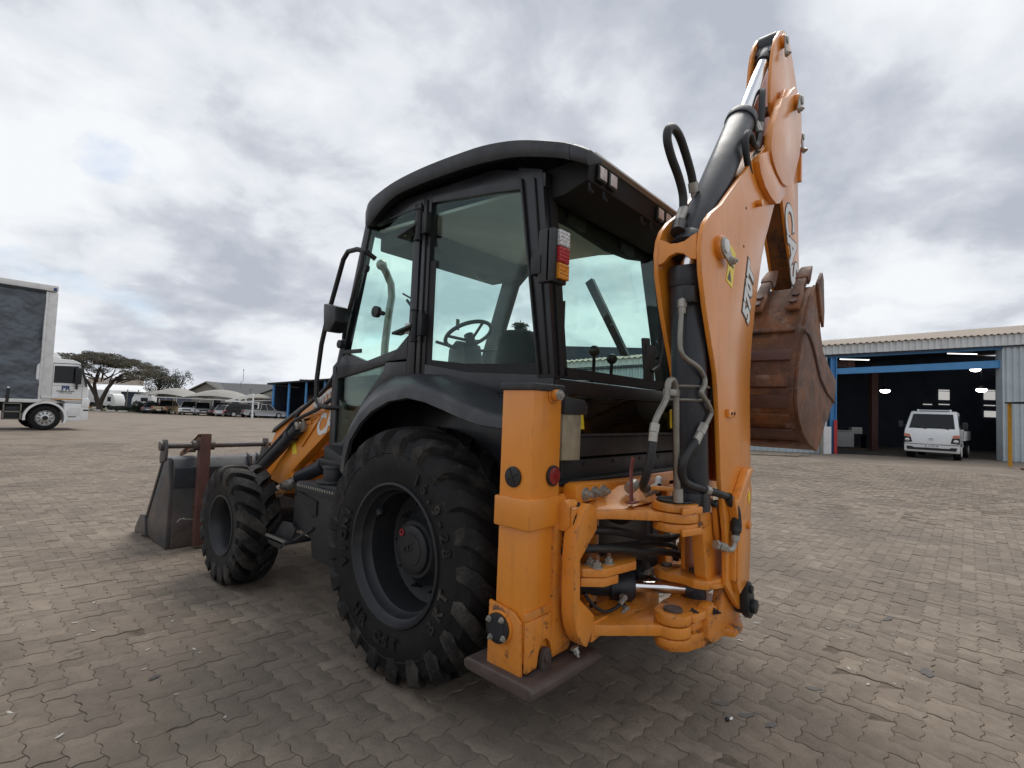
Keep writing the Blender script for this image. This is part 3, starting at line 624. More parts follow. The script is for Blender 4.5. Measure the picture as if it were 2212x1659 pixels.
car('dark off-roader with its flank towards the yard, right of the silver hatchback', -34.2, 67.2, -1.0, 'blackcar', 'suv')
car('white off-roader half hidden by the white truss post', -33.3, 69.0, math.pi+.5, 'carwhite', 'suv')
car('pale blue-grey pickup at the right end of the car row', -32.0, 67.6, -.9, 'silver', 'pickup')
# ================================================================== curtain-sided truck (left)
TY = 25.9
tk = thing('curtain_truck', 'white cab-over truck with a tall grey curtain-sided body crossing the yard', 'truck', (0, TY, 0))
m_ = MB(); rows = []
for i in range(25):
    x = -9+9.33*i/24; rows.append([(x, .09*math.sin(i*1.3+j*.55)*math.sin(j*.45+.4)+.06*math.sin(i*3.1-j*.8)*math.cos(j*.3)+.03*math.sin(i*5.3+j*1.7)+(.09*math.sin(j*2.4) if j < 4 else 0), 1.27+(5.66-1.27)*j/14) for j in range(15)])
m_.sheet(rows); m_.obj('curtain', 'curtain', tk, ang=60)
m_ = MB(); m_.box(-9, .33, .30, 2.5, 1.2, 5.7); m_.obj('body_core', 'charcoal', tk)
m_ = MB(); m_.box(-9, .72, -.03, 2.52, 5.70, 5.95); tr_ = m_.obj('top_rail', 'white_old', tk, .04)
m_ = MB(); m_.box(-9, .34, -.045, .0, 5.60, 5.71); m_.obj('curtain_track', 'charcoal', tr_); m_ = MB(); m_.box(.56, .66, -.04, -.028, 5.72, 5.85); m_.obj('side_marker', 'navy', tr_)
m_ = MB(); m_.box(.34, .42, -.04, .2, 1.2, 5.66); m_.box(.42, .73, .02, 2.5, 1.35, 5.66); m_.obj('front_bulkhead', 'white_old', tk, .03)
m_ = MB(); m_.box(-9, .45, -.05, .05, 1.12, 1.26); m_.obj('side_rail', 'white_old', tk, .01)
m_ = MB(); m_.box(.45, .95, -.02, .3, 1.30, 1.40); m_.obj('headboard_bracket', 'white_old', tk, .02)
cabp = [(.25, 1.2), (.25, 2.85), (.45, 2.98), (1.38, 2.95), (1.62, 2.85), (1.70, 2.72), (1.86, 1.95), (1.95, 1.80), (1.97, 1.15), (1.25, 1.15), (1.1, 1.25)]
m_ = MB(); m_.prism(cabp, 'y', .05, 2.3); cb = m_.obj('cab', 'white', tk, .05)
m_ = MB(); m_.prism([(1.2, 1.13), (1.97, 1.13), (2.0, .95), (1.99, .42), (1.22, .38), (1.2, .75)], 'y', .03, 2.3); m_.obj('front_step_panel', 'white', tk, .03)
m_ = MB(); m_.prism([(.8, 2.66), (1.56, 2.70), (1.64, 1.97), (.8, 1.96)], 'y', .02, .06); wn = m_.obj('side_window', 'car_glass', cb, .01, 1)
m_ = MB(); m_.prism([(1.70, 2.70), (1.75, 2.70), (1.93, 1.86), (1.88, 1.86)], 'y', .2, 2.15); m_.obj('windscreen', 'car_glass', cb, .01, 1)
m_ = MB(); m_.bar((1.66, .03, 2.80), (1.87, .03, 1.85), .06, .10, (0, 1, 0)); m_.obj('window_pillar', 'black', cb)
m_ = MB(); m_.box(1.44, 1.66, -.22, -.05, 1.93, 2.62); m_.box(1.5, 1.56, -.15, .05, 1.72, 1.95); m_.obj('wing_mirror', 'charcoal', tk, .04)
m_ = MB(); m_.prism([(.6, 3.0), (1.05, 3.0), (.9, 3.2), (.6, 3.3)], 'y', .4, 1.9); m_.obj('roof_deflector', 'white', cb, .04)
m_ = MB(); m_.box(.75, 1.85, .036, .047, 1.265, 1.31); m_.obj('reflective_stripe', 'orangestripe', cb)
m_ = MB()
for x0_, x1_, z0_, z1_ in ((.755, .765, 1.32, 2.75), (1.735, 1.745, 1.2, 2.0), (.76, 1.74, 1.845, 1.852), (.76, 1.74, 1.20, 1.212), (1.25, 1.74, 1.13, 1.145)): m_.box(x0_, x1_, .046, .052, z0_, z1_)
m_.obj('door_seam', 'charcoal', cb)
m_ = MB(); m_.prism([(.75, 2.78), (1.58, 2.80), (1.66, 2.76), (1.78, 2.2), (1.76, 2.2), (1.64, 2.74), (1.57, 2.775), (.75, 2.755)], 'y', .042, .05); m_.obj('window_frame', 'charcoal', cb)
m_ = MB(); m_.box(1.30, 1.72, .022, .034, .62, .90); m_.box(1.30, 1.72, .022, .034, .92, .935); m_.obj('step_recess', 'white_old', tk, .004)
m_ = MB(); m_.box(1.82, 1.99, .02, .034, .82, .88); m_.box(1.35, 1.6, .022, .032, .55, .585); m_.obj('lamp_slot', 'black', tk)
m_ = MB(); m_.prism([(1.75, 1.35), (2.0, 1.35), (2.03, 1.2), (2.0, .98), (1.75, .98)], 'y', .0, .5); m_.obj('corner_bumper', 'white', tk, .04)
m_ = MB(); m_.text('PR', lambda x, y, z: (x+1.2, .045-z, 1.755+y), .24, .012, .0, .004, 1.05); m_.obj('lettering', 'navy', cb)
m_ = MB(); m_.text('PUMBENA ROAD', lambda x, y, z: (x+1.2, .045-z, 1.62+y), .075, .002, 0, .003); m_.text('CARGO TRUCKS', lambda x, y, z: (x+1.2, .045-z, 1.55+y), .055, .001, 0, .003); m_.obj('lettering', 'charcoal', cb)
m_ = MB(); m_.lathe([(0, .60), (.0, .68), (.5, .68), (.5, .60), (0, .60)], (.62, -.02, .5), 'y', 28, R_(-18), R_(188)); m_.v = [(x, y, z) for x, y, z in m_.v]; m_.obj('wheel_arch', 'white', tk)
def truck_wheel(x, r=.5, par=tk, mir=1):
    w = MB(); w.lathe([(0, r*.62), (-.02, r*.75), (.0, r*.93), (.05, r), (.28, r), (.3, r*.8)], (x, 0, r), 'y', 36); wh = w.obj('wheel', 'rubber', par)
    w = MB(); w.lathe([(.0, r*.62), (.03, r*.58), (.06, r*.5), (.05, r*.34), (.0, r*.30), (-.02, r*.2), (-.02, .001)], (x, 0, r), 'y', 30); w.obj('rim', 'alloy', wh)
    w = MB()
    for k in range(10):
        w.cyl((x+r*.42*math.cos(k*.628), .045, r+r*.42*math.sin(k*.628)), (x+r*.42*math.cos(k*.628), .03, r+r*.42*math.sin(k*.628)), .03, None, 8)
    w.obj('wheel_hole', 'black', wh)
    w = MB(); w.cyl((x, -.03, r), (x, .0, r), r*.19, None, 14); w.obj('hub_cap', 'charcoal', wh)
truck_wheel(.62)
m_ = MB(); m_.cyl((.5, 2.0, .5), (.5, 2.3, .5), .5); m_.obj('wheel', 'rubber', tk, .03)
m_ = MB(); m_.box(-9, 1.4, .7, .95, .75, 1.1); m_.box(-9, 1.4, 1.6, 1.85, .75, 1.1); m_.obj('chassis', 'black', tk)
m_ = MB(); m_.box(-.62, -.12, .1, .7, .42, .95); m_.obj('battery_box', 'charcoal', tk, .02)
m_ = MB(); [m_.box(-.64+k*.5, -.6+k*.5, .02, .06, .42, 1.08) for k in (0, 1)]; [m_.box(-.64, -.1, .02, .06, z, z+.04) for z in (.42, .72, 1.05)]; m_.obj('step_ladder', 'tube', tk)
m_ = MB(); m_.cyl((-3.2, .45, .8), (-.75, .45, .8), .34, None, 24); m_.obj('fuel_tank', 'white', tk, .03)
m_ = MB(); m_.cyl((-.55, -.02, 1.1), (-.5, -.02, 1.9), .06, None, 10); pl_ = m_.obj('marker_post', 'black', tk)
m_ = MB(); m_.cyl((-.515, -.02, 1.66), (-.51, -.02, 1.72), .066, None, 10); m_.cyl((-.505, -.02, 1.86), (-.5, -.02, 1.93), .066, None, 10); m_.obj('reflective_band', 'white', pl_)
# ================================================================== workshop (right): facade frame s along wall, t inwards
WR = math.atan2(-.82154, .57015)
ws = thing('workshop', 'long corrugated workshop with open bay, blue beam and dark interior', 'building', (22.73, 1.907, 0), WR)
def corr(mb, s0, s1, zf0, zf1, t0, depth=.055, pitch=.25, tz=None):
    k = int((s1-s0)/pitch)+1; r0_, r1_ = [], []
    for i in range(k):
        s = s0+i*pitch
        for ds_, dt in ((0, 0), (.10, 0), (.13, -depth), (.20, -depth), (.235, 0)):
            if s+ds_ > s1: break
            r0_.append((s+ds_, t0+dt, zf0(s+ds_))); r1_.append((s+ds_, (tz or t0)+dt, zf1(s+ds_)))
    return mb.sheet([r0_, r1_])
fb = lambda s: 4.42+.081*s
ft = lambda s: 4.80+.0917*s
m_ = MB(); corr(m_, -16, 14.5, fb, ft, -.12); m_.obj('fascia', 'fascia', ws)
# roof sheet slopes up away from the yard, ribs run up the slope
m_ = MB(); r0_, r1_ = [], []
for i in range(122):
    s = -16+i*.25
    for ds_, dz in ((0, .0), (.10, .0), (.13, .04), (.20, .04), (.235, 0)):
        r0_.append((s+ds_, -.28, ft(s+ds_)+.0+dz)); r1_.append((s+ds_, 5.6, ft(s+ds_)+.80+.012*(s+ds_)+dz))
m_.sheet([r0_, r1_]); m_.obj('roof', 'roof', ws)
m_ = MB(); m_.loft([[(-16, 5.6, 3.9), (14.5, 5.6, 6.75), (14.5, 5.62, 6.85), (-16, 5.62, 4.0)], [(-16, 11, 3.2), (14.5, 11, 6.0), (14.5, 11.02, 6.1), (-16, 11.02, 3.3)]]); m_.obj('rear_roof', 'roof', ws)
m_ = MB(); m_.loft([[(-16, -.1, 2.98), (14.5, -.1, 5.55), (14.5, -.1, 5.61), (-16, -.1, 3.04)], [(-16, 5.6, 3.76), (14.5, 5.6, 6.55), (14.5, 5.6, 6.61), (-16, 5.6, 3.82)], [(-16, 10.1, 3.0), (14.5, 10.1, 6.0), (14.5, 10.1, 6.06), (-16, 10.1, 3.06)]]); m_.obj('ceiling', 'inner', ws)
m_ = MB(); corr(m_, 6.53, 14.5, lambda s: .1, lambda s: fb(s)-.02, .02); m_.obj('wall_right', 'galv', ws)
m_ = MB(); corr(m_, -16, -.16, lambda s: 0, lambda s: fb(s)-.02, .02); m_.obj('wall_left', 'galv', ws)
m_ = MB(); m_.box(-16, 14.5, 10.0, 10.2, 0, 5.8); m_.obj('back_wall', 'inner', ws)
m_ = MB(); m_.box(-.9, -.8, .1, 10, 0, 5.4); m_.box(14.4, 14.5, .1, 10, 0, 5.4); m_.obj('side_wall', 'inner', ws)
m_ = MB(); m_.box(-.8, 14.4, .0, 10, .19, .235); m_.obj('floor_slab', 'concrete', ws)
m_ = MB(); m_.loft([[(.05, .06, 3.58), (6.6, .06, 4.05), (6.6, .06, 4.37), (.05, .06, 3.83)], [(.05, .22, 3.58), (6.6, .22, 4.05), (6.6, .22, 4.37), (.05, .22, 3.83)]]); m_.obj('lintel_beam', 'blue', ws, .01, 1)
m_ = MB(); m_.loft([[(-.4, .05, 4.24), (9.5, .05, 5.05), (9.5, .05, 5.18), (-.4, .05, 4.38)], [(-.4, .2, 4.24), (9.5, .2, 5.05), (9.5, .2, 5.18), (-.4, .2, 4.38)]]); m_.obj('eave_beam', 'blue', ws)
m_ = MB(); m_.box(-.14, -.11, -.05, .2, .2, 4.3); m_.box(.07, .10, -.05, .2, .2, 4.3); m_.box(-.11, .07, .05, .08, .2, 4.3); col_ = m_.obj('door_column', 'blue', ws)
m_ = MB(); m_.box(-.02, .115, -.075, -.053, .2, 1.64); m_.obj('red_guard', 'red', col_)
m_ = MB(); m_.box(6.48, 6.53, -.04, .3, .2, 4.8); m_.obj('door_column', 'galv', ws)
for s0, s1, z0, z1 in ((10.53, 11.1, 3.12, 3.62), (10.53, 11.1, 3.66, 3.72), (12.97, 13.56, 3.21, 3.70), (12.97, 13.56, 3.73, 3.79), (12.98, 13.58, 2.2, 2.56), (9.68, 10.15, 2.80, 2.85), (10.53, 11.1, 2.83, 2.88), (12.97, 13.56, 2.86, 2.91)):
    m_ = MB(); m_.box(s0, s1, 9.94, 9.99, z0, z1); m_.obj('window', 'window_lit', ws)
for s0, s1, t0 in ((6.1, 6.8, 2.1), (1.1, 1.6, 2.1)):
    m_ = MB(); zz = 4.55+.0833*s0+.06; m_.loft([[(s0, 1.8, zz-.17), (s1, 1.8, zz-.12), (s1, 2.7, zz+.0), (s0, 2.7, zz-.05)], [(s0, 1.8, zz-.15), (s1, 1.8, zz-.10), (s1, 2.7, zz+.02), (s0, 2.7, zz-.03)]]); m_.obj('skylight', 'skylight', ws)
def wloc(s, t, z): return Vector((22.73+s*.57015+t*.82154, 1.907-s*.82154+t*.57015, z))
for i, (s, z, lb) in enumerate(((4.81, 3.27, 'lit round high-bay lamp left of the workshop windows'), (9.29, 3.46, 'lit round high-bay lamp beside the upper right window'), (9.02, 4.48, 'highest lit high-bay lamp, just under the blue beam'))):
    t = thing('high_bay_lamp', lb, 'lamp', wloc(s, 5, z), WR, 'high-bay lamps in the workshop')
    m_ = MB(); m_.lathe([(.03, .26), (.10, .2), (.18, .07), (.20, .001)], (0, 0, 0), 'z', 20); m_.obj('shade', 'charcoal', t)
    m_ = MB(); m_.ball((0, 0, -.02), .22, 8, (1, 1, .55)); m_.obj('lens', 'lamp', t); m_ = MB(); m_.cyl((0, 0, .18), (0, 0, 1.2), .012, None, 6); m_.obj('rod', 'charcoal', t)
for i, (s0, s1, z, lb) in enumerate(((5.76, 6.98, 4.84, 'lit fluorescent tube under the eaves on the right'), (1.2, 2.46, 4.46, 'lit fluorescent tube under the eaves near the blue column'))):
    t = thing('tube_lamp', lb, 'lamp', wloc((s0+s1)/2, 2, z), WR, 'fluorescent tubes in the workshop')
    w = (s1-s0)/2; MB().box(-w, w, -.05, .05, .02, .07).obj('batten', 'charcoal', t); MB().cyl((-w, 0, 0), (w, 0, 0), .02, None, 8).obj('tube', 'tube_lit', t)
t = thing('steel_column', 'dark red steel column standing inside the workshop left of the pickup', 'column', wloc(3.73, 4, .235), WR)
m_ = MB(); m_.box(-.15, .15, -.12, -.09, 0, 4.2); m_.box(-.15, .15, .09, .12, 0, 4.2); m_.box(-.015, .015, -.09, .09, 0, 4.2); m_.obj('shaft', 'rust_red', t); MB().box(-.25, .25, -.2, .2, 0, .03).obj('base_plate', 'rust_red', t)
t = thing('fridge', 'pale chest cabinet standing on the workshop floor at left', 'cabinet', wloc(3.3, 6, .235), WR)
MB().box(-.5, .4, -.3, .3, .05, .85).obj('body', 'white_old', t, .03); MB().box(-.52, .42, -.32, .32, .86, .92).obj('lid', 'white_old', t, .02)
t = thing('wall_unit', 'small grey box unit on a bench inside the workshop', 'box', wloc(4.15, 6.5, .235), WR)
MB().box(-.26, .26, -.2, .2, .75, 1.1).obj('case', 'white_old', t, .02); MB().box(-.5, .5, -.3, .3, .68, .74).obj('bench_top', 'charcoal', t); [MB().box(x-.03, x+.03, -.25, .25, 0, .68).obj('leg', 'charcoal', t) for x in (-.45, .45)]
t = thing('hoist_cover', 'faded red hoist beam end under the eaves by the blue column', 'hoist', wloc(.85, 1, 3.98), WR)
MB().box(-.45, .45, -.1, .1, 0, .3).obj('beam', 'rust_red', t, .01); m_ = MB(); m_.disc((.2, -.12, .15), 'y', .08, .02); m_.obj('roller', 'rust', t)
for k, (s, tt, ln, an, lb) in enumerate(((.6, .4, .9, .1, 'flat dark steel sheet lying by the blue door column'), (1.5, .5, 1.2, -.15, 'dark mat lying across the bay threshold'))):
    m_ = MB(); m_.box(-ln/2, ln/2, -.35, .35, 0, .05); tag(m_.obj('scrap_sheet', 'charcoal', None, .01, 1, loc=wloc(s, tt, .24), rotz=WR+an), lb, 'sheet')
m_ = MB(); m_.box(-.16, .16, -.03, .03, 0, 1.15); m_.box(-.03, .03, .03, .2, 0, 1.1); tag(m_.obj('leaning_panel', 'white_old', None, .01, 1, loc=wloc(-.36, -.25, .2), rotz=WR+.15), 'upright off-white panel leaning by the blue column', 'panel')
m_ = MB(); m_.box(-.05, .05, -.05, .05, 0, 1.05); m_.box(-.14, .14, -.14, .14, 0, .03); tag(m_.obj('steel_bollard', 'tube', None, .01, 1, loc=wloc(-.75, -.6, .2), rotz=WR), 'short grey steel post in front of the workshop wall', 'bollard')
# planks on the ground
for k, (x, y, ln, an, lb) in enumerate(((17.9, 3.35, 2.6, -.35, 'pale plank nearest the bucket on the paving'), (18.5, 3.35, 3.0, -.38, 'middle pale plank on the paving'), (19.0, 3.6, 2.8, -.30, 'pale plank nearest the workshop on the paving'))):
    m_ = MB(); m_.box(-ln/2, ln/2, -.07, .07, 0, .05); o = m_.obj('timber_plank', 'wood', None, .008, 1, loc=(x, y, gz(x, y)+.006), rotz=an-.55); tag(o, lb, 'plank', 'loose planks on the paving')
# yellow gas-bottle cage at the right edge
t = thing('yellow_cage', 'yellow mesh cage with rusty feet at the right edge', 'cage', wloc(4.55, -4.0, gz(*wloc(4.55, -4.0, 0)[:2])), WR)
for x in (-.52, .52):
    for y in (-.4, .4): MB().box(x-.04, x+.04, y-.04, y+.04, .04, 2.2).obj('post', 'cage', t); 
m_ = MB(); m_.box(-.6, .6, -.5, .5, 2.2, 2.25); m_.obj('top_plate', 'charcoal', t); MB().box(-.75, -.35, -.5, -.3, .0, .05).obj('foot', 'rust', t); MB().box(.35, .75, -.5, -.3, .0, .05).obj('foot', 'rust', t)
m_ = MB()
for k in range(26): m_.box(-.48, .48, -.40, -.395, .1+k*.08, .11+k*.08)
for k in range(12): m_.box(-.48+k*.08, -.47+k*.08, -.403, -.398, .08, 2.15)
m_.obj('mesh_panel', 'cage', t)
m_ = MB(); m_.box(-.28, .4, -.43, -.41, 1.25, 1.85); sg = m_.obj('sign_panel', 'yellow', t)
# ================================================================== white flat-bed pickup
bk = thing('flatbed_pickup', 'small white cab-over pickup parked facing out in the workshop bay', 'pickup', (23.8, -1.26, gz(23.8, -1.26)), math.atan2(.998, .07))
hw = .87
def ring(y, z0, z1, w0, w1, wt=None): return [(-w0, y, z0), (w0, y, z0), (w1, y, z1), (-w1, y, z1)]
m_ = MB(); m_.prism([(-.03, .27), (.0, .40), (.0, .62), (.0, 1.0), (-.10, 1.18), (-.60, 1.85), (-.75, 1.92), (-1.55, 1.90), (-1.60, .5), (-.35, .36), (-.3, .27)], 'x', -hw, hw)
m_.v = [((x*(1 if z < 1.1 else 1-.16*(z-1.1)/.8)), y, z) for x, y, z in m_.v]; bb = m_.obj('cab', 'carwhite', bk, .05, 3)
m_ = MB(); m_.loft([[(-.72, -.125, 1.225), (.72, -.125, 1.225), (.63, -.555, 1.80), (-.63, -.555, 1.80)], [(-.72, -.105, 1.235), (.72, -.105, 1.235), (.63, -.54, 1.81), (-.63, -.54, 1.81)]]); m_.obj('windscreen', 'car_glass', bb, .01, 1)
for sx in (-1, 1):
    m_ = MB(); m_.loft([[(sx*.862, -.36, 1.22), (sx*.862, -1.35, 1.22), (sx*.78, -1.3, 1.74), (sx*.78, -.75, 1.76)], [(sx*.872, -.36, 1.22), (sx*.872, -1.35, 1.22), (sx*.79, -1.3, 1.74), (sx*.79, -.75, 1.76)]]); m_.obj('side_window', 'car_glass', bb)
    m_ = MB(); m_.loft([[(sx*.868, .016, .63), (sx*.60, .020, .66), (sx*.64, .020, .85), (sx*.868, .016, .88)], [(sx*.865, -.12, .64), (sx*.60, -.08, .66), (sx*.64, -.08, .84), (sx*.865, -.14, .88)]]); hl = m_.obj('headlight', 'black', bk, .01, 1)
    m_ = MB(); m_.ball((sx*.76, .020, .745), .075, 8, (1.1, .25, .85)); m_.obj('lens', 'clear_lens', hl)
    m_ = MB(); m_.loft([[(sx*.868, .016, .885), (sx*.645, .019, .855), (sx*.68, .018, .97), (sx*.85, .014, 1.0)], [(sx*.868, -.14, .885), (sx*.645, -.08, .845), (sx*.68, -.08, .98), (sx*.86, -.14, 1.02)]]); m_.obj('indicator', 'salmon', hl)
    m_ = MB(); m_.box(*sorted((sx*.93, sx*1.09)), -.32, -.2, 1.22, 1.50); m_.obj('wing_mirror', 'charcoal', bk, .03); m_ = MB(); m_.bar((sx*.8, -.3, 1.3), (sx*.98, -.26, 1.35), .03, .03); m_.obj('mirror_arm', 'charcoal', bk)
    for y in (-.72, -3.6):
        m_ = MB(); m_.cyl((sx*.62, y, .33), (sx*.86, y, .33), .33, None, 24); wh = m_.obj('wheel', 'rubber', bk, .03); m_ = MB(); m_.cyl((sx*.861, y, .33), (sx*.875, y, .33), .2, None, 16); m_.obj('rim', 'white_old', wh)
    m_ = MB(); m_.bar((sx*.35-.2, -.10, 1.20), (sx*.35+.15, -.13, 1.30), .015, .02); m_.obj('wiper', 'black', bk)
m_ = MB(); m_.prism([(-.76, .36), (.76, .36), (.8, .49), (.62, .49), (.55, .45), (-.55, .45), (-.62, .49), (-.8, .49)], 'y', .001, .014); m_.obj('lower_grille', 'black', bk)
m_ = MB(); m_.prism([(-.86, .58), (.86, .58), (.86, .60), (-.86, .60)], 'y', -.005, .012); m_.obj('bumper_seam', 'charcoal', bk)
m_ = MB(); m_.box(-.02-.26, -.02+.26, .004, .02, .47, .58); pt = m_.obj('number_plate', 'white', bk)
m_ = MB(); m_.text('JR 14 KP-GP', lambda x, y, z: (-x-.02, .021+z, .525+y), .085, .002, 0, .001); m_.obj('lettering', 'blackdecal', pt)
m_ = MB(); m_.tube([(.10*math.cos(k*.3927), .012, .80+.05*math.sin(k*.3927)) for k in range(17)], .009, 6); m_.bar((.05, .014, .765), (.03, .014, .835), .014, .012, (0, 1, 0)); m_.bar((-.03, .014, .765), (-.05, .014, .835), .014, .012, (0, 1, 0)); m_.bar((.04, .014, .795), (-.04, .014, .805), .014, .012, (0, 1, 0)); m_.obj('badge', 'chrome', bk)
m_ = MB(); m_.box(-.86, .86, -4.7, -1.75, .75, .82); m_.box(-.86, -.82, -4.7, -1.75, .82, 1.15); m_.box(.82, .86, -4.7, -1.75, .82, 1.15); m_.box(-.86, .86, -1.79, -1.75, .82, 1.3); m_.obj('load_bed', 'white_old', bk, .01)
MB().box(-.35, .35, -4.6, -1.0, .45, .7).obj('chassis', 'black', bk)
m_ = MB(); [m_.box(x-.03, x+.03, -.95, -.9, 1.9, 2.0) for x in (-.52, .52)]; m_.bar((-.55, -.92, 1.97), (.55, -.92, 1.97), .03, .03); m_.obj('roof_bar', 'white', bk)
# litter on the paving
t = thing('litter_scrap', 'crumpled white and black scrap lying on the paving at lower right', 'litter', (-.044, -1.495, .003))
m_ = MB(); m_.ball((0, 0, .006), .017, 5, (1.0, .4, .3)); m_.obj('wrapper', 'white', t); m_ = MB(); m_.ball((-.024, .012, .008), .011, 4); m_.obj('burnt_end', 'black', t)
# conifer seen through the cab
t = thing('conifer_tree', 'dark conifer seen through the cab glass, beyond the machine', 'tree', (46.4, 40, -.3), SITE_ROT)
m_ = MB(); m_.tube([(0, 0, 0), (0, 0, 7), (.1, 0, 13.2)], .3, 7, True, [.4, .25, .05]); m_.obj('trunk', 'bark', t)
c = MB(); cl = []; g = random.Random(9)
for k in range(120):
    h = g.uniform(2.2, 12.8); ra = (13.4-h)*.26+.25; an = g.uniform(0, 6.28); q = g.uniform(.3, 1)
    cl.append(((math.cos(an)*ra*q, math.sin(an)*ra*q, h-.25*q*ra), 1, (.85, .85, .18)))
leaves(c, cl, 5200, .18, .25, 12); c.obj('crown', 'leaf_dark', t)
# ================================================================== BACKHOE LOADER (x right, y forwards, rear axle over the origin)
BL = thing('backhoe_loader', 'orange and black backhoe loader with its digging arm folded upright', 'backhoe loader')
def P(mb, name, mats, bevel=0, seg=2, parent=BL, label=None, ang=35): return mb.obj(name, mats, parent, bevel, seg, label, ang)
def tyre(cx, cy, cz, R, w, rim, nl, lugw, skew, side):
    dp = .014 if R > .6 else 0
    """side=-1: outer face at negative x"""
    h = R-rim; b = MB(); b.k = 0
    pr = [(-.40, rim), (-.455, rim+.04*h), (-.485, rim+.25*h), (-.50, rim+.5*h), (-.492, R-.155), (-.500, R-.150), (-.490, R-.143), (-.455, R-.075), (-.36, R-.060+dp), (-.18, R-.050+dp), (0, R-.046+dp)]
    pr = pr+[(-x, r) for x, r in pr[-2::-1]]
    b.lathe([(x*w, r) for x, r in pr], (0, 0, 0), 'x', 72)
    b.k = 1
    st = [(.03, R, R-.055), (-.12, R-.001, R-.055), (-.26, R-.004, R-.06), (-.38, R-.012, R-.068), (-.455, R-.026, R-.09), (-.497, R-.060, R-.115), (-.508, R-.105, R-.15), (-.503, R-.15, R-.185)]
    for s in (-1, 1):
        for k in range(nl):
            th0 = 2*math.pi*(k+(0 if s < 0 else .5))/nl; rings = []
            for i, (x, rt, rb) in enumerate(st):
                t = min(1, max(0, (-x+.03)/.53)); th = th0+skew*(t**1.05)+(.02*math.sin(t*6)); wl = lugw*(1.0 if i < 5 else .9-.12*(i-5))*(1+.25*t)
                tt, tb = wl/2/R, wl*.62/R
                xo = .012 if i >= 5 else 0; X = -s*(x)*w if s > 0 else x*w
                def pt(r, a, dx=0): return (X+(dx if s > 0 else -dx), -math.cos(a)*r, math.sin(a)*r)
                dx = xo*w
                rings.append([pt(rb, th-tb, -.01), pt(rt, th-tt, dx), pt(rt, th+tt, dx), pt(rb, th+tb, -.01)])
            b.loft(rings)
    b.v = [(x+cx, y+cy, z+cz) for x, y, z in b.v]; return b
def wheel(cx, cy, R, w, rim, nl, lugw, skew, side, rear):
    cz = R-.012 if rear else R-.012
    f = lambda pts: [(side*-1*a, r) for a, r in pts]
    o = -w/2 if True else 0
    if rear: prof = [(-.190, rim+.012), (-.206, rim+.010), (-.208, rim-.004), (-.196, rim-.012), (-.176, rim-.020), (-.165, rim-.034), (-.120, rim-.040), (-.105, rim-.055), (.05, rim-.062), (.075, rim-.10), (.08, .19), (.08, .001)]
    else: prof = [(-.135, rim+.012), (-.150, rim+.010), (-.152, rim-.004), (-.14, rim-.012), (-.12, rim-.020), (-.11, rim-.032), (-.05, rim-.045), (.03, rim-.055), (.05, .13), (.05, .115), (.05, .001)]
    b = MB(); b.lathe([(a*-side, r) if side > 0 else (a, r) for a, r in prof], (cx, cy, cz), 'x', 64)
    wh = P(b, 'rear_wheel' if rear else 'front_wheel', 'charcoal', ang=40)
    tyre(cx, cy, cz, R, w, rim, nl, lugw, skew, side).obj('tyre', ['rubber', 'rubber_tread'], wh, 0, ang=40)
    b = MB(); sg = -1 if side < 0 else 1
    if rear:
        b.lathe([(sg*a, r) for a, r in ((-.08, .22), (-.02, .215), (.0, .19), (.02, .175), (.045, .16), (.045, .138), (.062, .135), (.066, .128), (.066, .09), (.070, .088), (.070, .001))], (cx, cy, cz), 'x', 40)
        hb = b.obj('hub', 'charcoal', wh, ang=30)
        for k in range(10):
            a = k*.628; n_ = MB(); n_.hexbolt((cx-sg*.07, cy+.25*math.cos(a), cz+.25*math.sin(a)), (sg, 0, 0), .014, .04); n_.obj('wheel_nut', 'charcoal', wh)
        if side < 0:
            n_ = MB(); n_.tube([(cx-.04-.03, cy+.27, cz+.19), (cx-.10, cy+.265, cz+.20), (cx-.115, cy+.25, cz+.185), (cx-.115, cy+.235, cz+.165)], .024, 12); n_.obj('valve_cover', 'charcoal', wh)
            n_ = MB(); n_.tube([(cx-.071, cy+.085+.016*math.cos(k*.5236), cz+.085+.016*math.sin(k*.5236)) for k in range(13)], .0045, 6); n_.obj('red_ring', 'red', wh)
            n_ = MB(); [n_.bar((cx-.072, cy+y0_, cz+z0_), (cx-.072, cy+y1_, cz+z1_), .004, .010, (1, 0, 0)) for y0_, z0_, y1_, z1_ in ((.05, .01, -.02, .04), (.05, -.02, -.02, .01), (.05, .01, .05, -.02), (.015, .03, .015, -.01))]; n_.obj('hub_emblem', 'cylinder', wh)
            # raised sidewall lettering
            n_ = MB()
            for txt, a0, da, rr_ in (('16.9-28', 64, -8.6, .475), ('BKT', -38, 12, .47), ('HR CST', -128, 9.5, .47), ('INDIA', 158, 9.5, .47)):
                for i, ch in enumerate(txt):
                    a = R_(a0+(i*da if da < 0 else i*da)); 
                    flip = -1 if da > 0 else 1
                    ca, sa = math.cos(a), math.sin(a)
                    # visible face looks towards -x: screen right is -y, so angle is measured from rear (-y)
                    def fn(x, y, z, ca=ca, sa=sa, flip=flip): 
                        r = rr_+flip*y; t_ = flip*x
                        return (cx-.2145-z*1.0, cy-(ca*r+sa*t_), cz+(sa*r-ca*t_))
                    n_.text(ch, fn, .085, .003, 0, .005)
            n_.obj('tyre_lettering', 'rubber_tread', wh)['kind'] = 'stuff'
    else:
        b.lathe([(sg*a, r) for a, r in ((-.06, .11), (-.01, .10), (.0, .08), (.03, .07), (.035, .055), (.035, .001))], (cx, cy, cz), 'x', 30); b.obj('hub', 'charcoal', wh, ang=30)
        for k in range(8):
            a = k*.785; n_ = MB(); n_.hexbolt((cx-sg*.04, cy+.15*math.cos(a), cz+.15*math.sin(a)), (sg, 0, 0), .012, .03); n_.obj('wheel_nut', 'charcoal', wh)
    return wh
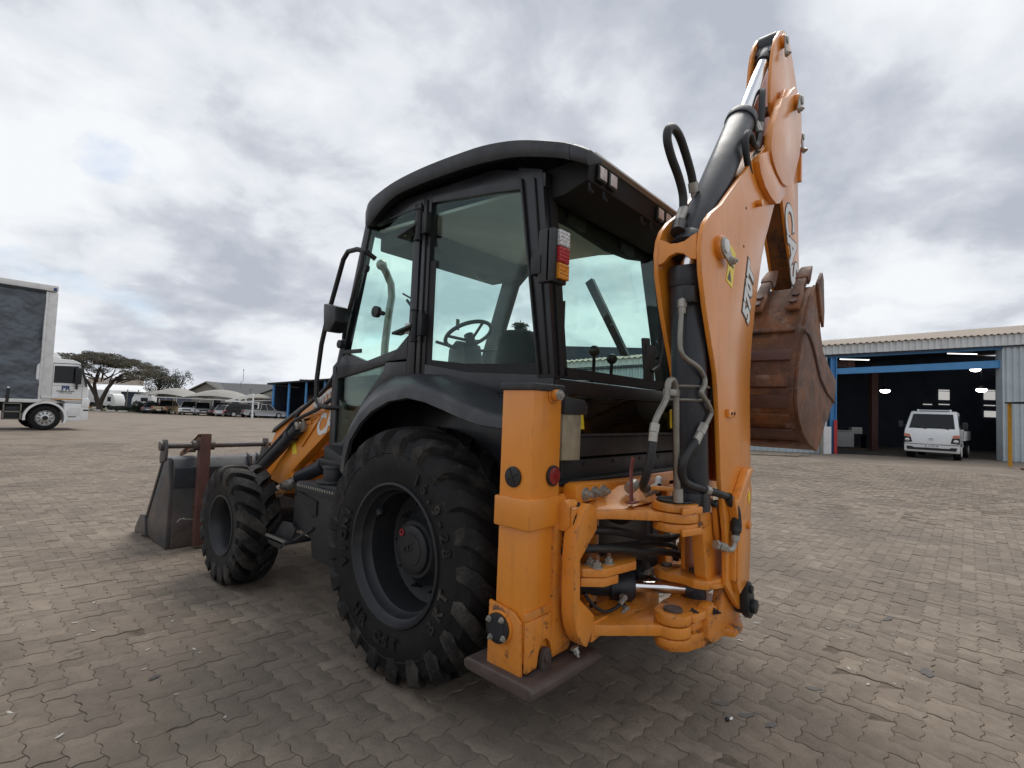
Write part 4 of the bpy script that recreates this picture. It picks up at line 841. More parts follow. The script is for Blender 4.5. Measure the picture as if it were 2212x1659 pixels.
for side in (-1, 1):
    wheel(side*.857, 0, .705, .43, .382, 21, .085, .34, side, True)
    wheel(side*.985, 2.22, .492, .315, .238, 18, .088, .36, side, False)
# ---- chassis, axle, engine block
b = MB(); b.box(-.38, -.28, -.85, 3.3, .62, .86); b.box(.28, .38, -.85, 3.3, .62, .86); b.box(-.3, .3, -.85, -.7, .5, 1.0); b.box(-.3, .3, 1.2, 3.2, .55, .8); P(b, 'chassis', 'black', .01)
b = MB(); b.cyl((-.8, 0, .69), (.8, 0, .69), .13, None, 20); b.ball((0, 0, .69), .24, 10); P(b, 'rear_axle', 'black')
b = MB(); b.cyl((-.85, 2.22, .48), (.85, 2.22, .48), .085, None, 16); b.ball((0, 2.22, .48), .17, 10); P(b, 'front_axle', 'black')
b = MB(); b.box(-.66, .66, -.62, .9, .95, 1.12); b.box(-.62, .62, .5, 1.3, .6, 1.12); P(b, 'cab_floor', 'dark', .01)
# hood
b = MB(); prof = [(1.30, 1.70), (1.75, 1.64), (2.4, 1.46), (2.95, 1.22), (3.1, 1.0), (3.12, .75), (1.3, .75)]
b.prism(prof, 'x', -.40, .40); P(b, 'engine_hood', 'orange', .04, 3)
b = MB(); tp = [(1.28, 1.725), (1.75, 1.665), (2.4, 1.485), (2.97, 1.24)]
b.loft([[(-.43, y, z-.05), (-.41, y, z), (.41, y, z), (.43, y, z-.05)] for y, z in tp]); P(b, 'hood_top', 'plastic', .01)
b = MB(); b.tube([(.115, 1.85, 1.55), (.115, 1.85, 2.10), (.14, 1.85, 2.40), (.165, 1.85, 2.58), (.15, 1.85, 2.70), (.09, 1.85, 2.80), (.04, 1.85, 2.86)], .036, 14); b.ball((.03, 1.85, 2.865), .052, 8); P(b, 'exhaust_stack', 'tube')
b = MB(); b.cyl((.30, 1.95, 1.5), (.30, 1.95, 1.78), .05); b.lathe([(0, .05), (.03, .11), (.10, .11), (.13, .06), (.13, .001)], (.30, 1.95, 1.78), 'z', 20); P(b, 'air_precleaner', 'plastic')
# ---- loader arms, cylinders, bucket
for sx in (-1, 1):
    x0, x1 = sorted((sx*.53, sx*.62))
    b = MB(); b.prism([(1.36, 1.66), (1.50, 1.645), (1.987, 1.476), (2.067, 1.41), (2.102, 1.33), (2.11, 1.16), (2.40, .93), (2.52, .816), (2.475, .674), (2.144, .70), (2.07, .838), (2.10, .90), (1.448, 1.326), (1.36, 1.40)], 'x', x0, x1)
    la = P(b, 'loader_arm', 'orange', .008)
    b = MB(); b.prism([(2.2, .76), (2.5, .80), (3.55, .40), (3.58, .25), (3.4, .22), (2.5, .60)], 'x', x0, x1); b.obj('arm_tip', 'orange', la, .008)
    xo = sx*.625
    b = MB(); b.bar((xo, 1.93, 1.35), (xo, 1.66, 1.41), .02, .03); b.bar((xo, 1.64, 1.40), (xo, 1.93, 1.14), .02, .03); b.bar((xo, 1.93, 1.35), (xo, 1.78, 1.36), .02, .05); b.obj('stiffener', 'orange', la, .004)
    b = MB(); b.cyl((sx*.52, 1.907, 1.311), (sx*.70, 1.907, 1.311), .035); b.cyl((sx*.62, 1.907, 1.311), (sx*.66, 1.907, 1.311), .055); b.cyl((sx*.52, 2.13, .775), (sx*.69, 2.13, .775), .032); b.cyl((sx*.60, 2.13, .775), (sx*.65, 2.13, .775), .048); b.obj('pivot_pin', 'zinc', la, .003)
    b = MB(); b.cyl((sx*.665, 1.92, 1.29), (sx*.665, 2.70, .83), .052); b.cyl((sx*.665, 2.02, 1.232), (sx*.665, 2.07, 1.203), .062); cy = P(b, 'bucket_cylinder', 'cylinder')
    b = MB(); b.cyl((sx*.665, 2.70, .83), (sx*.665, 3.25, .52), .03); b.obj('rod', 'chrome', cy)
    b = MB(); b.cyl((sx*.60, 1.25, 1.12), (sx*.60, 1.98, .86), .06); b.cyl((sx*.60, 1.55, 1.013), (sx*.60, 1.60, .995), .072); cy = P(b, 'lift_cylinder', 'cylinder')
    b = MB(); b.cyl((sx*.60, 1.98, .86), (sx*.60, 2.35, .73), .035); b.obj('rod', 'chrome', cy)
    if sx < 0:
        b = MB(); b.text('570T', lambda x, y, z: (-.623-z, 1.63-x*.85-y*-.25, 1.515+y*.93+x*.28), .17, .006, .15, .002); la2 = b.obj('lettering', 'decal', la)
        b = MB(); b.text('CASE', lambda x, y, z: (-.623-z, 1.47-x*.85, 1.37+y+x*.25), .23, .008, .15, .002); b.obj('lettering', 'decal', la)
        b = MB(); b.prism([(2.11, 1.14), (2.04, 1.16), (2.01, 1.06), (2.09, 1.05)], 'x', -.625, -.622); b.obj('warning_label', 'yellow', la)
        b = MB(); b.curve([(-.66, 2.0, 1.24), (-.68, 1.93, 1.40), (-.68, 1.70, 1.52), (-.68, 1.45, 1.65), (-.66, 1.30, 1.85)], .017, 8); b.curve([(-.70, 2.66, .90), (-.70, 2.1, 1.24), (-.69, 1.95, 1.35), (-.68, 1.6, 1.46), (-.68, 1.3, 1.58)], .017, 8); P(b, 'loader_hose', 'hose')
b = MB(); b.cyl((-.53, 1.95, 1.05), (.53, 1.95, 1.05), .06); P(b, 'loader_cross_tube', 'orange')
# loader bucket
prof = [(3.70, .89), (3.62, .80), (3.60, .58), (3.60, .20), (3.61, .02), (3.66, .0), (4.45, .0), (4.60, .035), (4.45, .05), (3.72, .06), (3.68, .2), (3.67, .55), (3.72, .76), (3.88, .87), (3.88, .90)]
b = MB(); b.prism(prof, 'x', -1.09, 1.09); bk_ = P(b, 'loader_bucket', 'bucket_grey', .006)
b = MB(); b.prism([(3.62, .615), (3.585, .60), (3.595, .80), (3.675, .885), (3.72, .89), (3.65, .80)], 'x', -1.088, 1.088); b.obj('back_stiffener', 'cylinder', bk_, .006)
b = MB(); b.prism([(3.60, .215), (3.588, .21), (3.588, .012), (3.60, .0), (3.66, -.0), (3.66, .03)], 'x', -1.088, 1.088); b.obj('heel_plate', 'pad', bk_, .003)
for sx in (-1, 1):
    b = MB(); b.prism([(3.88, .90), (3.70, .90), (3.60, .60), (3.60, .0), (4.28, .04), (4.43, .03), (4.46, .12), (4.28, .21)], 'x', *sorted((sx*1.09, sx*1.125))); b.obj('side_plate', 'bucket_grey', bk_, .005)
    b = MB(); b.prism([(4.22, .03), (4.62, .0), (4.62, .05), (4.45, .22), (4.30, .24)], 'x', *sorted((sx*1.126, sx*1.145))); b.obj('side_cutter', 'bucket_grey', bk_, .004)
    b = MB(); b.prism([(3.86, .88), (3.80, .90), (4.26, .20), (4.30, .22)], 'x', *sorted((sx*1.126, sx*1.133))); b.obj('edge_strip', 'black', bk_)
for x in (-.35, -.25, .25, .35):
    b = MB(); b.prism([(3.72, .93), (3.60, .9), (3.57, .6), (3.60, .3), (3.61, .6), (3.64, .8)], 'x', x-.012, x+.012); b.obj('hinge_lug', 'bucket_grey', bk_, .003)
b = MB(); b.cyl((-1.24, 3.52, 1.035), (1.24, 3.52, 1.035), .027, None, 16); sf = P(b, 'fork_shaft', 'bucket_grey')
for x in (-1.21, -.24, .24, 1.21):
    b = MB(); b.prism([(3.48, 1.10), (3.56, 1.10), (3.62, .92), (3.60, .86), (3.46, .90), (3.45, 1.0)], 'x', x-.014, x+.014); b.obj('shaft_bracket', 'bucket_grey', sf, .004)
b = MB(); b.cyl((-1.255, 3.52, 1.035), (-1.22, 3.52, 1.035), .045); b.obj('end_collar', 'bucket_grey', sf)
for sx in (-1, 1):
    xf = sx*.87
    b = MB(); b.box(xf-.048, xf+.048, 3.44, 3.455, .03, 1.15); b.box(xf-.048, xf-.032, 3.455, 3.53, .03, 1.12); b.box(xf+.032, xf+.048, 3.455, 3.53, .03, 1.12); fk = P(b, 'fork_tine', 'rust_red', .003)
    b = MB(); b.prism([(3.50, 1.15), (3.56, 1.13), (4.05, .92), (4.05, .88), (3.53, 1.02)], 'x', xf-.05, xf-.03); b.prism([(3.46, 1.155), (3.53, 1.15), (3.95, .93), (3.9, .93)], 'x', xf-.05, xf+.05); b.obj('fork_heel', 'bark' if 0 else 'rust', fk, .003)
    b = MB(); b.cyl((xf-.10, 3.52, 1.035), (xf+.10, 3.52, 1.035), .05); b.obj('fork_hub', 'bucket_grey', fk)
b = MB(); b.box(-.90, -.83, 3.50, 3.59, .36, .50); b.cyl((-.93, 3.52, .43), (-.80, 3.52, .43), .018); P(b, 'fork_latch', 'rust', .004)
b = MB(); b.curve([(-.86, 3.50, .44), (-.88, 3.52, .30), (-.95, 3.54, .29), (-1.02, 3.55, .30), (-1.05, 3.55, .27)], .004, 5); P(b, 'lashing_wire', 'zinc')
# ---- left hydraulic tank, step
b = MB(); b.prism([(1.40, .90), (1.40, .60), (1.13, .55), (1.10, .42), (.74, .40), (.60, .50), (.60, .935), (.63, .955), (1.36, .925)], 'x', -.93, -.45); tkk = P(b, 'side_tank', 'charcoal', .01)
b = MB(); b.box(-.95, -.925, .74, 1.34, .86, .92); b.obj('tread_edge', 'charcoal', tkk, .004)
b = MB()
for k in range(18): b.box(-.954, -.946, .76+k*.032, .772+k*.032, .898, .915)
b.obj('tread_teeth', 'zinc', tkk)['kind'] = 'stuff'
b = MB(); b.prism([(1.36, .86), (1.05, .82), (1.05, .72), (1.12, .70)], 'x', -.94, -.931); b.obj('grab_pocket', 'dark', tkk)
b = MB(); b.box(-.945, -.93, 1.36, 1.385, .82, .89); b.obj('green_tag', 'glass', tkk)
b = MB(); b.cyl((-.83, 1.03, .945), (-.83, 1.03, .965), .12, None, 24); b.cyl((-.83, 1.03, .96), (-.83, 1.03, 1.05), .072, None, 24); b.cyl((-.83, 1.03, 1.045), (-.83, 1.03, 1.065), .080, None, 24); b.obj('filler_cap', 'plastic', tkk, .006)
for y, z in ((.70, .86), (.70, .72)):
    b = MB(); b.hexbolt((-.93, y, z), (-1, 0, 0), .013, .014); b.obj('bolt', 'charcoal', tkk)
b = MB(); b.prism([(1.62, .49), (1.50, .61), (1.36, .62), (1.30, .58), (1.34, .50)], 'x', -.96, -.945); b.box(-1.02, -.80, 1.33, 1.64, .47, .49); b.prism([(1.63, .49), (1.58, .44), (1.40, .43), (1.34, .49)], 'x', -1.02, -1.005); stp = P(b, 'cab_step', 'charcoal', .003)
b = MB()
for k in range(11): b.box(-1.024, -1.004, 1.34+k*.028, 1.352+k*.028, .488, .503)
b.obj('step_teeth', 'zinc', stp)['kind'] = 'stuff'
b = MB(); b.bar((-.96, 1.32, .50), (-.94, 1.08, .63), .010, .016); b.obj('step_brace', 'charcoal', stp)
b = MB()
for k in range(4): b.bar((-.55, 1.46, .62+k*.05), (-.55, 2.0, .60+k*.05), .03, .022)
P(b, 'oil_pipe', 'black')
b = MB(); b.prism([(1.21, 1.20), (1.21, 1.10), (.86, 1.04), (.86, 1.11)], 'x', -.82, -.60); b.box(-.83, -.6, .85, 1.26, 1.06, 1.10); P(b, 'cab_mount', 'charcoal', .012)

# ---- cab shell
XS = .72
cabf = MB()
for sx in (-1, 1):
    x0, x1 = sorted((sx*(XS-.06), sx*XS))
    fo = 0 if sx < 0 else -.20
    cabf.prism([(1.32, 1.17), (1.325+fo, 1.80), (1.27+fo, 1.835), (.97+fo, 2.86), (.895+fo, 2.86), (1.185+fo, 1.87), (1.24+fo, 1.78), (1.25, 1.17)], 'x', x0, x1)   # front post
    cabf.prism([(.205, 1.70), (.30, 1.70), (.29, 2.90), (.21, 2.90)], 'x', x0, x1)                                                              # middle post
    cabf.prism([(-.715, 1.68), (-.825, 1.68), (-.70, 2.80), (-.525, 2.86)], 'x', x0, x1)                                                         # rear post
    cabf.prism([(.24, 1.79), (-.18, 1.725), (-.72, 1.70), (-.82, 1.69), (-.82, 1.60), (.3, 1.60), (.3, 1.79)], 'x', *sorted((sx*(XS-.055), sx*(XS-.002))))  # sill
    cabf.prism([(.30, 1.62), (-.84, 1.64), (-.87, 1.12), (.9, 1.12), (.62, 1.55)], 'x', *sorted((sx*(XS-.03), sx*(XS-.012))))                      # side panel behind fender
    cabf.prism([(.93, 2.84), (.5, 2.93), (-.35, 2.90), (-.72, 2.78), (-.72, 2.70), (-.35, 2.76), (.25, 2.84), (.9, 2.82)], 'x', *sorted((sx*(XS-.055), sx*(XS-.004))))
# rear frame
cabf.loft([[(-.70, -.825, 1.68), (.70, -.825, 1.68), (.70, -.835, 1.60), (-.70, -.835, 1.60)], [(-.70, -.76, 1.69), (.70, -.76, 1.69), (.70, -.77, 1.60), (-.70, -.77, 1.60)]])
cabf.box(-.70, .70, 1.245, 1.315, 1.10, 1.25); cabf.box(-.70, .70, .93, .98, 2.78, 2.86)
cab = P(cabf, 'cab_frame', 'frame', .007)
b = MB()
for sx in (-1, 1):   # weather seals and grooves on rear corner post
    b.bar((sx*.724, -.735, 1.70), (sx*.724, -.565, 2.78), .006, .022, (1, 0, 0)); b.bar((sx*.724, -.790, 1.70), (sx*.724, -.655, 2.76), .006, .016, (1, 0, 0))
    b.bar((sx*.66, -.832, 1.70), (sx*.66, -.712, 2.74), .035, .006, (0, 1, 0)); b.bar((sx*.724, .245, 1.72), (sx*.724, .245, 2.86), .006, .012, (1, 0, 0))
b.obj('rubber_seal', 'dark', cab)
# side window and door
def pane(name, poly, x, th, par, m='glass', bev=0):
    q = MB(); q.prism(poly, 'x', x-th/2, x+th/2); return q.obj(name, m, par, bev)
for sx in (-1, 1):
    pane('side_window', [(.20, 2.87), (-.53, 2.80), (-.72, 1.705), (-.18, 1.73), (.20, 1.79)], sx*(XS-.02), .006, cab)
    # black printed border of the fixed pane
    q = MB(); q.prism([(.205, 1.79), (.15, 1.775), (.15, 2.45), (.205, 2.45)], 'x', sx*(XS-.012)-.002, sx*(XS-.012)+.002); q.prism([(.15, 1.775), (-.18, 1.72), (-.72, 1.70), (-.70, 1.76), (-.17, 1.775), (.15, 1.81)], 'x', sx*(XS-.012)-.002, sx*(XS-.012)+.002); q.obj('window_border', 'dark', cab)
    if sx < 0:
        dr = MB(); x0, x1 = -XS-.006, -XS+.03
        dr.prism([(.305, 1.66), (.385, 1.66), (.375, 2.86), (.31, 2.86)], 'x', x0, x1)
        dr.prism([(.385, 1.80), (.385, 1.98), (.42, 1.955), (.50, 1.895), (.86, 1.825), (1.11, 1.895), (1.20, 1.86), (1.245, 1.80), (1.245, 1.70), (.60, 1.80)], 'x', x0, x1)
        dr.prism([(.385, 1.66), (.385, 1.83), (.62, 1.82), (.64, 1.755), (.76, 1.65), (.9, 1.51), (1.06, 1.30), (1.14, 1.22), (1.235, 1.215), (1.235, 1.70), (1.27, 1.80), (1.285, 1.80), (1.285, 1.165), (1.08, 1.165), (.97, 1.30), (.83, 1.50), (.62, 1.655)], 'x', x0, x1)
        door = P(dr, 'cab_door', 'frame', .006)
        pane('door_glass', [(.92, 2.83), (.375, 2.85), (.385, 1.98), (.42, 1.955), (.50, 1.895), (.86, 1.825), (1.12, 1.90), (1.17, 1.87), (1.19, 1.93)], -XS+.008, .006, door)
        pane('lower_door_glass', [(1.24, 1.80), (.60, 1.81), (.64, 1.755), (.9, 1.51), (1.14, 1.22), (1.24, 1.215)], -XS+.012, .006, door, 'glass_dark')
        for z in (2.69, 2.03):
            h_ = MB(); h_.cyl((-.762, .275, z-.10), (-.762, .275, z+.10), .021, None, 14); h_.cyl((-.762, .275, z-.105), (-.762, .275, z-.095), .028); h_.cyl((-.762, .275, z+.095), (-.762, .275, z+.105), .028)
            h_.bar((-.752, .275, z), (-.735, .50, z-.035), .018, .075, (1, 0, 0)); h_.box(-.765, -.722, .20, .245, z-.065, z+.075); hg = h_.obj('hinge', 'charcoal', door, .004)
            h_ = MB(); [h_.cyl((-.752, y, z-.032), (-.742, y, z-.03), .009, None, 10) for y in (.44, .475)]; h_.obj('screw', 'zinc', hg)
        h_ = MB(); h_.cyl((-.73, 1.16, 1.96), (-.775, 1.16, 1.96), .032); h_.box(-.75, -.735, .90, 1.13, 1.885, 1.915); h_.obj('door_latch', 'plastic', door, .004)
        h_ = MB(); h_.cyl((-.735, .885, 2.50), (-.765, .885, 2.50), .03); h_.obj('latch_knob', 'plastic', door, .004)
        h_ = MB(); h_.cyl((-.735, .72, 2.165), (-.77, .72, 2.165), .04); h_.cyl((-.73, .72, 2.165), (-.735, .66, 2.15), .016); h_.obj('door_stay_knob', 'plastic', door, .004)
        h_ = MB(); h_.box(-.735, -.72, .36, .41, 1.99, 2.06); h_.obj('sticker', 'white_old', door)
# grab rail
b = MB(); b.tube([(-.73, .80, 2.56), (-.80, .82, 2.60), (-.82, .90, 2.625), (-.82, 1.02, 2.63), (-.82, 1.08, 2.58), (-.82, 1.16, 2.40), (-.82, 1.25, 2.20), (-.82, 1.33, 1.96), (-.82, 1.37, 1.70), (-.82, 1.365, 1.55), (-.82, 1.31, 1.495), (-.82, 1.20, 1.48), (-.74, 1.16, 1.48)], .018, 12); P(b, 'grab_rail', 'black')
b = MB(); b.tube([(-.82, .82, 2.60), (-.82, .83, 2.50), (-.82, 1.0, 2.10), (-.78, 1.08, 2.0)], .016, 10); P(b, 'inner_rail', 'black')
for sx in (-1, 1):
    b = MB(); b.prism([(1.13, 2.24), (.96, 2.20), (.95, 2.09), (1.02, 2.02), (1.11, 2.03)], 'x', *sorted((sx*.82, sx*.935))); mr = P(b, 'wing_mirror', 'black', .02)
    b = MB(); b.tube([(sx*.74, 1.06, 2.2), (sx*.90, 1.04, 2.18)], .014, 8); b.obj('mirror_arm', 'black', mr)
# windscreen
b = MB(); b.loft([[(-.66, 1.245, 1.84), (.66, 1.045, 1.84), (.66, .745, 2.82), (-.66, .945, 2.82)], [(-.66, 1.24, 1.84), (.66, 1.04, 1.84), (.66, .74, 2.82), (-.66, .94, 2.82)]]); b.loft([[(-.66, 1.29, 1.25), (.66, 1.29, 1.25), (.66, 1.25, 1.82), (-.66, 1.25, 1.82)], [(-.66, 1.285, 1.25), (.66, 1.285, 1.25), (.66, 1.245, 1.82), (-.66, 1.245, 1.82)]]); ws_ = P(b, 'windscreen', 'glass')
b = MB(); b.bar((0, 1.15, 2.25), (-.2, 1.12, 2.40), .012, .02); b.box(-.10, -.02, 1.13, 1.17, 2.36, 2.42); b.bar((-.25, 1.11, 2.44), (.12, 1.15, 2.36), .01, .012); b.obj('wiper', 'black', ws_)
# rear window
def ry(z): return -.815+(z-1.70)*.112
for a, c_, nm in ((1.70, 2.64, 'rear_window'),):
    b = MB(); b.loft([[(-.64, ry(1.70), 1.70), (.64, ry(1.70), 1.70), (.62, ry(2.66), 2.66), (-.62, ry(2.66), 2.66)], [(-.64, ry(1.70)+.006, 1.70), (.64, ry(1.70)+.006, 1.70), (.62, ry(2.66)+.006, 2.66), (-.62, ry(2.66)+.006, 2.66)]]); rw = P(b, nm, 'glass')
# black ceramic band + gasket
b = MB()
zs = (1.70, 1.735); q = -.004
b.loft([[(-.64, ry(z)+q, z), (.64, ry(z)+q, z), (.64, ry(z)+q-.004, z), (-.64, ry(z)+q-.004, z)] for z in (1.69, 1.745)])
b.loft([[(-.645, ry(z)+q, z), (-.60, ry(z)+q, z), (-.60, ry(z)+q-.004, z), (-.645, ry(z)+q-.004, z)] for z in (1.70, 2.66)])
b.loft([[(.60, ry(z)+q, z), (.645, ry(z)+q, z), (.645, ry(z)+q-.004, z), (.60, ry(z)+q-.004, z)] for z in (1.70, 2.66)])
b.obj('window_gasket', 'dark', rw)
b = MB(); b.bar((.33, ry(1.9)-.02, 1.74), (.30, ry(2.0)-.02, 2.02), .10, .02, (0, 1, 0)); b.box(.28, .40, ry(1.9)-.03, ry(1.9)-.005, 1.74, 1.98); b.obj('wiper_motor', 'plastic', rw, .01)
b = MB(); b.tube([(.33, ry(1.85)-.04, 1.80), (.42, ry(1.9)-.05, 1.84), (.48, ry(2.0)-.05, 1.95), (.585, ry(2.3)-.04, 2.20)], .012, 8); b.tube([(.46, ry(1.95)-.03, 1.90), (.585, ry(2.3)-.03, 2.20)], .016, 8); b.obj('wiper_arm', 'black', rw)
b = MB(); b.box(.56, .62, ry(2.2)-.05, ry(2.2), 2.13, 2.29); b.obj('window_latch', 'plastic', rw, .008)
# lower rear: dark glass, panels
b = MB(); b.loft([[(-.66, -.878, 1.405), (.66, -.878, 1.405), (.66, -.838, 1.598), (-.66, -.838, 1.598)], [(-.66, -.872, 1.405), (.66, -.872, 1.405), (.66, -.832, 1.598), (-.66, -.832, 1.598)]]); P(b, 'lower_rear_window', 'glass_dark')
b = MB(); b.prism([(-.64, 1.42), (-.64, 1.50), (-.15, 1.50), (.02, 1.48), (.05, 1.45), (.02, 1.42)], 'y', -.855, -.85); P(b, 'rear_blind', 'charcoal')
b = MB(); b.box(-.69, .69, -.826, -.822, 1.39, 1.598); P(b, 'rear_backing', 'dark')  # added black sheet, keeps what shows through the lower rear glass dark
b = MB()
for k in range(5): b.box(-.36+k*.012, -.02-k*.012, -.838, -.828, 1.505+k*.016, 1.515+k*.016)
P(b, 'lever_bellows', 'black')['kind'] = 'stuff'
b = MB(); b.prism([(-.70, 1.40), (-.66, 1.40), (-.66, 1.60), (-.70, 1.60)], 'y', -.875, -.80); b.prism([(.66, 1.40), (.70, 1.40), (.70, 1.60), (.66, 1.60)], 'y', -.875, -.80); b.prism([(-.70, 1.385), (.70, 1.385), (.70, 1.40), (-.70, 1.40)], 'y', -.885, -.80)
b.prism([(-.70, 1.28), (.70, 1.28), (.70, 1.384), (-.70, 1.384)], 'y', -.878, -.80); b.prism([(-.70, 1.17), (.70, 1.17), (.70, 1.268), (-.70, 1.268)], 'y', -.872, -.80); b.prism([(-.7, 1.10), (.7, 1.10), (.7, 1.165), (-.7, 1.165)], 'y', -.90, -.80)
rp = P(b, 'rear_panel', 'plastic', .008)
for x in (-.50, -.20, .12, .38):
    b = MB(); b.cyl((x, -.8735, 1.245), (x, -.8705, 1.245), .013, None, 12); b.obj('bolt_hole', 'dark', rp)
for x, z in ((-.552, 1.425), (.55, 1.43)):
    b = MB(); b.prism([(x, z), (x+.045, z), (x+.02, z+.13), (x-.01, z+.12)], 'y', -.875, -.87); P(b, 'warning_label', 'yellow')
# fender
inn = [(1.05, 1.12), (1.0, 1.30), (.92, 1.44), (.81, 1.57), (.67, 1.66), (.49, 1.714), (.28, 1.725), (-.01, 1.712), (-.27, 1.656), (-.5, 1.58), (-.70, 1.52), (-.82, 1.49)]
outr = [(.62, 1.10), (.60, 1.22), (.555, 1.33), (.44, 1.45), (.318, 1.530), (.142, 1.595), (-.043, 1.618), (-.20, 1.598), (-.35, 1.560), (-.5, 1.517), (-.65, 1.481), (-.80, 1.468)]
for sx in (-1, 1):
    rows = []
    for i in range(12):
        a, c_ = inn[i], outr[i]; row = []
        for t, bulge in ((0, 0), (.2, .012), (.45, .024), (.7, .026), (.9, .014), (.97, .004), (1, -.012)):
            x = -.715+(-1.03+.715)*t; row.append((-sx*x, a[0]+(c_[0]-a[0])*t, a[1]+(c_[1]-a[1])*t+bulge))
        cx_, cz_ = .0, .70
        v = Vector((cx_-c_[0], cz_-c_[1])).normalized(); 
        row.append((sx*1.035, c_[0]+v.x*.055, c_[1]+v.y*.055-.006)); row.append((sx*1.015, c_[0]+v.x*.062, c_[1]+v.y*.062-.006))
        for t in (.9, .5, 0): row.append((sx*(.715+.30*t), a[0]+(c_[0]-a[0])*t+v.x*.03, a[1]+(c_[1]-a[1])*t+v.y*.03+.01))
        rows.append(row)
    b = MB(); b.sheet(rows); P(b, 'rear_fender', 'fender', 0, ang=50)
    b = MB(); b.sheet([[(sx*.70, y, z-.02), (sx*.62, y, z-.03), (sx*.60, y, z-.5)] for y, z in inn]); P(b, 'wheel_well', 'dark')
# roof
st = [(.965, 2.90, 2.855, .66), (.935, 2.945, 2.815, .74), (.84, 2.985, 2.80, .785), (.68, 3.015, 2.87, .80), (.50, 3.035, 2.925, .81), (.28, 3.042, 2.933, .815), (.07, 3.037, 2.928, .82), (-.13, 3.028, 2.92, .82), (-.33, 3.013, 2.905, .82), (-.52, 2.982, 2.88, .815), (-.67, 2.942, 2.845, .81), (-.86, 2.875, 2.785, .80), (-.93, 2.842, 2.752, .80)]
st0, st = st, []
for i in range(len(st0)-1):
    q0, q1, q2, q3 = st0[max(i-1, 0)], st0[i], st0[i+1], st0[min(i+2, len(st0)-1)]
    for k in range(3):
        t = k/3; st.append(tuple(.5*(2*b_+(c_-a_)*t+(2*a_-5*b_+4*c_-e_)*t*t+(3*b_-a_-3*c_+e_)*t**3) for a_, b_, c_, e_ in zip(q0, q1, q2, q3)))
st.append(st0[-1])
b = MB(); rings = []
for i, (y, zt, zb, w) in enumerate(st):
    ex = y
    late = y < -.86
    zin = max(zt, 2.83) if late else zt
    def yy(x): return y
    pts = [(-w+.05, zb+.012), (-w+.012, zb), (-w, zb+.02), (-w-.004, zt-.05), (-w+.004, zt-.012), (-w+.03, zt), (-.652, zt), (-.645, zin+.006), (-.35, zin+.015), (.35, zin+.015), (.645, zin+.006), (.652, zt), (w-.03, zt), (w-.004, zt-.012), (w+.004, zt-.05), (w, zb+.02), (w-.012, zb), (w-.05, zb+.012)]
    zu = 2.80 if late else zb+.055
    pts += [(.67, zu), (.64, zu+.01), (-.64, zu+.01), (-.67, zu)]
    rings.append([(x, yy(x), z) for x, z in pts])
b.loft(rings); rfo = P(b, 'cab_roof', 'plastic', 0, ang=40)
for sx in (-1, 1):
    b = MB(); b.loft([[(sx*x, y, z) for x, z in ((w-.135, zb+.06), (w-.012, zb), (w, zb+.02), (w+.004, zt-.05), (w-.004, zt-.012), (w-.03, zt), (w-.14, zt))] for y, zt, zb, w in ((-.931, 2.842, 2.752, .80), (-.97, 2.822, 2.732, .80), (-1.01, 2.798, 2.712, .796), (-1.03, 2.785, 2.70, .79))]); b.obj('roof_fairing', 'plastic', rfo, .006)
b = MB(); b.prism([(-.955, 2.822), (-.945, 2.70), (-.80, 2.655), (-.70, 2.655), (-.66, 2.75), (-.66, 2.82)], 'x', -.655, .655); rb_ = b.obj('rear_lamp_panel', 'dark', rfo, .006)
b = MB(); b.box(-.645, .645, -.985, -.95, 2.826, 2.836); b.obj('roof_edge_trim', 'white_old', rfo)
for x in (-.55, -.445, .13, .235, .50):
    b = MB(); b.prism([(x-.042, 2.715), (x+.042, 2.715), (x+.042, 2.80), (x-.042, 2.80)], 'y', -.972, -.95); wl = b.obj('work_lamp', 'black', rfo, .008)
    b = MB(); b.prism([(x-.033, 2.725), (x+.033, 2.725), (x+.033, 2.79), (x-.033, 2.79)], 'y', -.977, -.972); b.obj('lens', 'lamp_lens', wl, .004)
for x in (-.62, -.48, -.05, .07):
    b = MB(); b.tube([(x, -.93, 2.70), (x+.01, -.93, 2.665), (x+.04, -.93, 2.66)], .010, 8); b.obj('lamp_wire', 'charcoal', rfo)
b = MB(); b.loft([[(-.64, .90, 2.80), (.64, .90, 2.80), (.64, -.62, 2.745), (-.64, -.62, 2.745)], [(-.64, .90, 2.82), (.64, .90, 2.82), (.64, -.62, 2.765), (-.64, -.62, 2.765)]]); hd = P(b, 'headliner', 'liner')
b = MB(); b.box(-.62, .62, .55, .92, 2.66, 2.795); b.prism([(-.62, 2.62), (-.3, 2.62), (.1, 2.585), (.4, 2.60), (.62, 2.64), (.62, 2.74), (-.62, 2.74)], 'y', -.66, -.58); b.obj('roof_console', 'dark', hd, .02)
for x in (-.35, .25):
    b = MB(); b.prism([(x-.09, 2.60), (x+.09, 2.59), (x+.09, 2.70), (x-.09, 2.71)], 'y', -.685, -.66); b.obj('speaker_grille', 'charcoal', hd, .02)
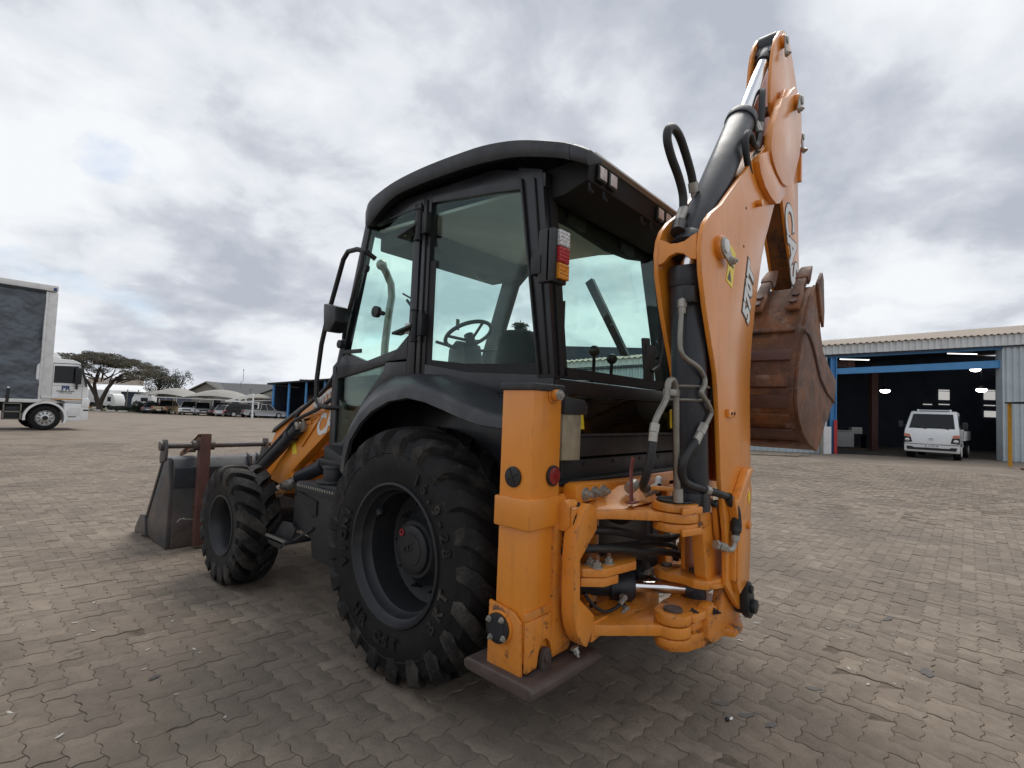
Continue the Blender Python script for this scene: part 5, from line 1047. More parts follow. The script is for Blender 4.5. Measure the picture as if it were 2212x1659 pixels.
# tail lamp cluster
for sx in (-1, 1):
    b = MB(); b.prism([(sx*.905, 2.125), (sx*.865, 2.125), (sx*.865, 2.385), (sx*.905, 2.385)], 'y', -.915, -.84) if sx < 0 else b.prism([(.865, 2.125), (.905, 2.125), (.905, 2.385), (.865, 2.385)], 'y', -.915, -.84)
    b.box(*sorted((sx*.785, sx*.905)), -.93, -.885, 2.125, 2.385); tl = P(b, 'tail_lamp', 'black', .01)
    b = MB(); b.box(*sorted((sx*.71, sx*.91)), -.86, -.80, 2.17, 2.26); b.obj('bracket', 'charcoal', tl, .004)
    for z0, z1, mm in ((2.305, 2.38, 'clear_lens'), (2.225, 2.30, 'red_lens'), (2.145, 2.22, 'amber_lens')):
        b = MB(); b.box(*sorted((sx*.79, sx*.87)), -.945, -.93, z0, z1)
        for i in range(4):
            for j in range(4): b.cyl((sx*(.80+i*.02), -.945, z0+.01+j*.018), (sx*(.80+i*.02), -.951, z0+.01+j*.018), .009, .003, 6)
        b.obj('lens', mm, tl, 0)
# interior
b = MB(); b.prism([(.14, 1.62), (.03, 1.62), (.02, 2.02), (.10, 2.12), (.30, 2.14), (.38, 2.08), (.44, 1.70)], 'x', .12, .56); b.box(.10, .58, -.12, .42, 1.52, 1.68); se = P(b, 'driver_seat', 'seat', .05, 3)
b = MB(); b.box(.04, .10, -.1, .28, 1.74, 1.80); b.box(.58, .62, -.1, .28, 1.74, 1.80); b.obj('armrest', 'seat', se, .02); b = MB(); b.box(.15, .5, -.1, .3, 1.12, 1.52); b.obj('seat_base', 'black', se)
b = MB(); b.prism([(.62, 1.15), (.78, 1.15), (.72, 1.98), (.64, 2.05), (.55, 2.02), (.50, 1.8)], 'x', -.07, .13); sc_ = P(b, 'steering_column', 'black', .02)
Mst = Matrix.Translation((.03, .60, 2.10)) @ Matrix.Rotation(R_(-28), 4, 'X')
b = MB(); b.tube([Mst @ Vector((.19*math.cos(k*.19635), .19*math.sin(k*.19635), 0)) for k in range(33)], .016, 8); [b.tube([Mst @ Vector((0, 0, -.06)), Mst @ Vector((.18*math.cos(a), .18*math.sin(a), 0))], .012, 6) for a in (.3, 2.8, 4.7)]; b.tube([Mst @ Vector((0, 0, -.1)), Mst @ Vector((0, 0, 0))], .04, 10); b.obj('steering_wheel', 'black', sc_)
b = MB(); b.tube([(-.05, .62, 1.98), (-.22, .70, 2.02)], .012, 6); b.tube([(.12, .58, 1.98), (.30, .50, 2.0)], .012, 6); b.obj('stalk', 'black', sc_)
b = MB(); b.box(.45, .66, -.5, .9, 1.12, 1.76); b.box(-.45, .66, .95, 1.24, 1.12, 1.62); P(b, 'side_console', 'dark', .03)
b = MB(); b.prism([(1.09, 1.75), (1.06, 1.88), (.76, 2.76), (.45, 2.80), (.50, 2.72), (.62, 2.62), (.75, 2.26), (.82, 1.95), (.80, 1.75)], 'x', .60, .665); P(b, 'right_pillar_trim', 'black', .02)
b = MB(); b.box(.40, .52, 1.02, 1.10, 1.9, 2.10); b.tube([(.46, 1.05, 1.75), (.46, 1.05, 1.92)], .012, 6); P(b, 'monitor', 'charcoal', .01)
for x, z in ((.0, 1.90), (.22, 1.87)):
    b = MB(); b.tube([(x+.12, -.52, 1.6), (x, -.60, z)], .011, 8); b.ball((x, -.60, z+.01), .036, 8); P(b, 'control_lever', 'black')
b = MB(); b.prism([(-.42, 1.14), (.62, 1.14), (.62, 1.66), (.35, 1.70), (-.2, 1.70), (-.42, 1.60)], 'y', -.62, -.40); P(b, 'rear_console', 'dark', .03)
b = MB(); b.tube([(.69, .35, 1.75), (.69, .35, 2.82)], .025, 8); b.prism([(-.50, 1.95), (-.44, 1.95), (-.10, 2.55), (-.16, 2.58)], 'x', .62, .66); P(b, 'seat_belt_rail', 'black')
b = MB(); b.cyl((.29, .72, 2.67), (.31, .755, 2.675), .055); b.cyl((.28, .70, 2.67), (.31, .76, 2.675), .022); P(b, 'demister_vent', 'black', .004)
b = MB(); b.box(.33, .37, 1.08, 1.085, 2.22, 2.32); P(b, 'tax_disc', 'beige')
# ---- stabilisers
def loop(cx, cz, r, y, n=20): return [(cx+r*math.cos(2*math.pi*k/n), y, cz+r*math.sin(2*math.pi*k/n)) for k in range(n+1)]
for sx in (-1, 1):
    X = lambda a: a*-sx if sx > 0 else a      # a given for the left side
    mx = lambda a, b_: sorted((-sx*a, -sx*b_)) if sx > 0 else sorted((a, b_))
    def bx(b, xa, xb, *r): lo, hi = mx(xa, xb); b.box(lo, hi, *r)
    b = MB(); bx(b, -1.080, -.868, -.985, -.805, .99, 1.605); sl = P(b, 'stabiliser_leg', 'orange', .010, 3)
    b = MB(); bx(b, -1.097, -.852, -1.000, -.793, .997, 1.130); b.obj('collar', 'orange', sl, .010, 2)
    b = MB(); bx(b, -1.077, -.873, -.980, -.808, .52, 1.0); b.obj('inner_tube', 'orange', sl, .008, 2)
    b = MB(); lo, hi = mx(-1.096, -1.08); b.prism([(-.785, .385), (-.785, .665), (-.93, .645), (-.972, .610), (-.982, .385)], 'x', lo, hi); b.obj('foot_cover', 'foot', sl, .006)
    arch = [(-.955+.05*math.cos(R_(a)), .43+.085*math.sin(R_(a))) for a in range(180, -1, -20)]
    poly = [(-1.082, .405), (-1.082, .615), (-.865, .620), (-.865, .43), (-.905, .43)]+arch[::-1][1:]+[(-1.01, .41)]
    b = MB(); b.prism([(X(x), z) for x, z in poly], 'y', -1.0, -.982); b.prism([(X(-1.082), .615), (X(-.865), .62), (X(-.865), .655), (X(-1.082), .65)], 'y', -.992, -.975); bx(b, -1.08, -.868, -.978, -.80, .44, .60); b.obj('foot_box', 'foot', sl, .005)
    b = MB(); b.prism([(X(-.985), .385), (X(-.92), .385), (X(-.92), .44), (X(-.935), .475), (X(-.952), .48), (X(-.972), .47), (X(-.985), .44)], 'y', -1.012, -.985); b.cyl((X(-.952), -1.022, .44), (X(-.952), -1.0, .44), .022); b.obj('pad_lug', 'pad', sl, .004)
    b = MB(); lo, hi = mx(-1.135, -.62); b.prism([(-.70, .342), (-1.065, .33), (-1.082, .345), (-1.08, .375), (-1.06, .392), (-.70, .398), (-.675, .38), (-.68, .35)], 'x', lo, hi); b.obj('ground_pad', 'pad', sl, .018, 3)
    b = MB(); b.cyl((X(-.75), -1.0, .393), (X(-.75), -1.0, .399), .010, None, 10); b.obj('pad_hole', 'dark', sl)
    b = MB(); bx(b, -1.092, -.856, -.997, -.795, 1.600, 1.634); cp_ = b.obj('top_cap', 'plastic', sl, .012, 3)
    b = MB(); b.cyl((X(-1.0795), -.890, 1.217), (X(-1.090), -.890, 1.217), .046, None, 28); rf_ = b.obj('black_plug', 'black', sl, .004)
    b = MB(); b.bar((X(-1.091), -.925, 1.235), (X(-1.091), -.855, 1.20), .003, .004, (1, 0, 0)); b.bar((X(-1.091), -.905, 1.183), (X(-1.091), -.873, 1.252), .003, .004, (1, 0, 0)); b.obj('plug_rib', 'charcoal', rf_)
    b = MB(); b.cyl((X(-.925), -.984, 1.222), (X(-.925), -.998, 1.222), .047, None, 28); b.obj('reflector_rim', 'black', sl, .004)
    b = MB(); b.cyl((X(-.925), -.997, 1.222), (X(-.925), -1.002, 1.222), .039, None, 28); b.obj('red_reflector', 'red_reflector', sl, .002)
    b = MB(); b.cyl((X(-.94), -.984, 1.585), (X(-.94), -.992, 1.585), .038, None, 24); b.cyl((X(-.94), -.99, 1.585), (X(-.94), -1.02, 1.585), .026, None, 24); b.obj('pin_boss', 'orange', sl, .003)
    b = MB(); b.cyl((X(-.94), -1.02, 1.585), (X(-.94), -1.03, 1.585), .024, None, 20); b.cyl((X(-.94), -1.03, 1.585), (X(-.94), -1.042, 1.585), .014, None, 6); b.obj('pin_bolt', 'zinc', sl)
    b = MB(); b.cyl((X(-1.095), -.858, .565), (X(-1.108), -.858, .565), .072, None, 32); b.obj('boss_ring', 'orange', sl, .003)
    b = MB(); b.cyl((X(-1.107), -.858, .565), (X(-1.122), -.858, .565), .064, None, 32); cv = b.obj('cover_disc', 'black', sl, .004)
    b = MB(); b.cyl((X(-1.1215), -.858, .565), (X(-1.124), -.858, .565), .044, None, 28); b.obj('cover_dish', 'charcoal', cv)
    for a in (35, 125, 215, 305):
        b = MB(); b.hexbolt((X(-1.122), -.858+.053*math.cos(R_(a)), .565+.053*math.sin(R_(a))), (X(-1), 0, 0), .009, .012); b.obj('cover_bolt', 'zinc', cv)
# wiring box and muddy plate right of the leg
b = MB(); b.prism([(-.80, 1.50), (-.60, 1.50), (-.595, 1.545), (-.63, 1.575), (-.80, 1.585)], 'y', -.955, -.88); P(b, 'lamp_housing', 'plastic', .012)
b = MB(); b.prism([(-.80, 1.28), (-.645, 1.275), (-.645, 1.50), (-.80, 1.50)], 'y', -.945, -.90); P(b, 'muddy_bracket', 'beige', .004)
# ---- rear frame with slide rails
b = MB(); b.box(-1.05, 1.05, -.93, -.86, 1.06, 1.155); b.box(-1.05, 1.05, -.93, -.86, .42, .54); b.box(-1.0, -.86, -.93, -.86, .42, 1.12); b.box(.86, 1.0, -.93, -.86, .42, 1.12); b.box(-.5, -.42, -.93, -.87, .5, 1.1); b.box(.4, .5, -.93, -.87, .5, 1.1); rf2 = P(b, 'rear_frame', 'orange', .008)
b = MB(); b.box(-.85, .85, -.935, -.86, 1.157, 1.172); b.obj('slide_strip', 'charcoal', rf2, .003)
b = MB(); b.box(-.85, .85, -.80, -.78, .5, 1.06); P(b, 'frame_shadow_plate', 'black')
# left end post of the frame (rounded top)
b = MB(); b.prism([(-.90, .44), (-.90, 1.02), (-.93, 1.10), (-.965, 1.13), (-.995, 1.10), (-1.0, 1.0), (-1.005, .46), (-.99, .41), (-.93, .40)], 'x', -.905, -.76); P(b, 'frame_end_post', 'foot', .008)
b = MB(); b.prism([(-.99, 1.105), (-1.03, 1.115), (-1.055, 1.09), (-1.055, 1.0), (-1.03, .975), (-.99, .975)], 'x', -.885, -.80); b.prism([(-1.055, 1.085), (-1.07, 1.08), (-1.07, .985), (-1.055, .98)], 'x', -.875, -.82); ck = P(b, 'clamp_block', 'orange_worn', .008)
b = MB(); b.prism([(-.872, 1.02), (-.855, 1.05), (-.838, 1.06), (-.836, 1.03), (-.85, .995), (-.868, .99)], 'y', -1.072, -1.0705); b.obj('slot', 'dark', ck)
# ---- carriage: curved plate, top plate, arms
PX, PY = -.40, -1.335
cpl = [(-.775, 1.096), (-.735, 1.080), (-.721, 1.055), (-.716, .973), (-.847, .858), (-.840, .682), (-.718, .582), (-.732, .514), (-.774, .454), (-.808, .475), (-.844, .517), (-.868, .565), (-.882, .616), (-.888, .74), (-.890, .867), (-.885, .94), (-.872, 1.005), (-.84, 1.06), (-.81, 1.085)]
b = MB(); b.prism(cpl, 'y', -1.10, -1.028); cg = P(b, 'carriage_plate', 'orange_worn', .006)
b = MB(); b.prism([(-.805, 1.10), (-.845, 1.075), (-.85, 1.05), (-.80, 1.085)], 'y', -1.06, -1.03); b.obj('wear_shim', 'charcoal', cg)
for x, z in ((-.795, .445), (-.735, .485)):
    b = MB(); b.hexbolt((x, -1.045, z), (.2, -.5, -1), .014, .03); b.obj('bolt', 'zinc', cg)
b = MB(); b.prism([(x*-1+.06*0-.88, z) for x, z in cpl], 'y', -1.10, -1.03); b.v = [(x+.62, y, z) for x, y, z in b.v]; P(b, 'carriage_plate', 'orange_worn', .006)
# top plate with bolts
b = MB(); b.prism([(-.80, 1.09), (-.80, 1.15), (-.785, 1.17), (-.75, 1.178), (-.43, 1.165), (.2, 1.15), (.2, 1.09)], 'y', -1.035, -.955); tpP = P(b, 'carriage_top_plate', 'orange', .008)
for x in (-.728, -.648, -.570):
    b = MB(); b.hexbolt((x, -1.035, 1.128), (0, -1, 0), .021, .028); b.obj('bolt', 'zinc', tpP)
# upper arm casting: webbed, tapering to the king-pin eye
def armz(outline, z0, z1, name, m='orange_worn', bev=.008): b = MB(); b.prism(outline, 'z', z0, z1); return P(b, name, m, bev)
eye = lambda r, a0, a1, n=14: [(PX+r*math.cos(R_(a0+(a1-a0)*k/n)), PY+r*math.sin(R_(a0+(a1-a0)*k/n))) for k in range(n+1)]
ua = armz([(-.78, -1.02), (-.78, -1.06), (-.66, -1.13)]+eye(.108, 165, 345)+[(-.24, -1.16), (.0, -1.05), (.1, -1.02)], 1.016, 1.060, 'upper_swing_arm')
b = MB(); b.loft([[(-.77, -1.02, 1.058), (-.60, -1.02, 1.10), (-.42, -1.02, 1.15), (-.1, -1.02, 1.15), (.1, -1.02, 1.058)], [(-.72, -1.08, 1.058), (-.58, -1.10, 1.075), (-.42, -1.10, 1.105), (-.2, -1.10, 1.10), (.0, -1.08, 1.058)], [(-.58, -1.16, 1.058), (-.50, -1.18, 1.068), (-.42, -1.2, 1.074), (-.32, -1.18, 1.07), (-.26, -1.15, 1.058)]]); b.obj('web', 'orange_worn', ua, .006)
la_ = armz([(-.72, -1.02), (-.71, -1.09), (-.62, -1.18)]+eye(.085, 165, 350)+[(-.27, -1.2), (-.05, -1.10), (.1, -1.02)], .483, .535, 'lower_swing_arm')
b = MB(); b.loft([[(-.71, -1.0, .532), (-.55, -1.0, .56), (-.35, -1.0, .57), (-.1, -1.0, .56), (.1, -1.0, .532)], [(-.70, -1.06, .532), (-.55, -1.07, .546), (-.35, -1.07, .552), (-.15, -1.06, .55), (.0, -1.04, .532)], [(-.62, -1.14, .533), (-.52, -1.16, .537), (-.40, -1.17, .540), (-.32, -1.17, .537), (-.24, -1.14, .533)]]); b.obj('web', 'orange_worn', la_, .006)
b = MB(); b.prism([(-.722, .455), (-.722, .546), (-.60, .546), (-.35, .52), (-.2, .50), (-.2, .45), (-.40, .485), (-.60, .47)], 'y', -1.09, -1.03); b.obj('skirt', 'orange_worn', la_, .006)
b = MB(); b.cyl((-.665, -1.096, .515), (-.665, -1.088, .515), .014, None, 14); b.obj('hole_plug', 'dark', la_)
# swing cylinder bracket
b = MB(); b.prism([(-.80, -1.02), (-.80, -1.08), (-.72, -1.155), (-.66, -1.165), (-.50, -1.19), (-.43, -1.15), (-.37, -1.06), (-.36, -1.02)], 'z', .765, .805); sbk = P(b, 'cylinder_bracket', 'orange_worn', .006)
b = MB(); b.prism([(-.80, -1.02), (-.80, -1.075), (-.725, -1.15), (-.62, -1.165), (-.60, -1.02)], 'z', .722, .762); b.obj('lower_plate', 'orange_worn', sbk, .006)
for x, y in ((-.735, -1.115), (-.715, -1.065), (-.635, -1.115)):
    b = MB(); b.hexbolt((x, y, .805), (0, 0, 1), .020, .026); b.obj('bolt', 'zinc', sbk); b = MB(); b.cyl((x, y, .84), (x, y, .862), .013, None, 12); b.obj('stud', 'rust', sbk)
# swing cylinders (near one with chrome rod)
RA, RB = Vector((-.322, -1.088, .625)), Vector((-.158, -1.30, .628)); RD = (RB-RA).normalized()
b = MB(); b.cyl(RA-RD*.42, RA-RD*.02, .056, None, 24); b.cyl(RA-RD*.125, RA-RD*.012, .078, None, 28); b.cyl(RA-RD*.02, RA, .066, None, 24); sc1 = P(b, 'swing_cylinder', 'cylinder', .004)
b = MB(); b.cyl(RA-RD*.01, RB, .031, None, 24); b.obj('rod', 'chrome', sc1)
b = MB(); b.cyl(RB-RD*.012, RB+RD*.035, .044, None, 20); b.cyl((-.128, -1.338, .580), (-.128, -1.338, .668), .050, None, 24); re_ = b.obj('rod_eye', 'cylinder', sc1, .005)
for pts in ([(-.440, -1.052, .605), (-.452, -1.10, .60), (-.50, -1.105, .575), (-.60, -1.09, .565), (-.66, -1.06, .60), (-.70, -1.03, .66)], [(-.43, -1.06, .575), (-.44, -1.11, .545), (-.52, -1.12, .525), (-.64, -1.10, .52), (-.74, -1.04, .54)]):
    b = MB(); b.curve(pts, .0085, 8); b.obj('cylinder_pipe', 'hose', sc1)
    b = MB(); b.cyl(Vector(pts[1])+Vector((.004, .012, .0)), Vector(pts[1])+Vector((-.006, -.012, 0)), .017, None, 6); b.cyl(Vector(pts[1])+Vector((-.005, -.004, -.002)), Vector(pts[2])+Vector((.004, 0, .002)), .0135, None, 8); b.obj('hose_fitting', 'zinc', sc1)
b = MB(); b.cyl((-.16, -.80, .655), (-.18, -1.06, .655), .052, None, 20); b.cyl((-.178, -1.0, .655), (-.184, -1.08, .655), .066, None, 20); sc2 = P(b, 'swing_cylinder', 'cylinder', .004)
b = MB(); b.cyl((-.184, -1.08, .655), (-.20, -1.24, .64), .0245, None, 18); b.obj('rod', 'chrome', sc2)
b = MB(); b.cyl((-.25, -1.12, .685), (-.17, -1.13, .685), .013, None, 10); b.obj('hose_fitting', 'zinc', sc2)
for k, (pts, r) in enumerate((([(-.80, -1.02, .97), (-.55, -1.10, .94), (-.30, -1.15, .88), (-.10, -1.2, .86), (.05, -1.15, .90)], .02), ([(-.88, -1.04, .90), (-.6, -1.13, .87), (-.4, -1.17, .83), (-.15, -1.22, .79), (.0, -1.25, .72), (.02, -1.24, .64)], .019), ([(-.86, -1.0, .88), (-.5, -1.08, .855), (-.2, -1.12, .83), (.02, -1.15, .78), (.05, -1.15, .7)], .017), ([(-.5, -1.0, 1.0), (-.4, -1.05, .96), (-.2, -1.05, .97), (.1, -1.02, .93)], .018))):
    b = MB(); b.curve(pts, r, 10, 8); P(b, 'swing_hose', 'hose')
b = MB(); b.cyl((-.15, -1.185, .868), (-.12, -1.19, .863), .023, None, 12); P(b, 'hose_ferrule', 'zinc')
# ---- king post casting
kpo = None
for (z0, z1, r) in ((1.064, 1.102, .108), (.970, 1.012, .106), (.540, .588, .086), (.440, .480, .086)):
    kp = MB(); kp.prism(eye(r, 100, 300, 20)+[(PX+.14, PY-.10), (PX+.26, PY-.09), (PX+.26, PY+.09), (PX+.1, PY+.10)], 'z', z0, z1)
    if kpo is None: kpo = P(kp, 'king_post', 'orange_worn', .010, 2)
    else: kp.obj('post_lug', 'foot', kpo, .010, 2)
b = MB(); b.prism([(PX-.095, PY-.07), (PX+.03, PY-.106), (PX+.03, PY-.124), (PX-.108, PY-.085)], 'z', 1.060, 1.092); b.prism([(PX-.095, PY-.07), (PX+.03, PY-.106), (PX+.03, PY-.124), (PX-.108, PY-.085)], 'z', .962, .995); b.obj('stop_block', 'orange_worn', kpo, .006)
# rear web plate that ties the ears: near-side and far-side walls with window
b = MB()
b.prism([(-.33, 1.055), (-.17, 1.04), (-.105, .955), (-.03, .915), (.10, .60), (-.17, .66), (-.24, .73), (-.285, .93)], 'y', -1.43, -1.37)
kw = b.obj('post_wall', 'orange_worn', kpo, .010, 2)
b = MB(); b.prism([(-.165, -1.13), (-.22, -1.145), (-.255, -1.19), (-.26, -1.25), (-.25, -1.32), (-.27, -1.38), (-.25, -1.44), (-.16, -1.47), (-.05, -1.46), (.0, -1.42), (.0, -1.25), (-.08, -1.20), (-.10, -1.15)], 'z', .670, .715); b.obj('shelf', 'orange_worn', kpo, .010, 2)
b = MB(); b.prism([(-.06, .655), (.05, .62), (.20, .60), (.205, .44), (.14, .375), (.05, .41), (-.02, .415), (-.08, .40), (-.20, .405), (-.26, .45), (-.27, .60), (-.20, .61), (-.16, .56), (-.10, .55), (-.07, .60)], 'y', -1.455, -1.40); b.prism([(.06, .66), (.20, .60), (.20, .44), (.14, .38), (-.10, .42), (-.30, .46), (-.30, .56)], 'y', -1.28, -1.23); b.box(-.32, .1, -1.41, -1.25, .445, .553)
b.prism([(-.40, -1.25), (-.42, -1.33), (-.36, -1.39), (-.20, -1.44), (-.04, -1.45), (-.02, -1.50), (.10, -1.50), (.20, -1.455), (.20, -1.25)], 'z', .395, .44); b.obj('foot_bracket', 'foot', kpo, .012, 2)
b = MB(); b.loft([[(-.26, -1.38, .680), (-.05, -1.38, .665), (.22, -1.38, .585), (.22, -1.475, .565), (-.05, -1.475, .655), (-.23, -1.47, .680)], [(-.26, -1.38, .703), (-.05, -1.38, .688), (.22, -1.38, .604), (.22, -1.475, .584), (-.05, -1.475, .678), (-.23, -1.47, .703)]]); b.obj('gusset', 'orange_worn', kpo, .005)
for (x, y, z, r) in ((PX, PY, 1.103, .088), (PX, PY, .589, .044), (-.150, -1.185, .716, .030), (-.128, -1.338, .716, .038)):
    b = MB(); b.cyl((x, y, z), (x, y, z+.012), r, None, 28); b.obj('pin_head', 'pad' if r < .06 else 'charcoal', kpo, .003)
for x, y, z in ((-.335, -1.40, .585), (-.20, -1.456, .565)):
    b = MB(); b.hexbolt((x, y, z), (.1, -1, 0), .011, .022); b.obj('lock_bolt', 'charcoal', kpo)
b = MB(); b.prism([(PX+.02, PY-.075), (-.18, -1.42), (-.16, -1.455), (PX+.03, PY-.10)], 'z', .545, .583); b.prism([(PX+.05, PY-.06), (-.2, -1.41), (-.19, -1.44), (PX+.055, PY-.075)], 'z', .495, .53); b.obj('clamp_arm', 'orange_worn', kpo, .006)
b = MB(); b.cyl((-.08, -1.434, .86), (-.08, -1.43, .86), .014, None, 12); b.cyl((.045, -1.434, .68), (.045, -1.43, .68), .016, None, 12); b.obj('drilled_hole', 'dark', kpo)
# gas strut style ear on the right of the post with pin
b = MB(); b.prism([(-.205, 1.10), (-.15, 1.10), (-.06, 1.03), (-.03, .95), (-.06, .88), (-.12, .86), (-.17, .93)], 'y', -1.455, -1.435); er = b.obj('link_ear', 'orange_worn', kpo, .006)
b = MB(); b.cyl((-.085, -1.455, .975), (-.085, -1.48, .975), .038, None, 24); b.cyl((-.085, -1.48, .975), (-.085, -1.49, .975), .02, None, 16); b.obj('pin_washer', 'charcoal', er, .004)
# ---- boom
near = [(.235, 1.165), (.262, 1.20), (.228, 1.33), (.225, 1.30), (.20, 1.55), (.191, 1.72), (.203, 1.86), (.221, 1.977), (.258, 2.11), (.307, 2.255), (.345, 2.37), (.386, 2.471), (.44, 2.58), (.502, 2.67), (.628, 2.862), (.754, 2.97), (.90, 3.10), (1.06, 3.33), (1.125, 3.52), (1.105, 3.66), (1.04, 3.745), (.93, 3.765), (.85, 3.72), (.74, 3.56), (.61, 3.40), (.545, 3.24), (.521, 3.20), (.44, 3.17), (.33, 3.07), (.22, 3.0), (.06, 2.86), (-.119, 2.71), (-.29, 2.56), (-.422, 2.474), (-.49, 2.41), (-.523, 2.355), (-.537, 2.281), (-.525, 2.18), (-.47, 2.027), (-.407, 1.893), (-.36, 1.80), (-.32, 1.72), (-.285, 1.56), (-.25, 1.32), (-.233, 1.197), (-.15, .93), (-.135, .68), (.02, .55), (.10, .50), (.17, .52), (.225, .62), (.246, .80), (.243, .964), (.25, 1.12)]
near = [p for i, p in enumerate(near) if i not in (1, 2, 3)]
bo = MB(); bo.prism(near, 'y', -1.492, -1.468); boom = P(bo, 'boom', 'orange', .005, 2)
bo = MB(); bo.prism(near, 'y', -1.282, -1.258); bo.obj('far_side_plate', 'orange', boom, .005, 2)
# cross plates between the cheeks
b = MB(); prf = [(-.535, 2.26), (-.53, 2.34), (-.44, 2.33), (-.44, 2.26)]
b.loft([[(-.538, y, 2.245+o1), (-.530, y, 2.345-o2), (-.50, y, 2.345-o2), (-.508, y, 2.245+o1)] for y, o1, o2 in ((-1.468, -.015, -.012), (-1.44, -.01, .0), (-1.41, .02, .018), (-1.375, .03, .022), (-1.34, .02, .018), (-1.31, -.01, .0), (-1.282, -.015, -.012))]); b.obj('bridge_plate', 'orange', boom, .004)
back = [(.237, 1.15), (.20, 1.55), (.191, 1.72), (.221, 1.977), (.307, 2.255), (.386, 2.471), (.502, 2.67), (.628, 2.862), (.754, 2.97)]
b = MB(); b.sheet([[(x-.012, -1.468, z), (x-.012, -1.282, z)] for x, z in back]); b.sheet([[(x-.03, -1.468, z), (x-.03, -1.282, z)] for x, z in back]); b.obj('back_plate', 'orange_worn', boom)
b = MB(); b.loft([[(.55, -1.468, 3.19), (.55, -1.282, 3.19), (.66, -1.282, 3.02), (.66, -1.468, 3.02)], [(.57, -1.468, 3.20), (.57, -1.282, 3.20), (.68, -1.282, 3.03), (.68, -1.468, 3.03)]]); b.obj('nose_plate', 'orange', boom)
b = MB(); b.sheet([[(.10, -1.468, 2.86), (.10, -1.282, 2.86)], [(.30, -1.468, 3.04), (.30, -1.282, 3.04)], [(.52, -1.468, 3.19), (.52, -1.282, 3.19)]]); b.sheet([[(.10, -1.468, 2.84), (.10, -1.282, 2.84)], [(.30, -1.468, 3.02), (.30, -1.282, 3.02)], [(.52, -1.468, 3.17), (.52, -1.282, 3.17)]]); b.obj('front_plate', 'orange_worn', boom)
# doubler plates at the boom nose
dbl = [(.615, 3.53), (.547, 3.425), (.460, 3.314), (.410, 3.23), (.388, 3.15), (.395, 3.09), (.43, 3.05), (.52, 3.01), (.64, 2.99), (.755, 3.01), (.80, 3.035), (.90, 3.10), (1.06, 3.33), (1.118, 3.52), (1.10, 3.66), (1.03, 3.74), (.93, 3.76), (.85, 3.70), (.74, 3.60)]
b = MB(); b.prism(dbl, 'y', -1.534, -1.4925); b.prism(dbl, 'y', -1.2575, -1.22); b.obj('nose_doubler', 'orange', boom, .005, 2)
d2 = [(.26, 3.03), (.197, 2.994), (.186, 2.955), (.225, 2.90), (.309, 2.853), (.42, 2.832), (.54, 2.828), (.62, 2.858), (.75, 2.97), (.72, 2.985), (.60, 2.985), (.50, 3.0), (.41, 3.035), (.37, 3.09)]
b = MB(); b.prism(d2, 'y', -1.526, -1.4925); b.obj('nose_doubler', 'orange', boom, .004, 2)
# main pin with keeper
def keeper(b_par, c, ang, ln, r=.045, y=-1.495, m='zinc'):
    k = MB(); k.cyl((c[0], y+.004, c[1]), (c[0], y-.022, c[1]), r*1.25, None, 28); k.obj('pin_boss', 'orange', b_par, .003)
    k = MB(); a = R_(ang); q = (c[0]+ln*math.cos(a), c[1]+ln*math.sin(a)); n_ = Vector((-math.sin(a), 0, math.cos(a)))
    pts = [(c[0]+r*math.cos(a+R_(t)), c[1]+r*math.sin(a+R_(t))) for t in range(80, 281, 20)]+[(q[0]+r*.55*math.cos(a+R_(t)), q[1]+r*.55*math.sin(a+R_(t))) for t in range(-90, 91, 30)]
    k.prism(pts, 'y', y-.032, y-.022); kk = k.obj('pin_keeper', m, b_par, .003)
    k = MB(); k.cyl((c[0], y-.032, c[1]), (c[0], y-.040, c[1]), r*.72, None, 24); k.obj('pin_end', 'decal' if r > .044 else m, kk, .002)
    k = MB(); k.hexbolt((q[0], y-.032, q[1]), (0, -1, 0), .017, .02); k.obj('keeper_bolt', 'zinc', kk)
keeper(boom, (-.318, 2.336), -32, .10, .046)
keeper(boom, (.955, 3.665), -125, .115, .040, -1.536)
k = MB(); k.prism([(-.03, .02), (.02, .02), (.02, -.02), (-.03, -.02)], 'y', 0, .01)
b = MB(); b.cyl((.13, -1.46, .535), (.13, -1.50, .535), .055, None, 28); b.prism([(.07, .66), (.11, .66), (.17, .58), (.19, .52), (.17, .475), (.12, .465), (.08, .49), (.06, .58)], 'y', -1.535, -1.50); b.cyl((.13, -1.535, .53), (.13, -1.56, .53), .036, None, 24); b.cyl((.095, -1.535, .625), (.095, -1.55, .625), .02, None, 16); P(b, 'boom_foot_pin', 'charcoal', .005)
b = MB(); b.cyl((-.42, -1.20, 2.336), (-.2, -1.20, 2.336), .001); 
b = MB(); b.cyl((-.318, -1.49, 2.336), (-.318, -1.26, 2.336), .035, None, 20); b.cyl((.955, -1.5, 3.665), (.955, -1.25, 3.665), .035, None, 20); b.obj('cross_pin', 'zinc', boom)
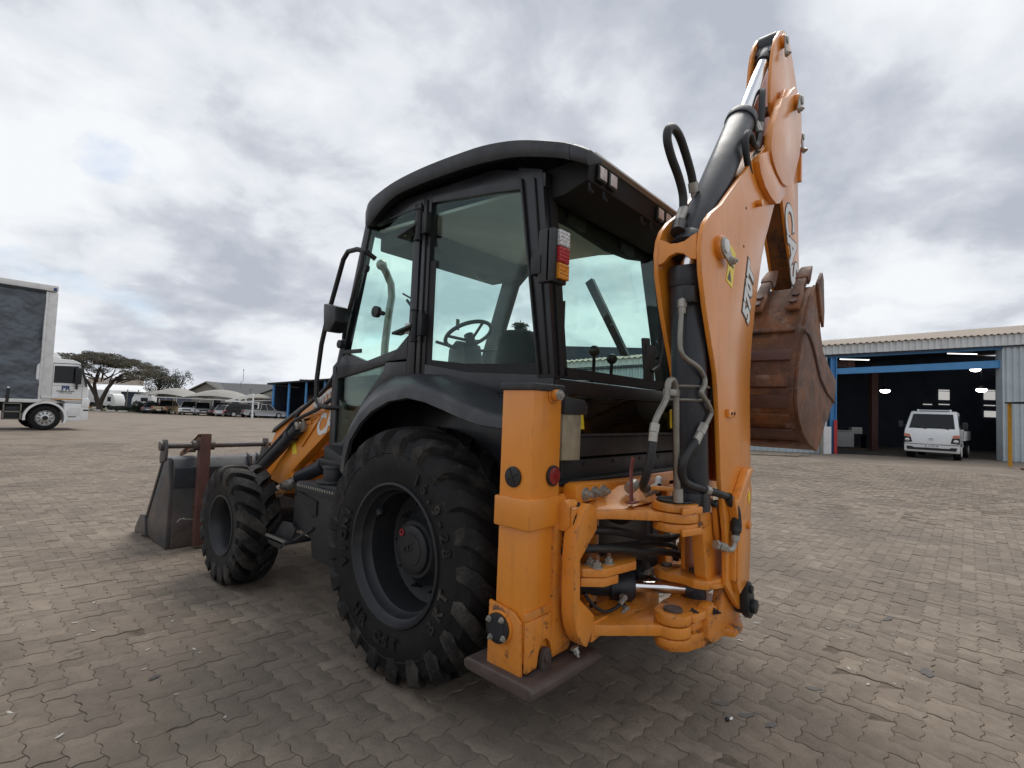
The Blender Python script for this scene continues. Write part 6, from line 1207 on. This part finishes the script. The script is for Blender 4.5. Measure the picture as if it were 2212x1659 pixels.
# small bosses, stops, decals on the near cheek
b = MB(); b.box(-.285+.10, -.285+.19, -1.51, -1.492, 1.515, 1.555); bb_ = b.obj('hose_clamp_block', 'orange', boom, .004)
b = MB(); [b.cyl((x, -1.513, 1.535), (x, -1.5095, 1.535), .008, None, 10) for x in (-.15, -.11)]; b.obj('clamp_hole', 'dark', bb_)
b = MB(); b.cyl((.265, -1.492, 2.745), (.265, -1.525, 2.745), .02, None, 14); b.bar((.24, -1.50, 2.74), (.275, -1.50, 2.75), .016, .03, (0, 1, 0)); b.obj('grease_boss', 'orange', boom, .003)
b = MB(); [b.cyl((x, -1.4935, z), (x, -1.4915, z), .008, None, 10) for x, z in ((.08, 2.66), (.05, 2.44))]; b.obj('drilled_hole', 'dark', boom)
ang570 = math.atan2(2.389-2.028, .185-.085); 
def f570(x, y, z, c=(.135, 2.195), dy=-1.494): ca, sa = math.cos(ang570), math.sin(ang570); return (c[0]+x*ca-y*sa, dy-z, c[1]+x*sa+y*ca)
b = MB(); b.text('570T', lambda x, y, z: f570(x, y, z, dy=-1.4935), .150, .018, .18, .0008, 1.02); b.obj('lettering_outline', 'blackdecal', boom)
b = MB(); b.text('570T', lambda x, y, z: f570(x, y, z, dy=-1.4955), .150, .008, .18, .0008, 1.02); b.obj('lettering', 'decal', boom)
b = MB(); b.prism([(-.160, 2.395), (-.078, 2.362), (-.127, 2.175), (-.217, 2.198)], 'y', -1.4945, -1.4925); wl_ = b.obj('warning_label', 'yellow', boom)
b = MB(); b.prism([(-.20, 2.21), (-.145, 2.20), (-.165, 2.262)], 'y', -1.4955, -1.4946); b.prism([(-.15, 2.285), (-.115, 2.275), (-.105, 2.31), (-.118, 2.335), (-.142, 2.32)], 'y', -1.4955, -1.4946); b.obj('pictogram', 'blackdecal', wl_)
# lower cheek brackets (ear bands)
b = MB(); b.prism([(-.165, 1.12), (-.10, 1.10), (.04, 1.235), (.09, 1.255), (.135, 1.246), (.12, 1.225), (.05, 1.19), (-.05, 1.03), (-.10, .99)], 'y', -1.535, -1.492); b.prism([(-.10, 1.02), (-.05, 1.03), (.12, 1.155), (.13, 1.12), (.08, 1.02), (.04, .98), (-.03, .93), (-.08, .96)], 'y', -1.52, -1.492); lg = b.obj('lock_hook', 'orange', boom, .006)
b = MB(); b.prism([(.085, 1.11), (.115, 1.13), (.118, 1.09), (.10, 1.06)], 'y', -1.5225, -1.5205); b.obj('warning_label', 'yellow', lg)
b = MB(); b.cyl((.09, -1.535, .955), (.09, -1.49, .955), .022, None, 16); b.obj('lock_pin', 'orange', boom, .003)
b = MB(); b.prism([(-.07, .98), (.07, .99), (.11, .93), (.11, .66), (-.02, .62), (-.06, .68), (-.06, .90)], 'y', -1.522, -1.492); b.prism([(-.085, .95), (-.06, .96), (-.055, .68), (-.085, .70)], 'y', -1.515, -1.45); b.obj('foot_doubler', 'orange', boom, .006)
# ---- boom cylinder
YC = -1.375
b = MB(); b.cyl((-.305, YC, 1.10), (-.405, YC, 2.20), .083, None, 36); b.cyl((-.400, YC, 2.14), (-.408, YC, 2.235), .088, None, 36); b.cyl((-.303, YC, 1.06), (-.308, YC, 1.15), .088, None, 36); bc = P(b, 'boom_cylinder', 'cylinder', .004)
b = MB(); b.cyl((-.408, YC, 2.22), (-.36, YC, 2.34), .04, None, 20); b.obj('rod', 'chrome', bc)
b = MB(); b.tube(loop(-.349, 0, .0, YC)[:2] if 0 else [(-.352+.089*math.cos(k*.3927), YC+.089*math.sin(k*.3927), 1.655) for k in range(17)], .007, 6); b.tube([(-.346+.089*math.cos(k*.3927), YC+.089*math.sin(k*.3927), 1.59) for k in range(17)], .007, 6); bd = b.obj('band_clamp', 'tube', bc)
b = MB(); b.box(-.285, -.22, -1.462, -1.445, 1.585, 1.66); b.obj('clamp_plate', 'charcoal', bc, .003)
b = MB(); b.box(-.515, -.455, -1.455, -1.40, 2.04, 2.115); b.obj('port_block', 'black', bc, .006)
YN = -1.398; YM = -1.40
b = MB(); b.curve([(-.512, YN, 2.06), (-.520, YN, 1.98), (-.528, YN, 1.86), (-.525, -1.405, 1.805), (-.50, -1.42, 1.777), (-.452, -1.455, 1.742), (-.396, -1.462, 1.70), (-.402, -1.468, 1.665), (-.430, -1.465, 1.622), (-.375, -1.475, 1.575), (-.335, -1.475, 1.535), (-.355, -1.47, 1.50), (-.385, -1.462, 1.46), (-.43, -1.455, 1.42)], .012, 10); b.obj('steel_pipe', 'tube', bc)
b = MB(); b.cyl((-.513, YN, 2.055), (-.512, YN, 2.02), .021, None, 6); b.cyl((-.512, YN, 2.02), (-.514, YN, 1.99), .017, None, 6); b.cyl((-.385, -1.462, 1.475), (-.42, -1.457, 1.435), .022, None, 6); b.cyl((-.42, -1.457, 1.435), (-.455, -1.45, 1.39), .019, None, 10); b.obj('pipe_nut', 'zinc', bc)
b = MB(); b.curve([(-.44, -1.452, 1.405), (-.50, -1.44, 1.36), (-.545, -1.43, 1.30), (-.525, -1.42, 1.24), (-.46, -1.42, 1.20), (-.33, -1.45, 1.165), (-.22, -1.48, 1.14), (-.14, -1.50, 1.11), (-.09, -1.515, 1.05), (-.085, -1.52, .97), (-.10, -1.52, .92)], .019, 12); hz = b.obj('hose', 'hose', bc)
b = MB(); b.curve([(-.16, -1.498, 1.122), (-.10, -1.513, 1.06), (-.087, -1.52, .98), (-.095, -1.52, .945)], .026, 12); b.obj('hose_sleeve', 'hose', hz)
b = MB(); b.cyl((-.10, -1.52, .93), (-.103, -1.52, .905), .022, None, 12); b.curve([(-.102, -1.52, .91), (-.11, -1.515, .875), (-.15, -1.51, .865), (-.20, -1.49, .885)], .014, 10); b.cyl((-.17, -1.50, .873), (-.215, -1.48, .89), .021, None, 6); b.cyl((-.222, -1.478, .892), (-.235, -1.47, .897), .023, None, 6); b.obj('elbow_fitting', 'zinc', hz)
b = MB(); b.cyl((-.33, -1.45, 1.168), (-.30, -1.458, 1.16), .023, None, 12); b.obj('hose_clip', 'zinc', hz)
b = MB(); b.box(-.36, -.315, -1.46, -1.425, 1.085, 1.15); b.cyl((-.315, -1.445, 1.12), (-.23, -1.46, 1.09), .007, None, 8); b.ball((-.225, -1.46, 1.088), .018, 8); P(b, 'valve_lever', 'charcoal', .003)
# hairpin pipe and hose on the left of the boom
b = MB(); b.curve([(-.52, YN, 1.16), (-.545, YN, 1.40), (-.557, YN, 1.60), (-.572, YN, 1.655), (-.605, YN, 1.675), (-.645, YN, 1.655), (-.652, YN, 1.61), (-.665, YN, 1.58), (-.73, YN, 1.52), (-.762, YN, 1.485), (-.775, YN, 1.45)], .014, 10); hp = P(b, 'hairpin_pipe', 'tube')
b = MB(); b.cyl((-.765, YN, 1.475), (-.776, YN, 1.44), .021, None, 6); b.cyl((-.776, YN, 1.44), (-.783, YN, 1.40), .019, None, 10); b.cyl((-.515, YN, 1.18), (-.51, YN, 1.12), .022, None, 12); b.obj('pipe_nut', 'zinc', hp)
b = MB(); b.box(-.655, -.555, YN-.018, YN+.018, 1.60, 1.63); b.obj('pipe_clamp', 'tube', hp, .003)
b = MB(); b.curve([(-.78, YN, 1.41), (-.795, YN, 1.34), (-.79, YN+.02, 1.26), (-.74, YN+.06, 1.205), (-.64, YN+.10, 1.175), (-.56, YN+.13, 1.17)], .018, 12); b.obj('hose', 'hose', hp)
# bits on top of the carriage
b = MB(); b.bar((-.545, -1.18, 1.09), (-.50, -1.15, 1.24), .024, .010, (0, 1, 0)); b.bar((-.50, -1.15, 1.235), (-.48, -1.15, 1.30), .028, .010, (0, 1, 0)); b.box(-.57, -.50, -1.20, -1.16, 1.085, 1.095); P(b, 'red_lever', 'redtool', .003)
b = MB(); b.cyl((-.30, -1.20, 1.10), (-.30, -1.20, 1.165), .014, None, 12); kb = P(b, 'grease_nipple_post', 'black'); b = MB(); b.cyl((-.30, -1.20, 1.165), (-.30, -1.20, 1.185), .019, None, 14); b.ball((-.30, -1.20, 1.185), .018, 8); b.obj('white_knob', 'white', kb)
b = MB(); b.prism([(-.49, -1.20), (-.42, -1.24), (-.38, -1.36), (-.33, -1.44), (-.28, -1.46), (-.28, -1.44), (-.34, -1.40), (-.37, -1.28), (-.44, -1.19)], 'z', 1.145, 1.165); P(b, 'hose_guide', 'orange', .003)
b = MB(); b.cyl((-.40, -1.17, 1.12), (-.35, -1.22, 1.15), .026, None, 12); b.cyl((-.46, -1.12, 1.14), (-.40, -1.12, 1.16), .03, None, 10); P(b, 'valve_fitting', 'zinc', .002)
# guide rods beside boom cylinder
b = MB(); b.cyl((-.235, -1.30, 1.05), (-.29, -1.30, 2.0), .012, None, 10); b.cyl((-.20, -1.33, 1.05), (-.26, -1.33, 2.0), .012, None, 10); P(b, 'boom_pipe', 'black')
# ---- dipper
dn = [(.957, 4.211), (1.03, 4.225), (1.087, 4.21), (1.20, 4.13), (1.292, 4.03), (1.37, 3.93), (1.415, 3.82), (1.43, 3.70), (1.40, 3.56), (1.38, 3.44), (1.40, 3.10), (1.426, 2.758), (1.50, 2.40), (1.38, 2.28), (1.28, 2.36), (1.312, 2.464), (1.167, 2.692), (1.047, 2.86), (.951, 3.046), (.86, 3.20), (.76, 3.40), (.66, 3.55), (.66, 3.70), (.683, 3.834), (.72, 3.95), (.772, 4.048), (.86, 4.15)]
b = MB(); b.prism(dn, 'y', -1.452, -1.432); dip = P(b, 'dipper', 'orange', .005, 2)
b = MB(); b.prism(dn, 'y', -1.318, -1.298); b.obj('far_side_plate', 'orange_worn', dip, .005, 2)
fr = [(1.312, 2.43), (1.167, 2.692), (1.047, 2.86), (.951, 3.046), (.86, 3.20), (.76, 3.40)]
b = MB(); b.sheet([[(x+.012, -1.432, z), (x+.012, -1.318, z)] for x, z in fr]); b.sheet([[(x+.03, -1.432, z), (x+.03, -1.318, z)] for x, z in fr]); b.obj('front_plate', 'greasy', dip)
bkp = [(1.49, 2.40), (1.415, 2.758), (1.39, 3.10), (1.37, 3.44), (1.39, 3.56), (1.42, 3.70)]
b = MB(); b.sheet([[(x-.012, -1.432, z), (x-.012, -1.318, z)] for x, z in bkp]); b.sheet([[(x-.03, -1.432, z), (x-.03, -1.318, z)] for x, z in bkp]); b.obj('back_plate', 'orange_worn', dip)
keeper(dip, (.745+.16, 4.095), -97, .105, .034, -1.454)
keeper(dip, (1.375, 3.62), -85, .10, .032, -1.454)
b = MB(); b.prism([(1.40, 3.56), (1.44, 3.56), (1.43, 3.30), (1.39, 3.30)], 'y', -1.47, -1.30); b.obj('rear_ear', 'orange', dip, .004)
angC = math.atan2(3.03-2.45, .98-1.20)
def fC(x, y, z, dy): a = math.atan2(-.47, .20); ca, sa = math.cos(a), math.sin(a); return (1.235+x*ca-y*sa, dy-z, 2.70+x*sa+y*ca)
b = MB(); b.text('CASE', lambda x, y, z: fC(x, y, z, -1.4535), .31, .022, 0, .0008, 1.0); b.obj('lettering_outline', 'blackdecal', dip)
b = MB(); b.text('CASE', lambda x, y, z: fC(x, y, z, -1.4555), .31, .010, 0, .0008, 1.0); b.obj('lettering', 'decal', dip)
b = MB(); b.curve([(1.40, -1.40, 3.40), (1.46, -1.40, 3.1), (1.49, -1.40, 2.8), (1.53, -1.40, 2.5)], .022, 10); b.obj('dipper_hose', 'hose', dip)
b = MB(); b.cyl((1.41, -1.375, 3.60), (1.52, -1.375, 2.72), .055, None, 24); bcl = P(b, 'curl_cylinder', 'cylinder'); b = MB(); b.cyl((1.52, -1.375, 2.72), (1.56, -1.375, 2.42), .03); b.obj('rod', 'chrome', bcl)
# dipper cylinder
p0, p1 = Vector((-.40, YC, 2.33)), Vector((.345, YC, 3.315)); dv = (p1-p0).normalized()
b = MB(); b.cyl(p0, p1, .083, None, 36); b.cyl(p1-dv*.05, p1+dv*.012, .091, None, 36); b.cyl(p0-dv*.02, p0+dv*.05, .088, None, 30); dc = P(b, 'dipper_cylinder', 'cylinder', .004)
b = MB(); b.cyl(p1, Vector((.80, YC, 3.95)), .042, None, 28); b.obj('rod', 'chrome', dc)
b = MB(); b.cyl((.76, YC, 3.89), (.84, YC, 4.0), .055, None, 24); b.cyl((.905, -1.43, 4.085), (.905, -1.32, 4.085), .085, None, 28); b.bar((.80, YC, 3.94), (.90, YC, 4.08), .10, .12, (0, 1, 0)); b.obj('rod_eye', 'cylinder', dc, .005)
YH = -1.468
b = MB(); b.curve([(.40, YH+.03, 3.285), (.385, YH, 3.235), (.36, YH-.005, 3.19), (.30, YH-.01, 3.10), (.22, YH-.015, 3.085), (.16, YH-.015, 3.11), (.11, YH-.015, 3.095), (.08, YH-.015, 3.04), (.105, YH-.015, 2.96), (.17, YH-.01, 2.90), (.235, YH, 2.90), (.26, YH, 2.88), (.262, YH, 2.79)], .018, 10); b.obj('hose', 'hose', dc)
b = MB(); b.cyl((.405, YH+.03, 3.30), (.375, YH-.002, 3.215), .023, None, 10); b.cyl((.225, YH-.003, 2.90), (.262, YH, 2.87), .02, None, 10); b.box(.235, .285, YH-.02, YH+.02, 2.80, 2.835); b.obj('hose_fitting', 'zinc', dc)
b = MB(); b.curve([(.585, -1.42, 3.60), (.53, -1.44, 3.56), (.49, -1.45, 3.47), (.46, -1.455, 3.36), (.45, -1.455, 3.30)], .019, 10); b.obj('hose', 'hose', dc)
b = MB(); b.cyl((.45, -1.455, 3.31), (.43, -1.455, 3.24), .022, None, 10); b.tube([(.43, -1.455, 3.25), (.36, -1.455, 3.10), (.16, -1.455, 2.86), (.0, -1.455, 2.72)], .011, 8); b.cyl((.355, -1.475, 3.085), (.37, -1.455, 3.11), .014, None, 8); b.obj('steel_pipe', 'tube', dc)
# hose loop on the left of the dipper cylinder
YL = -1.33
b = MB(); b.curve([(-.365, YL, 2.545), (-.375, YL, 2.62), (-.43, YL, 2.69), (-.52, YL, 2.76), (-.565, YL, 2.82), (-.555, YL, 2.875), (-.50, YL, 2.905), (-.43, YL, 2.895), (-.355, YL, 2.84), (-.28, YL, 2.765), (-.25, YL, 2.715)], .021, 14, 8); hl_ = P(b, 'hose_loop', 'hose')
b = MB(); b.cyl((-.43, YL, 2.45), (-.36, YL, 2.55), .026, None, 12); b.cyl((-.255, YL, 2.725), (-.235, YL, 2.68), .026, None, 12); b.cyl((-.237, YL, 2.685), (-.22, YL, 2.64), .018, None, 10); b.obj('hose_fitting', 'zinc', hl_)
b = MB(); b.cyl((-.47, YL-.02, 2.395), (-.425, YL-.01, 2.455), .035, None, 14); b.obj('elbow', 'black', hl_)
# ---- digging bucket
Y0, Y1 = -1.66, -1.02
bprof = [(.96, 2.39), (.86, 2.31), (.76, 2.20), (.66, 2.06), (.565, 1.90), (.495, 1.74), (.490, 1.62), (.545, 1.52), (.64, 1.44), (.80, 1.37), (1.03, 1.325)]
inn2 = [(x+.05, z+.012) for x, z in bprof]
b = MB(); b.prism(bprof+inn2[::-1], 'y', Y0+.02, Y1-.02); dbk = P(b, 'digging_bucket', 'rust', .004)
spl = [(.96, 2.40), (1.02, 2.36), (1.06, 2.262), (1.10, 2.12), (1.189, 1.991), (1.40, 1.90), (1.655, 1.826), (1.64, 1.74), (1.601, 1.665), (1.45, 1.60), (1.36, 1.52), (1.30, 1.515), (1.255, 1.484), (1.16, 1.40), (1.03, 1.32)]+bprof[::-1][1:-1]
for ya, yb in ((Y0, Y0+.02), (Y1-.02, Y1)):
    b = MB(); b.prism(spl, 'y', ya, yb); b.obj('bucket_side', 'rust', dbk, .004)
b = MB(); pts = [(.63, 2.055), (.74, 2.045), (.83, 2.0), (.90, 1.95), (1.0, 1.86), (1.07, 1.80), (1.3, 1.71), (1.57, 1.658)]
b.tube([(x, Y0-.004, z) for x, z in pts], .010, 8); b.obj('side_bead', 'rust_red', dbk)
for (i, w) in ((3, .02), (4, .012), (5, .012), (6, .012), (7, .012), (8, .012), (9, .012)):
    x, z = bprof[i]; nx, nz_ = bprof[i+1][0]-bprof[i-1][0], bprof[i+1][1]-bprof[i-1][1]; l_ = math.hypot(nx, nz_); t_ = (nx/l_, nz_/l_); n_ = (-(-t_[1]), -t_[0]); n_ = (t_[1], -t_[0])
    hw_ = .040 if i > 3 else .015
    c1 = [(x+t_[0]*a+n_[0]*o, z+t_[1]*a+n_[1]*o) for a, o in ((-hw_, -.002), (hw_, -.002), (hw_*.9, w), (-hw_*.9, w))]
    b = MB(); b.prism(c1, 'y', Y0+.05, Y1-.01); b.obj('wear_strip', 'rust' if i % 2 else 'rust_red', dbk, .004)
TD = Vector((.73, 0, .68)).normalized(); TN = Vector((-.68, 0, .73)).normalized()
for k in range(3):
    B0 = Vector((.93, Y0+.085+k*.215, 2.375))+TN*.012
    def q(a, y, n): return B0+TD*a+Vector((0, y, 0))+TN*n
    def slab(b, st_): b.loft([[q(a, -w, n0), q(a, w, n0), q(a, w, n1), q(a, -w, n1)] for a, w, n0, n1 in st_])
    b = MB(); slab(b, [(-.27, .034, -.004, .014), (-.25, .042, -.004, .022), (-.12, .045, -.004, .026), (-.05, .032, -.004, .034), (.02, .030, -.012, .034), (.10, .030, -.016, .026)]); th = b.obj('bucket_tooth', 'rust', dbk, .006)
    b = MB(); slab(b, [(.075, .038, -.028, .034), (.12, .040, -.030, .034), (.22, .036, -.016, .020), (.265, .033, -.005, .008)]); b.obj('tooth_tip', 'rust', th, .008)
    for a in (-.205, -.125):
        b = MB(); c_ = q(a, 0, .02); b.cyl(c_, c_+TN*.018, .022, None, 14); b.obj('tooth_bolt', 'rust_red', th)
b = MB(); b.prism([(.93, 2.40), (1.06, 2.50), (1.10, 2.46), (1.13, 2.25), (1.11, 2.14), (1.05, 2.2)], 'y', Y0-.018, Y0); b.obj('side_cutter', 'rust', dbk, .004)
b = MB(); b.prism([(1.20, 2.45), (1.52, 2.45), (1.62, 2.20), (1.5, 1.86), (1.2, 1.92), (1.1, 2.1)], 'y', -1.46, -1.435); b.prism([(1.20, 2.45), (1.52, 2.45), (1.62, 2.20), (1.5, 1.86), (1.2, 1.92), (1.1, 2.1)], 'y', -1.315, -1.29); b.obj('hinge_ear', 'rust', dbk, .004)
